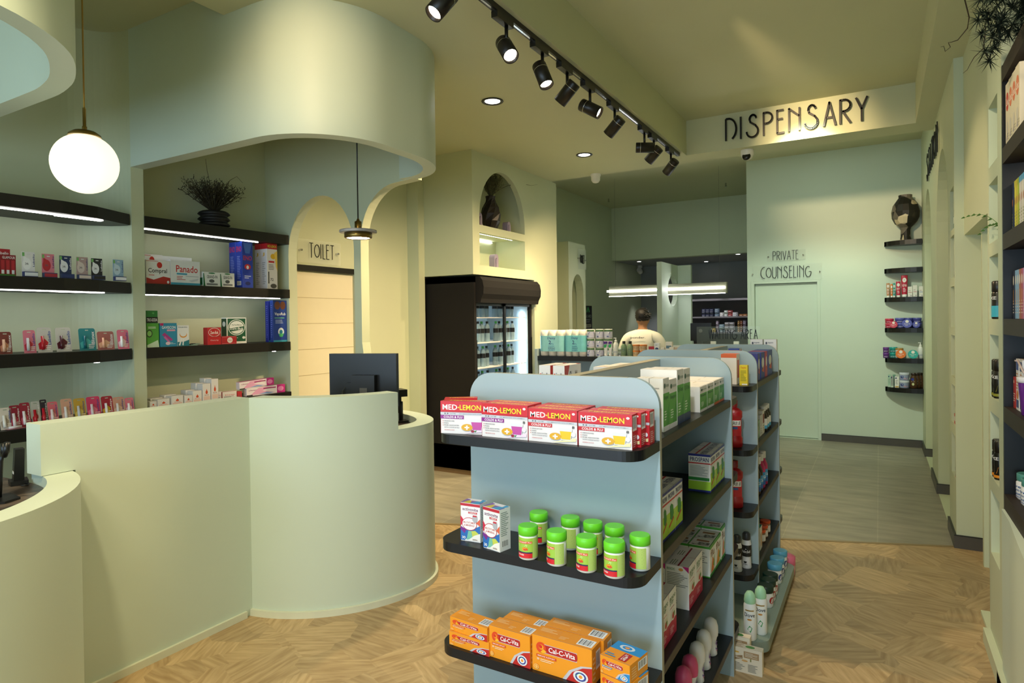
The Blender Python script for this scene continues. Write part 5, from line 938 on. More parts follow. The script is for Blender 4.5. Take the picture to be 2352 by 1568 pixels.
for i in range(4):
    MBs = MB(); MBs.box(-.03, .03, -.02, .02, 0, .003, mat(['#20443c', '#1c3038', '#254a44', '#1a2c30'][i], .35)).box(-.03, .03, -.021, -.018, 0, .0035, mat('#88a89a', .3)); o = MBs.build('sachet', None, (XB-.03-.012*i, 2.769-.02+.016*i, ZB[2]+.0036*i), R(80+12*i)); tag(o, 'dark green foil sachet, %s from the bottom of the loose pile' % ORD[i], 'sachet', 'loose foil sachets')
bay('balm_display', 'round-topped red balm display card', 'display box', b[9], ZB[2], .05, '#c02028', {'F': [('e', .5, .72, .44, .26, '#d8d4cc'), ('e', .5, .72, .40, .23, '#c02028'), ('t', .2, .62, .8, .8, '#f4f0ea', 'Zam-Buk'), ('t', .2, .2, .8, .3, '#f0d0d0', 'Cherry Lip'), ('r', 0, .46, 1, .48, '#8a1018')]})
bay('balm_display', 'low red balm box beside the display card', 'display box', b[10], ZB[2], .06, '#b01c26', {'F': [('e', .55, .5, .18, .36, '#e8e0d8'), ('t', .42, .42, .68, .58, '#b01c26', 'Zam'), ('r', .04, .08, .96, .1, '#e0b0b0'), ('r', .04, .9, .96, .92, '#e0b0b0')]})
bay('balm_carton', 'dark green and white ointment carton with an ornate round label', 'medicine box', b[11], ZB[2], .06, '#e9ece8', {'F': [('r', .05, .08, .95, .96, '#1c5a3c'), ('e', .5, .62, .43, .31, '#dfe6de'), ('e', .5, .62, .39, .28, '#1c5a3c'), ('e', .5, .62, .36, .25, '#e6ebe4'), ('p', [(.12, .58), (.85, .66), (.88, .54), (.15, .46)], '#1c5a3c'), ('t', .16, .53, .84, .62, '#f0f4ee', 'Zam-Buk'), ('t', .25, .68, .75, .74, '#1c5a3c', 'The Real Makoya'), ('t', .3, .2, .55, .25, '#e8ece6', '16 x 7 g'), ('e', .85, .22, .08, .05, '#e8ece6')], 'L': [('r', 0, .08, 1, .96, '#17472f'), ('e', .5, .75, .3, .1, '#e0e6de')]}, dx=.061)
VR = {'F': [('e', .3, .88, .2, .1, '#7a4a34'), ('e', .7, .88, .2, .1, '#6a3c28'), ('t', .1, .62, .9, .71, '#eef2f8', 'VapoRub'), ('r', .1, .57, .8, .585, '#7ad0a0'), ('l', .15, .44, .85, .54, 3, '#a8b8e0'), ('e', .55, .24, .22, .1, '#dce6ee'), ('e', .55, .24, .12, .05, '#2a7a9a'), ('p', [(.35, .2), (.75, .2), (.65, .12), (.45, .12)], '#4ab070'), ('r', 0, 0, 1, .04, '#3fa0b8')], 'L': [('l', .3, .1, .7, .9, 16, '#6a7ad8')]}
bay('vapour_rub_strip', 'tall blue vapour rub display strip at the right end, front one', 'display box', b[12], ZB[2], .04, '#1f3f94', VR); bay('vapour_rub_strip', 'tall blue vapour rub display strip at the right end, rear one', 'display box', (b[12][0], b[12][1], b[12][2]-.005), ZB[2], .04, '#1f2f9a', VR, dx=.055)
q = [(2.447, 0.047, 0.046), (2.518, 0.084, 0.055), (2.615, 0.091, 0.068), (2.696, 0.059, 0.06), (2.763, 0.07, 0.086), (2.835, 0.062, 0.129), (2.901, 0.056, 0.158)]
OI = {'F': [('e', .5, .52, .14, .1, '#d8542a'), ('p', [(.4, .55), (.6, .55), (.5, .72)], '#d8542a'), ('t', .25, .34, .75, .4, '#c06a4a', 'Bio-Oil'), ('r', .1, .1, .9, .3, '#edd0c2')]}
for i, bb in enumerate(q):
    bay('oil_carton', 'white skin oil carton with orange drop, %s from the pillar' % ORD[i], 'medicine box', (bb[0], min(bb[1], .085), bb[2]), ZB[3], .06, '#ecebe9', OI)['group'] = 'white skin oil cartons'
    if i in (1, 2, 4, 5, 6): bay('oil_carton', 'rear white skin oil carton behind the %s one' % ORD[i], 'medicine box', (bb[0]-.012, min(bb[1], .085), bb[2]+.004), ZB[3], .06, '#ecebe9', OI, dx=.062)['group'] = 'white skin oil cartons'
q = [(2.939, 0.029, 0.063), (3.021, 0.121, 0.054), (3.106, 0.042, 0.045)]
for i, bb in enumerate(q): bay('small_carton', 'small white and red carton right of the oil cartons, %s one' % ['left', 'middle', 'right'][i], 'medicine box', (bb[0], bb[1], bb[2]), ZB[3], .05, '#e6e0dc' if i < 2 else '#c03038', {'F': [('t', .2, .45, .85, .62, '#c02a34', 'Deep'), ('l', .1, .1, .8, .4, 3, '#606060')], 'L': [('r', 0, 0, 1, 1, '#a01820')], 'T': [('r', 0, 0, 1, .4, '#b02028')]})
PT = {'F': [('r', .78, 0, 1, 1, '#c02a86'), ('p', [(.1, .1), (.3, .9), (.7, .95), (.4, .5), (.75, .1)], '#e6a8cc'), ('e', .88, .5, .08, .32, '#e48ac0'), ('r', .42, .68, .75, .82, '#9a2a6a'), ('t', .05, .6, .25, .75, '#9a4a7a', 'clear'), ('r', .0, .0, .15, .12, '#333333'), ('p', [(.3, .1), (.5, .3), (.7, .15), (.6, .05)], '#8aa8d8')], 'T': [('r', 0, 0, 1, 1, '#c04a96')]}
bb = [(3.348, 0.366, 0.052), (3.264, 0.319, 0.121)]
bay('test_carton', 'long pink and white test carton, lower one at the right end', 'medicine box', (bb[0][0], bb[0][1], .062), ZB[3], .04, '#ece4ea', PT)
o = bay('test_carton', 'long pink and white test carton tilted on top of the lower one', 'medicine box', (bb[1][0], bb[1][1], .055), ZB[3]+.0635, .04, '#ece4ea', PT); o.rotation_euler = (R(0), R(-2.2), R(90))
# ---------------- plants and vases ----------------
def twigs(mb, n, base, spread, h, m, seed, r=.0015, kink=.25, wide=None, segs=5):
    r *= 1.5
    rd = random.Random(seed)
    for i in range(n):
        a = rd.uniform(0, 6.28); s_ = rd.uniform(.1, 1)*spread; hh = h*rd.uniform(.6, 1)
        p = Vector(base); pts = [p.copy()]
        for k in range(segs):
            p = p+Vector((math.cos(a)*s_/segs*(wide or 1)+rd.uniform(-1, 1)*kink*hh/segs*.5, math.sin(a)*s_/segs+rd.uniform(-1, 1)*kink*hh/segs*.5, hh/segs)); pts.append(p.copy())
        mb.tube(pts, r, m, 4, r*.4)
        for q_ in pts[2:]:
            for _ in range(2):
                t = q_+Vector((rd.uniform(-1, 1), rd.uniform(-1, 1), rd.uniform(-.2, 1)))*.018
                mb.tube([q_, t], r*.8, m, 4, r*.5)
                mb.add([t, t+Vector((.006, 0, .004)), t+Vector((0, .004, .009)), t+Vector((-.006, 0, .004))], [(0, 1, 2, 3)], m)
def squiggle(mb, pts, r, m, r2=.001):
    mb.tube(pts, r, m, 5, r2)
e = empty('dried_plant', (-4.27, 2.973, 2.3155), 0, 'dark dried bush in a ribbed black pot on the highest bay shelf', 'plant')
pr = [(.075, 0)]
for k in range(3): pr += [(.10, .012+.04*k), (.112, .02+.04*k), (.10, .034+.04*k), (.088, .04+.04*k)]
MB().lathe(pr+[(.085, .122), (.07, .118)], mat('#121110', .6, vary=.3, scale=40), 28).build('pot', e)
mb = MB(); TW = mat('#3b3626', .8, vary=.3); twigs(mb, 170, (0, 0, .11), .26, .23, TW, 2, wide=.45)
mb.build('foliage', e)
mb = MB()
squiggle(mb, [(0, -.02, .1), (0, -.04, .25), (0, -.03, .33), (0, -.05, .42), (0, -.06, .5)], .003, TW); squiggle(mb, [(0, .0, .1), (0, .05, .25), (0, .1, .32), (0, .14, .38), (0, .2, .42), (0, .25, .38)], .003, TW)
squiggle(mb, [(0, -.0, .1), (0, -.1, .2), (0, -.17, .24), (0, -.22, .32)], .003, TW); squiggle(mb, [(0, .0, .1), (0, .12, .2), (0, .2, .26), (0, .28, .27)], .0025, TW); mb.build('branch', e)
vy = 6.011
e = empty('dried_plant', (-3.74, vy, 2.5865), 0, 'dried grass and long curly twigs in a tall dark twisted vase in the arched niche', 'plant')
vp = [(.055, 0), (.075, .03), (.105, .12), (.115, .2), (.095, .27), (.062, .33), (.052, .37), (.058, .40), (.045, .40)]
mb = MB(); n = 9; vs = []
for j, (r_, z) in enumerate(vp):
    for k in range(n): a = 2*math.pi*(k+j*.35)/n; vs.append((r_*math.cos(a), r_*math.sin(a), z))
mb.add(vs, [(j*n+k, j*n+(k+1) % n, (j+1)*n+(k+1) % n, (j+1)*n+k) for j in range(len(vp)-1) for k in range(n)]+[list(range(n))], mat('#2a1f1a', .4, vary=.1)); mb.build('vase', e)
mb = MB(); TG = mat('#5a5a3c', .8, vary=.3); twigs(mb, 110, (0, 0, .38), .2, .28, TG, 5, r=.0016, wide=.6); mb.build('foliage', e)
mb = MB(); sq = lambda P: [(x, y, .4+(z-.4)*.62) for x, y, z in P]
squiggle(mb, sq([(0, 0, .4), (.02, .0, .55), (.03, .01, .68), (.05, 0, .74), (.08, .05, .80), (.1, .07, .86), (.1, .05, .9)]), .005, TG)
squiggle(mb, sq([(0, 0, .4), (.05, .12, .55), (.1, .22, .64), (.13, .32, .68), (.14, .42, .69), (.16, .55, .74), (.18, .63, .74), (.2, .75, .79)]), .0055, TG); squiggle(mb, sq([(0, 0, .45), (.06, .15, .62), (.1, .24, .68), (.1, .3, .65)]), .002, TG); mb.build('branch', e)
LIL = mat('#9a8fa6', .6, vary=.04)
def arch_block(loc, h, label):
    e = empty('arch_ornament', loc, R(90), label, 'ornament', 'lilac arch ornaments')
    w_ = h*.42; out = lambda w1, h1: [(-w1/2, 0), (w1/2, 0)]+[(x, z) for x, z in arc(0, h1-w1/2, w1/2, w1/2, 0, 180, 16)]
    weld(plate([out(w_, h), [(x*1, z+.0015) for x, z in out(w_*.55, h*.78)]], .07, LIL, frame=lambda u, v, q: (u, q, v)).build('outer_arch', e))
    weld(plate([out(w_*.52, h*.76)], .085, LIL, frame=lambda u, v, q: (u, q-.012, v)).build('inner_arch', e))
arch_block((-3.68, 6.311, 2.5865), .15, 'lilac arch ornament right of the dark vase')
arch_block((-3.68, 5.704000000000001, 2.5865), .17, 'lilac arch ornament cut by the left edge of the arched niche')
arch_block((-3.68, 6.024, 2.1405), .20, 'lilac arch ornament alone in the lower lit niche')
# patterned vase on the corner shelf
vx = 0.281
e = empty('patterned_vase', (vx, 8.955, 2.5005), 0, 'black, cream and grey patterned vase shaped like a balloon on a narrow foot', 'vase')
mv = bpy.data.materials.new('mosaic'); mv.use_nodes = True; nt = mv.node_tree; N = nt.nodes.new
v1 = N('ShaderNodeTexVoronoi'); v1.inputs['Scale'].default_value = 11; cr = N('ShaderNodeValToRGB'); cr.color_ramp.interpolation = 'CONSTANT'
el = cr.color_ramp.elements; el[0].color = lin('#17150f'); el[1].position = .34; el[1].color = lin('#b9ac8c')
for p_, c_ in ((.55, '#6a6458'), (.68, '#d0c6aa'), (.85, '#2a261e')): x_ = el.new(p_); x_.color = lin(c_)
tc = N('ShaderNodeTexCoord'); sp_ = N('ShaderNodeSeparateColor'); nt.links.new(tc.outputs['Object'], v1.inputs['Vector']); nt.links.new(v1.outputs['Color'], sp_.inputs[0]); nt.links.new(sp_.outputs[0], cr.inputs[0]); nt.links.new(cr.outputs[0], nt.nodes['Principled BSDF'].inputs['Base Color'])
MB().lathe([(.062, 0), (.052, .04), (.05, .12), (.058, .15), (.11, .20), (.142, .27), (.148, .34), (.13, .42), (.09, .48), (.07, .51), (.072, .54), (.05, .54)], mv, 14, smooth=False).build('body', e)
# plant on top of the right unit with hanging twigs
FGN = mat('#1d2a1c', .7, vary=.35, scale=30)
e = empty('hanging_plant', (.52, 3.12, 2.66), 0, 'dark spiky trailing plant on top of the black unit, top right corner', 'plant')
mb = MB(); rd = random.Random(8)
for i in range(330):
    c_ = Vector((rd.uniform(-.16, .2), rd.uniform(-.45, .2), rd.uniform(.055, .5)))
    if c_.x < -.095: c_.z -= .10
    for k in range(24):
        d_ = Vector((rd.gauss(0, 1), rd.gauss(0, 1), rd.gauss(0, 1))).normalized(); s_ = d_.orthogonal().normalized()*.0035
        mb.add([c_+s_, c_-s_, c_+d_*.055], [(0, 1, 2)], FGN)
mb.build('foliage', e)
mb = MB(); TB = mat('#3a2415', .7)
q = [(0.36, 3.682, 3.085), (0.36, 3.522, 2.938), (0.36, 3.589, 2.915), (0.36, 3.992, 3.013), (0.36, 4.325, 3.126), (0.36, 4.502, 3.189), (0.36, 4.376, 3.117), (0.36, 4.697, 3.208), (0.36, 4.783, 3.271), (0.36, 5.136, 3.392)]
squiggle(mb, [(x-.52, y-3.12, z-2.66) for x, y, z in q], .003, TB)
q = [(0.4, 3.356, 2.824), (0.4, 3.383, 2.788), (0.4, 3.437, 2.758), (0.4, 3.725, 2.823), (0.4, 3.891, 2.845), (0.4, 3.998, 2.855), (0.4, 4.191, 2.9)]
squiggle(mb, [(x-.52, y-3.12, z-2.66) for x, y, z in q], .0025, TB); mb.build('branch', e)
# fern leaves in the pigeonhole
e = empty('fern', (.52, 3.66, 1.9375), 0, 'small green fern reaching out of the second pigeonhole on the right', 'plant')
mb = MB(); FG = mat('#4f7a34', .6, vary=.2)
for tip in ((-.15, .16, .14), (-.09, .12, .05)):
    P_ = [Vector((0, 0, .02)).lerp(Vector(tip), t/8)+Vector((0, 0, .05*math.sin(math.pi*t/8))) for t in range(9)]; mb.tube(P_, .0015, FG, 4, .0006)
    for t in range(2, 9):
        for s_ in (-1, 1):
            L_ = .03*(1-abs(t-4)/8); mb.add([P_[t], P_[t]+Vector((-.008, s_*L_*.5, .004)), P_[t]+Vector((-.018, s_*L_, -.004)), P_[t]+Vector((-.002, s_*L_*.6, -.002))], [(0, 1, 2, 3)], FG)
mb.build('frond', e); MB().lathe([(.025, 0), (.03, .05), (.026, .05)], mat('#2a2a28', .5), 16).build('pot', e)
AX = [(.024, 0), (.025, .004), (.025, .10), (.020, .108)]
for i, (pz, y, c, lb) in enumerate(((PIG2[2][0], 3.745, '#3aa8c0', 'teal and black body spray in the third pigeonhole'), (PIG2[3][0], 3.76, '#8a8a30', 'black body spray with gold pattern in the fourth pigeonhole, left one'), (PIG2[3][0], 3.705, '#8a8a30', 'black body spray with gold pattern in the fourth pigeonhole, right one'), (PIG2[4][0], 3.76, '#e08a20', 'black body spray with orange pattern in the fifth pigeonhole, left one'), (PIG2[4][0], 3.705, '#e08a20', 'black body spray with orange pattern in the fifth pigeonhole, right one'))):
    jar('body_spray', lb, 'deodorant', 'body sprays in the pigeonholes', (.486, y, pz+.0005), R(-80), [(.022, 0), (.024, .004), (.024, .12), (.02, .128)], '#15140f', [(.02, .126), (.0235, .13), (.0235, .175), (.019, .18)], '#17130f', [('p', [(.2, .1), (.5, .4), (.4, .6), (.25, .4)], c), ('p', [(.5, .2), (.8, .5), (.7, .2)], c), ('t', .2, .78, .8, .92, '#e8e8e8', 'AXE'), ('r', .1, .0, .9, .12 if i else .5, c)], r=.0242, z0=.01, z1=.115, capname='cap')
for i, (k, y, c) in enumerate(((0, 5.36, '#1f6a4a'), (1, 5.36, '#3a5a70'), (3, 5.35, '#17504a'), (4, 5.36, '#17504a'), (4, 5.42, '#c03030'), (5, 5.37, '#a8b0a8'))):
    if k == 0: carton('dental_box', 'green and clear item in the top pigeonhole of the far pier', 'medicine box', 'items in the far pier pigeonholes', (.455, y+.02, PIG[k][0]+.0005), R(-90), (.07, .05, .09), c, {'F': [('r', .1, .4, .9, .9, '#c9d6c8')]}); continue
    n_ = 3 if k == 4 and i == 3 else 1
    for j in range(n_):
        carton('dental_box', ['grey blue box in the second pigeonhole of the far pier', 'dark green and red box in the fourth pigeonhole of the far pier', 'dark green box stacked %s in the fifth pigeonhole of the far pier' % ['at the bottom', 'in the middle', 'on top'][j], 'red-edged box beside the green stack in the far pier', 'pale item in the lowest pigeonhole of the far pier'][i-1], 'medicine box', 'items in the far pier pigeonholes', (.455, y, PIG[k][0]+.0005+.071*j), R(-90), (.045, .05, .07), c, {'F': [('r', .1, .3, .9, .7, '#dcdcd8'), ('r', 0, 0, 1, .08, '#c83a2a')], 'R': [('r', 0, .3, 1, .8, '#e6e4e0')], 'L': [('r', 0, .3, 1, .8, '#e6e4e0')]})
# ---------------- black unit on the right ----------------
e = empty('display_unit', (.46, 2.4, 0), 0, 'tall black shelving unit with dark marble back at the right edge of the photo', 'shelf unit')
UB = mat('#2a1f17', .6, vary=.1, scale=20)
MB().box(.36, .40, -1.2, 1.02, .7, 2.66, MARBLE).build('back_panel', e)
MB().box(0, .38, 1.0, 1.02, .74, 2.66, BLK).build('side_panel', e)
UZ = [2.655, 2.305, 1.94, 1.58, 1.205, .83]
for i, z in enumerate(UZ):
    s_ = MB().box(0, .36, -1.2, 1.0, z-.066, z, UB).build('shelf', e)
    if i in (1, 2): MB().box(.14, .148, -1.2, .82, UZ[i-1]-.074, UZ[i-1]-.067, led(10, (1, .88, .7))).build('led_strip', s_)
cb = [(.38, -1.2), (.38, 1.0), (-.01, 1.0), (-.012, .8), (-.03, .5), (-.05, .1), (-.07, -.4), (-.09, -1.2)]
MB().prism(cb, .0, .764, PAINT2, False).build('base_cabinet', e)
MB().box(-.03, .0, .5, 1.0, 0, .06, PAINT).build('skirting', e)
UX = .47
def ru(name, label, cat, grp, y, z, w_, d, h, base, D, x=UX, rz=-90):
    return carton(name, label, cat, grp, (x, y, z+.0005), R(rz), (w_, d, h), base, D)
CER = lambda c: {'F': [('e', .5, .7, .36, .15, c), ('t', .2, .64, .8, .76, '#f4e8d8', 'Cerelac'), ('e', .45, .28, .25, .1, '#c9c0b0'), ('p', [(.3, .1), (.5, .22), (.4, .08)], '#4a3a8a'), ('l', .55, .08, .95, .2, 3, '#b0a890')], 'L': [('l', .2, .3, .8, .9, 8, '#8a7ab0')]}
for i in range(4): ru('cereal_pouch', ['baby cereal pack with a red oval at the left end of the top shelf', 'baby cereal pack with an orange oval, second from the left', 'baby cereal pack with an orange oval, third from the left', 'baby cereal pack cut by the photo edge'][i], 'cereal box', 'baby cereal packs', 3.345-.075*i-.0, UZ[1], .07, .045, .26-.0, '#d9ccb0', CER('#c02a20' if i == 0 else '#d8704a'), rz=-88)
cs = ['#24304a', '#d9cf4a', '#d3c43a', '#a8b82a', '#d8cfc4', '#d4cbc0', '#dcd4c8', '#3f9ac8']
for i, c in enumerate(cs): ru('baby_snack_pouch', ['dark blue slim pack at the left end of the second unit shelf', 'yellow slim pack nearest the dark blue one', 'yellow slim pack, second yellow one', 'lime green slim pack', 'white and blue slim pack beside the lime one', 'white and blue slim pack in the middle of its group', 'white and blue slim pack towards the photo edge', 'bright blue slim pack at the photo edge'][i], 'packet', 'slim packs on the second unit shelf', 3.375-.035*i-.02*(i > 0), UZ[2], .03, .09, .21, c, {'F': [('e', .5, .6, .3, .08, '#b06a4a'), ('r', 0, .88, 1, 1, c if i < 4 else '#4aa0d0'), ('l', .2, .1, .8, .4, 5, '#8a8a4a')]}, x=.49)
cs = ['#20263a', '#7fa8cc', '#86aed0', '#a8522a', '#b03a5a', '#b890c4', '#b890c4']
for i, c in enumerate(cs): ru('baby_snack_pouch', ['navy slim pack at the left end of the third unit shelf', 'pale blue slim pack left of its twin', 'pale blue slim pack beside the rust one', 'rust brown slim pack with a white oval', 'raspberry pink slim pack beside the lilac ones', 'lilac slim pack beside the raspberry one', 'lilac slim pack at the photo edge'][i], 'packet', 'slim packs on the third unit shelf', 3.365-.043*i-.01*(i > 0), UZ[3], .04, .09, .20, c, {'F': [('e', .5, .8, .3, .1, '#e6dccc'), ('l', .2, .1, .8, .4, 5, '#e8d8c8'), ('r', .4, .3, .6, .6, '#d89a3a')]}, x=.49)
ru('medicine_carton', 'red carton at the left end of the fourth unit shelf', 'medicine box', None, 3.36, UZ[4], .05, .08, .13, '#b8302a', {'F': [('l', .1, .2, .9, .5, 4, '#f0d0c0'), ('r', .1, .8, .6, .9, '#e0a090')]}, x=.49)
for i in range(2): ru('medicine_carton', ['white and blue carton with orange label, left one', 'white and blue carton with orange label, right one'][i], 'medicine box', 'white and blue cartons on the unit', 3.29-.075*i, UZ[4], .06, .08, .21, '#e6e2e2', {'F': [('r', .1, .78, .9, .96, '#3a4f9a'), ('e', .5, .3, .35, .09, '#e0803a'), ('l', .1, .4, .9, .74, 6, '#d08a5a'), ('r', .1, .05, .9, .2, '#3a4a88')], 'T': [('r', .1, .1, .9, .9, '#c8b0a0')]}, x=.49)
e = empty('purple_cup', (.508, 3.125, UZ[4]+.0005), 0, 'purple cup with white rim holding a spoon on the right unit', 'cup')
MB().lathe([(.028, 0), (.032, .004), (.041, .12), (.041, .13)], mat('#6a2a8a', .3), 28).build('body', e); MB().lathe([(.042, .128), (.045, .132), (.045, .148), (.040, .15)], mat('#e4e0e4', .3), 28).build('rim', e); MB().tube([(0, 0, .13), (-.02, .04, .17), (-.03, .08, .21)], .004, mat('#c8b0a8', .4), 6).box(-.038, -.026, .075, .095, .205, .21, mat('#c8b0a8', .4)).build('spoon', e)
for i in range(3):
    jar('cream_tub', ['green-lidded white cream jar at the left end of the lowest unit shelf', 'green-lidded white cream jar overlapping the first', 'green-lidded white cream jar nearest the photo edge'][i], 'jar', 'green-lidded cream jars', (.535, 3.33-.105*i, UZ[5]+.0005), R(-70), [(.040, 0), (.046, .008), (.046, .07), (.038, .08)], '#ecebe9', [(.043, .078), (.044, .08), (.044, .105), (.041, .108)], '#4f8f84', [('t', .2, .68, .62, .88, '#2a5a9c', 'Pure'), ('t', .2, .42, .9, .62, '#2a5a9c', 'Glycerin'), ('t', .2, .2, .75, .36, '#2a5a9c', 'Cream'), ('r', .0, .05, 1, .08, '#2a4a9c'), ('p', [(.6, .9), (.9, .95), (.85, .75)], '#8ac0b0')], r=.0463, z0=.01, z1=.068, key='glyc')
# ---------------- corner shelf products ----------------
YF = 8.93
c3 = [(0.096, 0.036, 0.174), (0.133, 0.027, 0.162), (0.159, 0.027, 0.171), (0.203, 0.049, 0.19), (0.265, 0.067, 0.261), (0.322, 0.048, 0.123), (0.372, 0.043, 0.137), (0.433, 0.043, 0.124)]
def tube(label, b, z, c, word, capc='#ecebe8'):
    x, w_, h = b; e = empty('cream_tube', (x, YF+.02, z+.0005), 0, label, 'tube', 'standing cream tubes')
    n = 14; mb = MB(); vs = []
    for zz, sx, sy in ((h*.12, w_*.42, w_*.36), (h*.5, w_*.47, w_*.28), (h*.97, w_*.5, .002), (h, w_*.5, .002)):
        vs += [(sx*math.cos(2*math.pi*k/n), sy*math.sin(2*math.pi*k/n), zz) for k in range(n)]
    mb.add(vs, [(j*n+k, j*n+(k+1) % n, (j+1)*n+(k+1) % n, (j+1)*n+k) for j in range(3) for k in range(n)]+[[3*n+k for k in range(n)]], mat(c, .35, vary=.02), True)
    F = lambda u, v, q: ((u-.5)*w_*.8, -w_*(.34-.30*v)-.004-q, h*(.14+.8*v))
    class G3:
        seg = 1
        def __call__(s, u, v, q): return F(u, v, q)
    decals(mb, G3(), [('e', .5, .8, .38, .13, '#eee8e4'), ('l', .3, .75, .7, .86, 3, '#b0a0a0'), ('t', .1, .42, .9, .56, '#f4ecec', word), ('l', .2, .12, .8, .35, 3, '#f0d0d8')]); mb.build('body', e)
    MB().lathe([(w_*.36, 0), (w_*.38, .002), (w_*.38, h*.12), (w_*.3, h*.13)], mat(capc, .35), 18).build('cap', e)
for b, c, lb, wd in zip(c3[:5], ('#b8875e', '#d87828', '#2a9a90', '#b81f3c', '#b81f3c'), ('amber tube at the left end of the corner shelf', 'small orange tube on the corner shelf', 'small teal tube on the corner shelf', 'shorter red body wash tube', 'tall red body wash tube'), ('GEL', 'LOTION', 'BALM', 'BODY', 'BODY WASH')): tube(lb, b, ZC[2], c, wd)
for i, b in enumerate(c3[5:]): carton('serum_carton', ['white serum carton with a red line nearest the red tubes', 'white serum carton in the middle of three', 'white serum carton with a blue line by the wall'][i], 'medicine box', 'white serum cartons', (b[0], YF+.005, ZC[2]+.0005), 0, (b[1], .04, b[2]), '#e6e2da', {'F': [('t', .15, .55, .6, .65, '#8a5a6a', 'AGE'), ('r', .15, .42, .85, .46, '#b03a4a' if i < 2 else '#3a6ab0'), ('e', .7, .12, .08, .05, '#5a3a6a')]})
def tub(label, x, z, r_, h, c, lidc, y=YF+.03, D=None, key=None, rot=0):
    return jar('body_butter_tub', label, 'tub', 'body butter tubs', (x, y, z+.0005), rot, [(r_*.9, 0), (r_, .004), (r_, h*.68)], c, [(r_*1.03, h*.66), (r_*1.05, h*.68), (r_*1.05, h*.97), (r_*1.0, h)], lidc, D or [('t', .3, .25, .7, .5, '#e8e0f0', 'BODY'), ('l', .3, .05, .7, .2, 1, '#e0d8ee')], r=r_+.0003, z0=.005, z1=h*.62, key=key)
px = lambda p: p
cx4 = [0.108, 0.217, 0.306, 0.393, 0.149, 0.288, 0.38]
tub('crimson body butter tub, upper of the pair at the left end', cx4[0], ZC[3]+.058, .045, .056, '#b82848', '#c83a58', key='tr'); tub('crimson body butter tub, lower of the pair at the left end', cx4[0], ZC[3], .045, .056, '#b82848', '#c83a58', key='tr')
for j in range(2): tub('indigo body butter tub, %s of the second pair' % ['lower', 'upper'][j], cx4[1], ZC[3]+.0605*j, .05, .0595, '#4a4f9a', '#5a60b4', key='ti')
for i in (2, 3):
    for j in range(2): tub('dark indigo body butter tub, %s of the %s pair' % (['lower', 'upper'][j], ['third', 'fourth'][i-2]), cx4[i], ZC[3]+.0605*j, .045, .0595, '#3a3f88', '#4a4f9c', y=YF+.065, key='ti2')
def disc(label, x, z, r_, c, th=.045, y=YF-.02, word='BODY BUTTER'):
    e = empty('body_butter_tub', (x, y, z+r_+.001), 0, label, 'tub', 'body butter tubs on edge', rot=(R(90-8), 0, 0))
    MB().lathe([(r_*.92, -th), (r_*.95, -.018)], mat(c, .35), 28).build('container', e)
    mb = MB(); mb.lathe([(r_, -.018), (r_, -.002), (r_*.97, 0)], mat(c, .3), 32)
    class G4:
        seg = 1
        def __call__(s, u, v, q): return ((u-.5)*2*r_, (v-.5)*2*r_, q)
    decals(mb, G4(), [('e', .5, .74, .17, .17, '#e8e0d8'), ('t', .2, .42, .8, .5, '#f2ece8', word), ('l', .3, .26, .75, .36, 2, '#e8dcd8')]); mb.build('lid', e)
disc('crimson tub lid propped on edge at the left of its shelf', cx4[4]-.0, ZC[3], .042, '#c83a58', y=YF-.045); disc('large indigo tub propped on edge in the middle of the shelf', cx4[5], ZC[3], .052, '#5a60b4'); disc('small indigo tub propped on edge at the right of the shelf', cx4[6], ZC[3], .038, '#4a50a8', y=YF-.035)
c5 = [0.074, 0.11, 0.178, 0.214, 0.343, 0.422]
for j in range(2):
    tub('purple tub at the left end, %s one' % ['lower', 'upper'][j], c5[0]-.004, ZC[4]+.066*j, .032, .065, '#5a2f7a', '#6a3a8c', y=YF+.02, key='tp'); tub('teal tub, %s one of its pair' % ['lower', 'upper'][j], c5[1]+.036, ZC[4]+.066*j, .042, .065, '#1f8a84', '#2aa098', y=YF+.075, key='tt'); tub('cream tub with gold lid, %s one' % ['lower', 'upper'][j], c5[2]+.03, ZC[4]+.061*j, .042, .06, '#e2dccf', '#a8803a', y=YF+.055, key='tw')
disc('orange tub propped on edge, front one', c5[3]+.008, ZC[4], .053, '#e07018', y=YF-.035); disc('teal tub propped on edge beside the orange one', c5[4]+.002, ZC[4], .052, '#2aa8a0', y=YF-.045)
def pump(label, loc, s, c, name='pump_bottle', group=None, D=None):
    e = jar(name, label, 'bottle', group, loc, 0, [(.022*s, 0), (.026*s, .004), (.026*s, .12*s), (.012*s, .145*s)], c, [(.012*s, .143*s), (.014*s, .145*s), (.014*s, .16*s), (.005*s, .163*s), (.005*s, .178*s)], '#eceae8', D or [('l', .3, .4, .7, .8, 4, '#7a90b0'), ('r', .25, .3, .75, .34, '#3a6ab0')], r=.0262*s, z0=.01*s, z1=.11*s, capname='collar')
    MB().box(-.022*s, .006*s, -.006*s, .006*s, .178*s, .187*s, mat('#eceae8', .3)).build('pump_head', e); return e
pump('white pump bottle with blue text on the corner shelf by the wall', (c5[5], YF+.03, ZC[4]+.0005), 1.02, '#e4e4e2')
c6 = [0.103, 0.131, 0.153, 0.18, 0.257, 0.257, 0.323, 0.363, 0.398, 0.428]
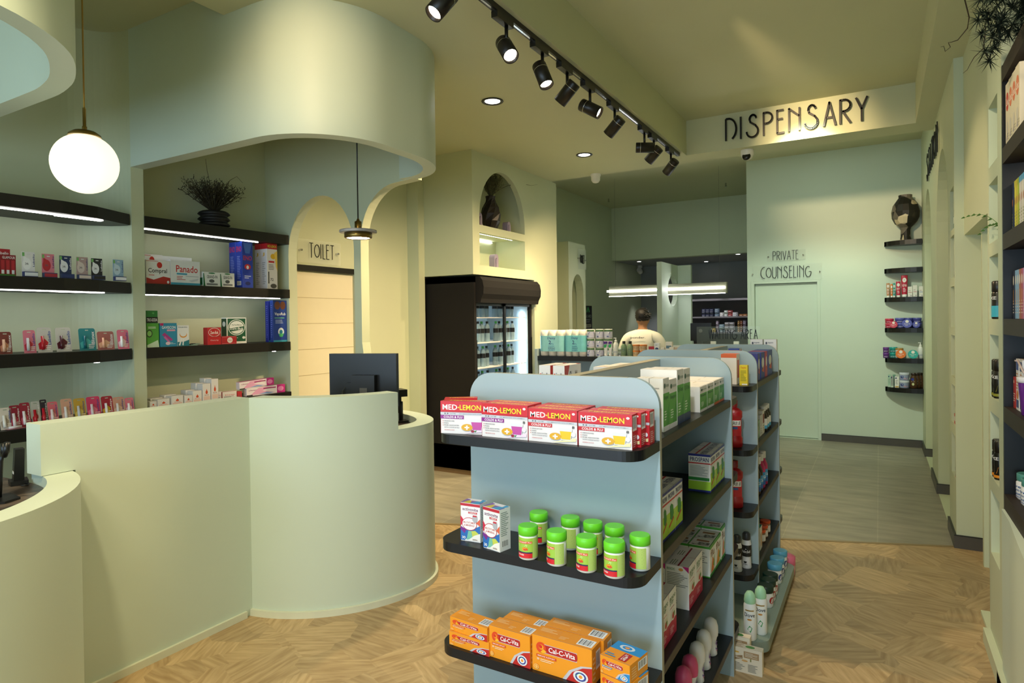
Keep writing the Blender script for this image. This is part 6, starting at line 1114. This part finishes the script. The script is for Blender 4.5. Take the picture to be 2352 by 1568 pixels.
for i in range(4): carton('hand_cream_carton', ['mint green carton at the left end of the lowest corner shelf', 'grey carton beside the mint green one', 'green and grey carton, third on the lowest corner shelf', 'white carton with a gold foot on the lowest corner shelf'][i], 'medicine box', 'small cartons on the lowest corner shelf', (c6[i], [8.975, 8.93, 8.985, 8.925][i], ZC[5]+.0005), 0, ([.03, .03, .03, .045][i], .03, [.15, .14, .15, .135][i]), ['#a8cdb4', '#9aa39c', '#6aa088', '#e2e2de'][i], {'F': [('e', .3, .85, .2, .06, '#1f2f6a'), ('l', .2, .3, .8, .7, 6, '#8a8a8a'), ('r', .1, .03, .9, .14, '#c8a03a' if i == 3 else '#c8d8c8')]})
for j in range(2): jar('cream_tub', 'pale blue cream tub with navy emblem, %s of the stack' % ['lower', 'upper'][j], 'tub', 'pale blue cream tubs', (c6[4], 8.94, ZC[5]+.0005+.093*j), 0, [(.046, 0), (.05, .004), (.05, .065)], '#9aa6c8', [(.052, .063), (.053, .065), (.053, .088), (.05, .091)], '#c8cfdc', [('e', .35, .6, .1, .25, '#1f2f7a'), ('e', .6, .3, .14, .14, '#d8a0b0')], r=.0502, z0=.006, z1=.062, key='nv')
for i in range(3): jar('lotion_bottle', 'brown lotion bottle with cream emblem, %s from the left' % ORD[i], 'bottle', 'brown lotion bottles', (c6[7]+.035*i-.012, 8.935+.045*i, ZC[5]+.0005), 0, [(.03, 0), (.036, .006), (.038, .05), (.036, .11), (.022, .15), (.020, .155)], '#4a3018', [(.023, .152), (.026, .155), (.026, .176), (.022, .18)], '#2a1a10', [('e', .4, .75, .13, .12, '#1f2f8a'), ('e', .45, .3, .1, .12, '#c8cf9a'), ('l', .3, .5, .75, .6, 1, '#d8c8a8')], r=.0385, z0=.01, z1=.14, capname='cap', sy=.62, key='brl')
# ---------------- toilet paper and the far top row ----------------
TZ = 1.1905
tp = [(-3.231, 0.309, 0.294), (-2.941, 0.249, 0.298)]
RW = mat('#e6dfd4', .8, vary=.04, scale=60, bump=.3)
for i, (x, w_, h) in enumerate(tp):
    e = empty('toilet_paper_pack', (x, TY-.145, TZ), 0, ['turquoise-banded toilet paper pack at the left end', 'turquoise-banded toilet paper pack, right one beside the small patterned rolls'][i], 'toilet paper', 'turquoise toilet paper packs')
    nc = 3; r_ = w_/nc/2; mb = MB()
    for a in range(nc):
        for b_ in range(2): mb.lathe([(r_*.8, 0), (r_*.99, .006), (r_*.99, h*.33), (r_*.93, h*.335), (r_*.99, h*.34), (r_*.99, h*.66), (r_*.93, h*.665), (r_*.99, h*.67), (r_*.99, h-.006), (r_*.8, h)], RW, 18, c=(-w_/2+r_*(2*a+1), r_*(2*b_+1), 0))
    mb.build('rolls', e)
    wr = MB(); o_ = .003; outl = [(-w_/2+r_, -o_), (w_/2-r_, -o_)]+arc(w_/2-r_, r_, r_+o_, r_+o_, -90, 0, 5)+arc(w_/2-r_, 3*r_, r_+o_, r_+o_, 0, 90, 5)+arc(-w_/2+r_, 3*r_, r_+o_, r_+o_, 90, 180, 5)+arc(-w_/2+r_, r_, r_+o_, r_+o_, 180, 270, 5)
    wr.prism(outl, h*.18, h*.78, mat('#8fcfd2' if i == 0 else '#7ccdd4', .25, vary=.08, scale=20), False)
    F = faceF(w_, .1, h, 'F'); G5 = type('G', (), {'seg': 1, '__call__': lambda s, u, v, q: ((u-.5)*w_, -o_-q, v*h)})()
    decals(wr, G5, [('t', .36, .62, .68, .74, '#2a4a8a', 'Daisy'), ('t', .40, .46, .50, .60, '#1f2f7a', '2'), ('t', .5, .42, .62, .50, '#4a8ab0', 'Ply'), ('l', .38, .36, .66, .41, 1, '#4a8ab0'), ('t', .38, .28, .66, .34, '#1f2f7a', '18 ROLLS' if i == 0 else '9 ROLLS'), ('t', .38, .21, .66, .26, '#3a6aa0', '100 SHEETS')])
    wr.build('wrapper', e)
gr = [-2.769, -2.665, -2.564]
for a in range(3):
    for b_ in range(3):
        if a == 2 and b_ == 0: pass
        jar('toilet_roll', 'single toilet roll in patterned green and blue wrap, %s column, %s from the bottom' % (['left', 'middle', 'right'][a], ORD[b_]), 'toilet paper', 'patterned single toilet rolls', (gr[a], TY-.08, TZ+.101*b_+.0002), R(-25+20*a), [(.042, 0), (.0455, .004), (.0455, .094), (.042, .1)], '#e4e2de', None, None, [('r', 0, .05, 1, .97, '#c4c6d8'), ('r', 0, .76, 1, .97, '#4a7044'), ('e', .3, .56, .24, .22, '#4c58a6'), ('e', .78, .52, .2, .22, '#4c58a6'), ('e', .54, .62, .05, .1, '#ececf2'), ('p', [(0, .1), (1, .1), (1, .3), (.7, .4), (.5, .25), (.2, .42), (0, .3)], '#8a4a34'), ('e', .5, .2, .08, .08, '#3a4a88'), ('t', .12, .56, .48, .66, '#e8e8d0', 'Daisy Soft')], r=.0457, z0=.003, z1=.097, key='roll_p')
RZ = 1.2255; YR = 6.11
xr = [(-2.431, 0.047, 0.151), (-2.381, 0.042, 0.151), (-2.322, 0.056, 0.161), (-2.236, 0.051, 0.143), (-2.17, 0.055, 0.144), (-2.106, 0.064, 0.14), (-2.031, 0.067, 0.14), (-1.954, 0.053, 0.128), (-1.897, 0.052, 0.141), (-1.841, 0.035, 0.116), (-1.791, 0.064, 0.146), (-1.751, 0.043, 0.129), (-1.706, 0.039, 0.125)]
def tubeR(label, b):
    YFs = YR; x, w_, h = b; e = empty('cream_tube', (x, YR, RZ), 0, label, 'tube', 'white and purple tubes'); n = 12; mb = MB(); vs = []
    for zz, sx, sy in ((.02, w_*.3, w_*.3), (h*.5, w_*.42, w_*.25), (h*.95, w_*.5, .002), (h, w_*.5, .002)): vs += [(sx*math.cos(2*math.pi*k/n), sy*math.sin(2*math.pi*k/n), zz) for k in range(n)]
    mb.add(vs, [(j*n+k, j*n+(k+1) % n, (j+1)*n+(k+1) % n, (j+1)*n+k) for j in range(3) for k in range(n)]+[[3*n+k for k in range(n)]], mat('#e8e6e4', .35), True)
    mb.add([(-w_*.48, -.006, h*.99), (w_*.48, -.006, h*.99), (w_*.4, -w_*.14, h*.82), (-w_*.45, -w_*.14, h*.78)], [(0, 1, 2, 3)], ink('#5a2f8a')); mb.add([(-w_*.38, -w_*.22, h*.75), (w_*.35, -w_*.2, h*.8), (w_*.2, -w_*.3, h*.58), (-w_*.35, -w_*.31, h*.55)], [(0, 1, 2, 3)], ink('#2f9a5a')); mb.build('body', e)
    MB().lathe([(w_*.3, 0), (w_*.3, .022), (w_*.2, .024)], mat('#eceae8', .3), 14).build('cap', e)
tubeR('white tube with purple and green print, left one', xr[0]); tubeR('white tube with purple and green print, right one', xr[1])
pump('white pump lotion bottle beside the white tubes', (xr[2][0], YR, RZ), 1.0, '#e6e8e2')
for i in (3, 4): jar('shampoo_bottle', ['sage green shampoo bottle with black cap, left one', 'sage green shampoo bottle with black cap, right one'][i-3], 'bottle', 'sage green shampoo bottles', (xr[i][0], YR, RZ), 0, [(.026, 0), (.03, .004), (.03, .10), (.014, .128)], '#7a9474', [(.015, .124), (.016, .126), (.016, .15), (.014, .152)], '#1a1a18', [('e', .5, .65, .18, .2, '#3a4a38'), ('e', .5, .65, .15, .17, '#8aa484'), ('t', .38, .6, .62, .7, '#2a3a2a', 'BIRD'), ('l', .35, .1, .65, .35, 4, '#3a4a38')], r=.0303, z0=.01, z1=.095, capname='cap', key='sham')
for i in (5, 6):
    for j in range(2): jar('cream_jar', '%s orange-topped cream jar in the %s stack of the far row' % (['lower', 'upper'][j], ['left', 'right'][i-5]), 'jar', 'orange-topped cream jars', (xr[i][0], YR, RZ+.0595*j), 0, [(.032, 0), (.034, .003), (.034, .045)], '#d8b890', [(.035, .043), (.036, .045), (.036, .057), (.034, .059)], '#c87a3a', [('t', .2, .45, .8, .75, '#8a6a4a', 'VELLP'), ('l', .3, .15, .7, .35, 2, '#a08060')], r=.0342, z0=.003, z1=.043, key='oj')
carton('red_carton', 'small red carton in the far top row', 'medicine box', None, (xr[7][0], YR, RZ), 0, (xr[7][1], .04, .10), '#b02030', {'F': [('r', .1, .5, .9, .6, '#f0e0e0'), ('l', .1, .2, .8, .45, 2, '#e8c0c0')]})
carton('white_tube_pack', 'white carton with a navy oval in the far top row', 'medicine box', None, (xr[8][0], YR, RZ), 0, (xr[8][1], .04, .135), '#e6e8ea', {'F': [('e', .5, .55, .35, .12, '#1f3a6a'), ('r', .1, .2, .9, .35, '#3a7ab8'), ('l', .2, .8, .8, .9, 1, '#a0a0a8')]})
for i in (9, 10, 11, 12): carton('skin_care_carton', ['small white carton beside the navy oval one', 'white and yellow carton, taller one', 'white and yellow carton, shorter one', 'beige carton left of the orange pill bottles'][i-9], 'medicine box', 'pale cartons in the far row', (xr[i][0], YR+(.045 if i == 10 else 0), RZ), 0, (xr[i][1], .04, [.09, .145, .095, .09][i-9]), ['#e2ded6', '#e6e2d8', '#e6e2d8', '#c8b09a'][i-9], {'F': [('r', .1, .55, .9, .75, '#5a7a8a' if i in (10, 11) else '#c8c0b4'), ('p', [(.1, .1), (.9, .1), (.9, .4), (.1, .25)], '#e0cf4a' if i in (10, 11) else '#b8a890')]})
# packets lying on top of the second gondola and caps seen above its end
for i, (px_, c) in enumerate(((-1.20, '#c83a3a'), (-1.10, '#5aa84a'), (-1.0, '#3a8ac0'))):
    mb = MB(); vs = []
    for zz, s_ in ((0, .8), (.012, 1), (.024, .75)): vs += [(s_*.05*a, s_*.035*b_, zz) for a, b_ in ((-1, -1), (1, -1), (1, 1), (-1, 1))]
    mb.add(vs, [(0, 1, 2, 3)]+[(j*4+k, j*4+(k+1) % 4, (j+1)*4+(k+1) % 4, (j+1)*4+k) for j in range(2) for k in range(4)]+[(8, 9, 10, 11)], mat(c, .3)); mb.add([(-.03, -.03, .0245), (.03, -.03, .0245), (.03, .02, .0245), (-.03, .02, .0245)], [(0, 1, 2, 3)], ink('#e8e4e0'))
    o = mb.build('soft_packet', None, (px_, 3.78, 1.2455+.12)); 
    tag(o, ['flat red packet on top of the second gondola, leftmost', 'flat green packet on top of the second gondola', 'flat blue packet on top of the second gondola'][i], 'packet', 'flat packets'); o.location.z = 1.2455+.13
    carton('stock_carton', 'plain carton under the %s packet' % ['red', 'green', 'blue'][i], 'medicine box', 'plain cartons under the packets', (px_, 3.74, 1.2455), 0, (.09, .08, .129), '#d8d4cc', {'F': [('r', .1, .3, .9, .7, c)]})
# ---------------- counter electronics ----------------
mxy = ((-2.634, 2.489, 1.19), (-2.379, 2.78, 1.19))
m0, m1 = [(-3.197, 3.02, 1.227), (-2.578, 3.02, 1.249)]
e = empty('computer_monitor', (-2.86, 3.02, .936), R(0), 'large black desktop monitor seen from behind on the right checkout counter', 'monitor', rot=(0, 0, 0.3141592653589793))
W_ = .46; z0_, z1_ = .13, .465
MB().prism([(-W_/2, -.0), (W_/2, -.0), (W_/2, .04), (-W_/2, .04)], z0_, z1_, mat('#0d0c0b', .35)).build('screen', e)
MB().box(-.06, .10, -.045, 0, .14, .33, mat('#121110', .4)).build('rear_box', e)
MB().box(-.02, .06, -.0, .03, 0, .2, BLK).box(-.12, .14, -.06, .14, 0, .012, BLK).build('stand', e)
MB().box(0, .06, -.0462, -.045, .17, .185, mat('#c8c8c0', .5)).box(-.0, .05, -.0458, -.045, .20, .25, mat('#55534e', .5)).build('sticker', e)
mb = MB(); mb.tube([(-.06, -.03, .27), (-.10, -.02, .26), (-.13, -.015, .23), (-.14, -.012, .16), (-.145, -.01, .1)], .003, mat('#3a3a36', .5), 6); mb.box(-.1, -.06, -.035, -.005, .24, .28, BLK); mb.build('cable', e)
def scanner(loc, rz, label, s=1):
    e = empty('barcode_scanner', loc, rz, label, 'barcode scanner', 'barcode scanners')
    MB().box(-.035*s, .035*s, -.03*s, .03*s, 0, .012*s, BLK).tube([(0, 0, .01*s), (0, 0, .12*s)], .012*s, BLK, 10).build('base', e)
    MB().prism([(-.03*s, -.03*s), (.03*s, -.03*s), (.025*s, .07*s), (-.025*s, .07*s)], .15*s, .19*s, BLK).prism([(-.015*s, .03*s), (.015*s, .03*s), (.013*s, .06*s), (-.013*s, .06*s)], .05*s, .15*s, BLK).build('head', e); return e
sp = (-2.742, 3.25, 1.18)
scanner((sp[0], 3.25, .936), R(60), 'black barcode scanner on its stand right of the large monitor', 1.15)
tb = (-3.164, 1.265, 0.94)
e = empty('card_terminal', (tb[0], tb[1], .936), R(-15), 'black upright card reader dock with a small white sticker on the left counter', 'card reader')
MB().prism([(-.035, -.03), (.04, -.03), (.045, .03), (-.035, .035)], 0, .018, BLK).build('dock', e)
mb = MB(); mb.add([(-.024, -.018, .016), (.024, -.018, .016), (.024, .018, .016), (-.024, .018, .016), (-.016, -.012, .150), (.034, -.012, .150), (.034, .02, .150), (-.016, .02, .150)], [(0, 3, 2, 1), (4, 5, 6, 7), (0, 1, 5, 4), (1, 2, 6, 5), (2, 3, 7, 6), (3, 0, 4, 7)], BLK); mb.build('body', e)
MB().box(-.012, .018, -.0175, -.0165, .045, .056, mat('#dcdcd6', .5)).build('sticker', e)
MB().tube([(.03, .01, .01), (.06, .03, .004), (.08, .02, .004), (.07, 0, .004)], .003, BLK, 6).build('cable', e)
tb = (-2.925, 1.116, 0.94)
e = empty('barcode_scanner', (tb[0]+.0, tb[1], .936), 0, 'black scanner cradle with a hooked arm at the left edge of the photo', 'barcode scanner')
MB().prism([(-.08, -.05), (.05, -.06), (.075, -.02), (.05, .04), (-.06, .05)], 0, .008, BLK).build('base', e)
MB().tube([(-.02, 0, .005), (-.01, 0, .08), (.0, .0, .15), (.01, .0, .18)], .007, mat('#2b2b2b', .3, .6), 10).build('arm', e)
MB().tube([(.0, -.0, .18), (.03, 0, .175), (.045, 0, .19), (.05, 0, .225)], .011, BLK, 10).tube([(.03, 0, .175), (.022, .0, .2), (.02, 0, .22)], .011, BLK, 10).build('cradle', e)
# ---------------- the person in the dispensary ----------------
def skin_mesh(nodes, edges, sub=2):
    me = bpy.data.meshes.new('s'); me.from_pydata([n_[0] for n_ in nodes], edges, []); o = bpy.data.objects.new('s', me); col.objects.link(o)
    sm = o.modifiers.new('k', 'SKIN'); sm.use_smooth_shade = True
    if not me.skin_vertices: me.attributes
    for i, n_ in enumerate(nodes):
        rr_ = n_[1]; me.skin_vertices[0].data[i].radius = rr_ if isinstance(rr_, tuple) else (rr_, rr_)
        me.skin_vertices[0].data[i].use_root = (i == 0)
    s2 = o.modifiers.new('u', 'SUBSURF'); s2.levels = s2.render_levels = sub
    dg = bpy.context.evaluated_depsgraph_get(); dg.update(); ev = o.evaluated_get(dg); m2_ = bpy.data.meshes.new_from_object(ev)
    bpy.data.objects.remove(o); return m2_
hx = -2.402
per = empty('person', (hx, 7.2, 0), R(8), 'person with short black hair and glasses in a white long-cut T-shirt, seen from behind', 'person')
# local: faces +Y (away from the camera)
nd = [((0, 0, .98), (.15, .105)), ((0, 0, 1.15), (.135, .10)), ((0, 0, 1.32), (.15, .10)), ((0, -.01, 1.40), (.10, .07)), ((0, -.005, 1.475), .055), ((0, .005, 1.53), .052), ((0, .02, 1.59), (.070, .085)), ((0, .015, 1.66), (.062, .078)),
      ((.0, .115, 1.575), .012), ((.078, .02, 1.585), .013), ((-.078, .02, 1.585), .013)]
ed = [(0, 1), (1, 2), (2, 3), (3, 4), (4, 5), (5, 6), (6, 7), (6, 8), (6, 9), (6, 10)]
for s_ in (1, -1):
    b0 = len(nd)
    nd += [((.175*s_, -.01, 1.375), .048), ((.235*s_, .0, 1.22), .046), ((.24*s_, .10, 1.08), .038), ((.20*s_, .27, 1.10), .027), ((.19*s_, .33, 1.11), (.030, .018))]
    ed += [(3, b0)]+[(b0+i, b0+i+1) for i in range(4)]
    for f, (dx, L_) in enumerate(((-.026, .07), (-.009, .08), (.009, .075), (.025, .06))):
        k0 = len(nd); nd += [((.19*s_+dx, .375, 1.108), .0095), ((.19*s_+dx*1.1, .375+L_*.55, 1.095), .0085), ((.19*s_+dx*1.1, .375+L_, 1.07), .0075)]; ed += [(b0+4, k0), (k0, k0+1), (k0+1, k0+2)]
    k0 = len(nd); nd += [((.19*s_-.035*s_, .345, 1.10), .0105), ((.19*s_-.05*s_, .385, 1.085), .009)]; ed += [(b0+4, k0), (k0, k0+1)]
    k0 = len(nd); nd += [((.09*s_, 0, .88), .085), ((.10*s_, .01, .50), .056), ((.10*s_, -.01, .12), .040), ((.10*s_, .0, .05), .042), ((.10*s_, .13, .035), (.04, .03))]; ed += [(0, k0)]+[(k0+i, k0+i+1) for i in range(4)]
SKN = mat('#a0714e', .55, vary=.04)
me = skin_mesh(nd, ed); me.materials.append(SKN); bo = bpy.data.objects.new('body', me); col.objects.link(bo); bo.parent = per
for p_ in me.polygons: p_.use_smooth = True
sn = [((0, 0, .90), (.18, .135)), ((0, 0, 1.12), (.168, .128)), ((0, 0, 1.30), (.188, .138)), ((0, -.012, 1.395), (.175, .115)), ((0, -.01, 1.45), (.11, .085)), ((0, -.008, 1.475), (.075, .07))]
se = [(0, 1), (1, 2), (2, 3), (3, 4), (4, 5)]
for s_ in (1, -1):
    b0 = len(sn); sn += [((.10*s_, -.01, 1.405), .085), ((.18*s_, -.01, 1.375), .082), ((.235*s_, -.0, 1.24), .068), ((.243*s_, .02, 1.17), .064)]; se += [(3, b0), (b0, b0+1), (b0+1, b0+2), (b0+2, b0+3)]
me = skin_mesh(sn, se); SH = mat('#e9e6da', .8, vary=.03, bump=.2); me.materials.append(SH); me.materials.append(BLK); o = bpy.data.objects.new('shirt', me); col.objects.link(o); o.parent = per
for p_ in me.polygons: p_.use_smooth = True
mb = MB(); vs, fs = textmesh('ponder.')
F = lambda u, v, q: ((u-.5)*.17-.03, -.137-q, 1.365+v*.032)
mb.add([F(x_, y_, .0) for x_, y_ in vs], fs, ink('#141414')); mb.build('shirt_print', o)
tr = [((0, 0, .95), (.17, .125)), ((0, 0, .86), (.16, .12))]; te = [(0, 1)]
for s_ in (1, -1): b0 = len(tr); tr += [((.095*s_, 0, .78), .10), ((.10*s_, .01, .45), .075), ((.10*s_, -.01, .1), .06)]; te += [(1, b0), (b0, b0+1), (b0+1, b0+2)]
me = skin_mesh(tr, te); me.materials.append(mat('#22242a', .8)); o = bpy.data.objects.new('trousers', me); col.objects.link(o); o.parent = per
for s_ in (1, -1):
    mb = MB(); mb.lathe([(.045, 0), (.05, .01), (.048, .06), (.03, .085)], mat('#1a1a1a', .5), 18, c=(.10*s_, .05, 0), sx=1, sy=2.3); mb.build('shoe', per)
HR = mat('#070504', .6, vary=.3, scale=80)
def ellipsoid(c, r, m, keep=lambda n: True, n1=20, n2=28, rough=0, seed=1):
    mb = MB(); rd_ = random.Random(seed); vs = []; fs = []
    for i in range(n1+1):
        t = math.pi*i/n1
        for k in range(n2):
            a = 2*math.pi*k/n2; q = 1+rough*rd_.uniform(-1, 1)*math.sin(t)
            vs.append((c[0]+r[0]*q*math.sin(t)*math.cos(a), c[1]+r[1]*q*math.sin(t)*math.sin(a), c[2]+r[2]*q*math.cos(t)))
    for i in range(n1):
        for k in range(n2):
            f = (i*n2+k, i*n2+(k+1) % n2, (i+1)*n2+(k+1) % n2, (i+1)*n2+k); cc = sum((Vector(vs[j]) for j in f), Vector())/4
            if keep(cc): fs.append(f)
    mb.add(vs, fs, m, True); return mb
hm = ellipsoid((0, .022, 1.605), (.072, .090, .108), SKN).build('h')
bm = bmesh.new(); bm.from_mesh(bo.data); bm.from_mesh(hm.data); bm.to_mesh(bo.data); bm.free(); bpy.data.objects.remove(hm)
for p_ in bo.data.polygons: p_.use_smooth = True
hr = ellipsoid((0, .008, 1.640), (.086, .100, .092), HR, lambda c: c.z > 1.565 and (c.y < .055 or c.z > 1.68), rough=.06).build('hair', per)
mb = MB(); rd = random.Random(3)
for i in range(220):
    a = rd.uniform(0, 6.28); t = rd.uniform(0, .55*math.pi) if rd.random() < .8 else .6*math.pi
    n_ = Vector((math.sin(t)*math.cos(a), math.sin(t)*math.sin(a), math.cos(t))); p_ = Vector((n_.x*.080, n_.y*.094+.008, 1.64+n_.z*.086))
    if n_.y > .55 and n_.z < .3: continue
    d_ = (n_*.6+Vector((.5, .2, -.3))).normalized(); s_ = d_.cross(n_).normalized()*.006 if d_.cross(n_).length > .01 else Vector((.006, 0, 0))
    mb.add([p_+s_, p_-s_, p_+d_*.035], [(0, 1, 2)], HR)
mb.build('hair_strands', hr)
mb = MB(); 
for s_ in (1, -1): mb.tube([(.074*s_, .0, 1.60), (.074*s_, .08, 1.605), (.06*s_, .105, 1.605)], .0025, BLK, 6); mb.tube([(.035*s_+.022*math.cos(k*.52), .112, 1.60+.017*math.sin(k*.52)) for k in range(13)], .0018, BLK, 5)
mb.build('glasses', per)
mb = MB()
for s_ in (1, -1): mb.lathe([(.001, -.008), (.008, -.004), (.011, 0), (.008, .004), (.001, .008)], mat('#e8e4dc', .3), 12, c=(.033*s_, .098, 1.60)); mb.lathe([(.001, -.003), (.005, 0), (.001, .003)], BLK, 10, c=(.033*s_, .108, 1.60))
mb.build('eyes', per)
MB().tube([(-.025, .101, 1.545), (0, .108, 1.543), (.025, .101, 1.545)], .004, mat('#8a4a3c', .5), 6).build('mouth', per)
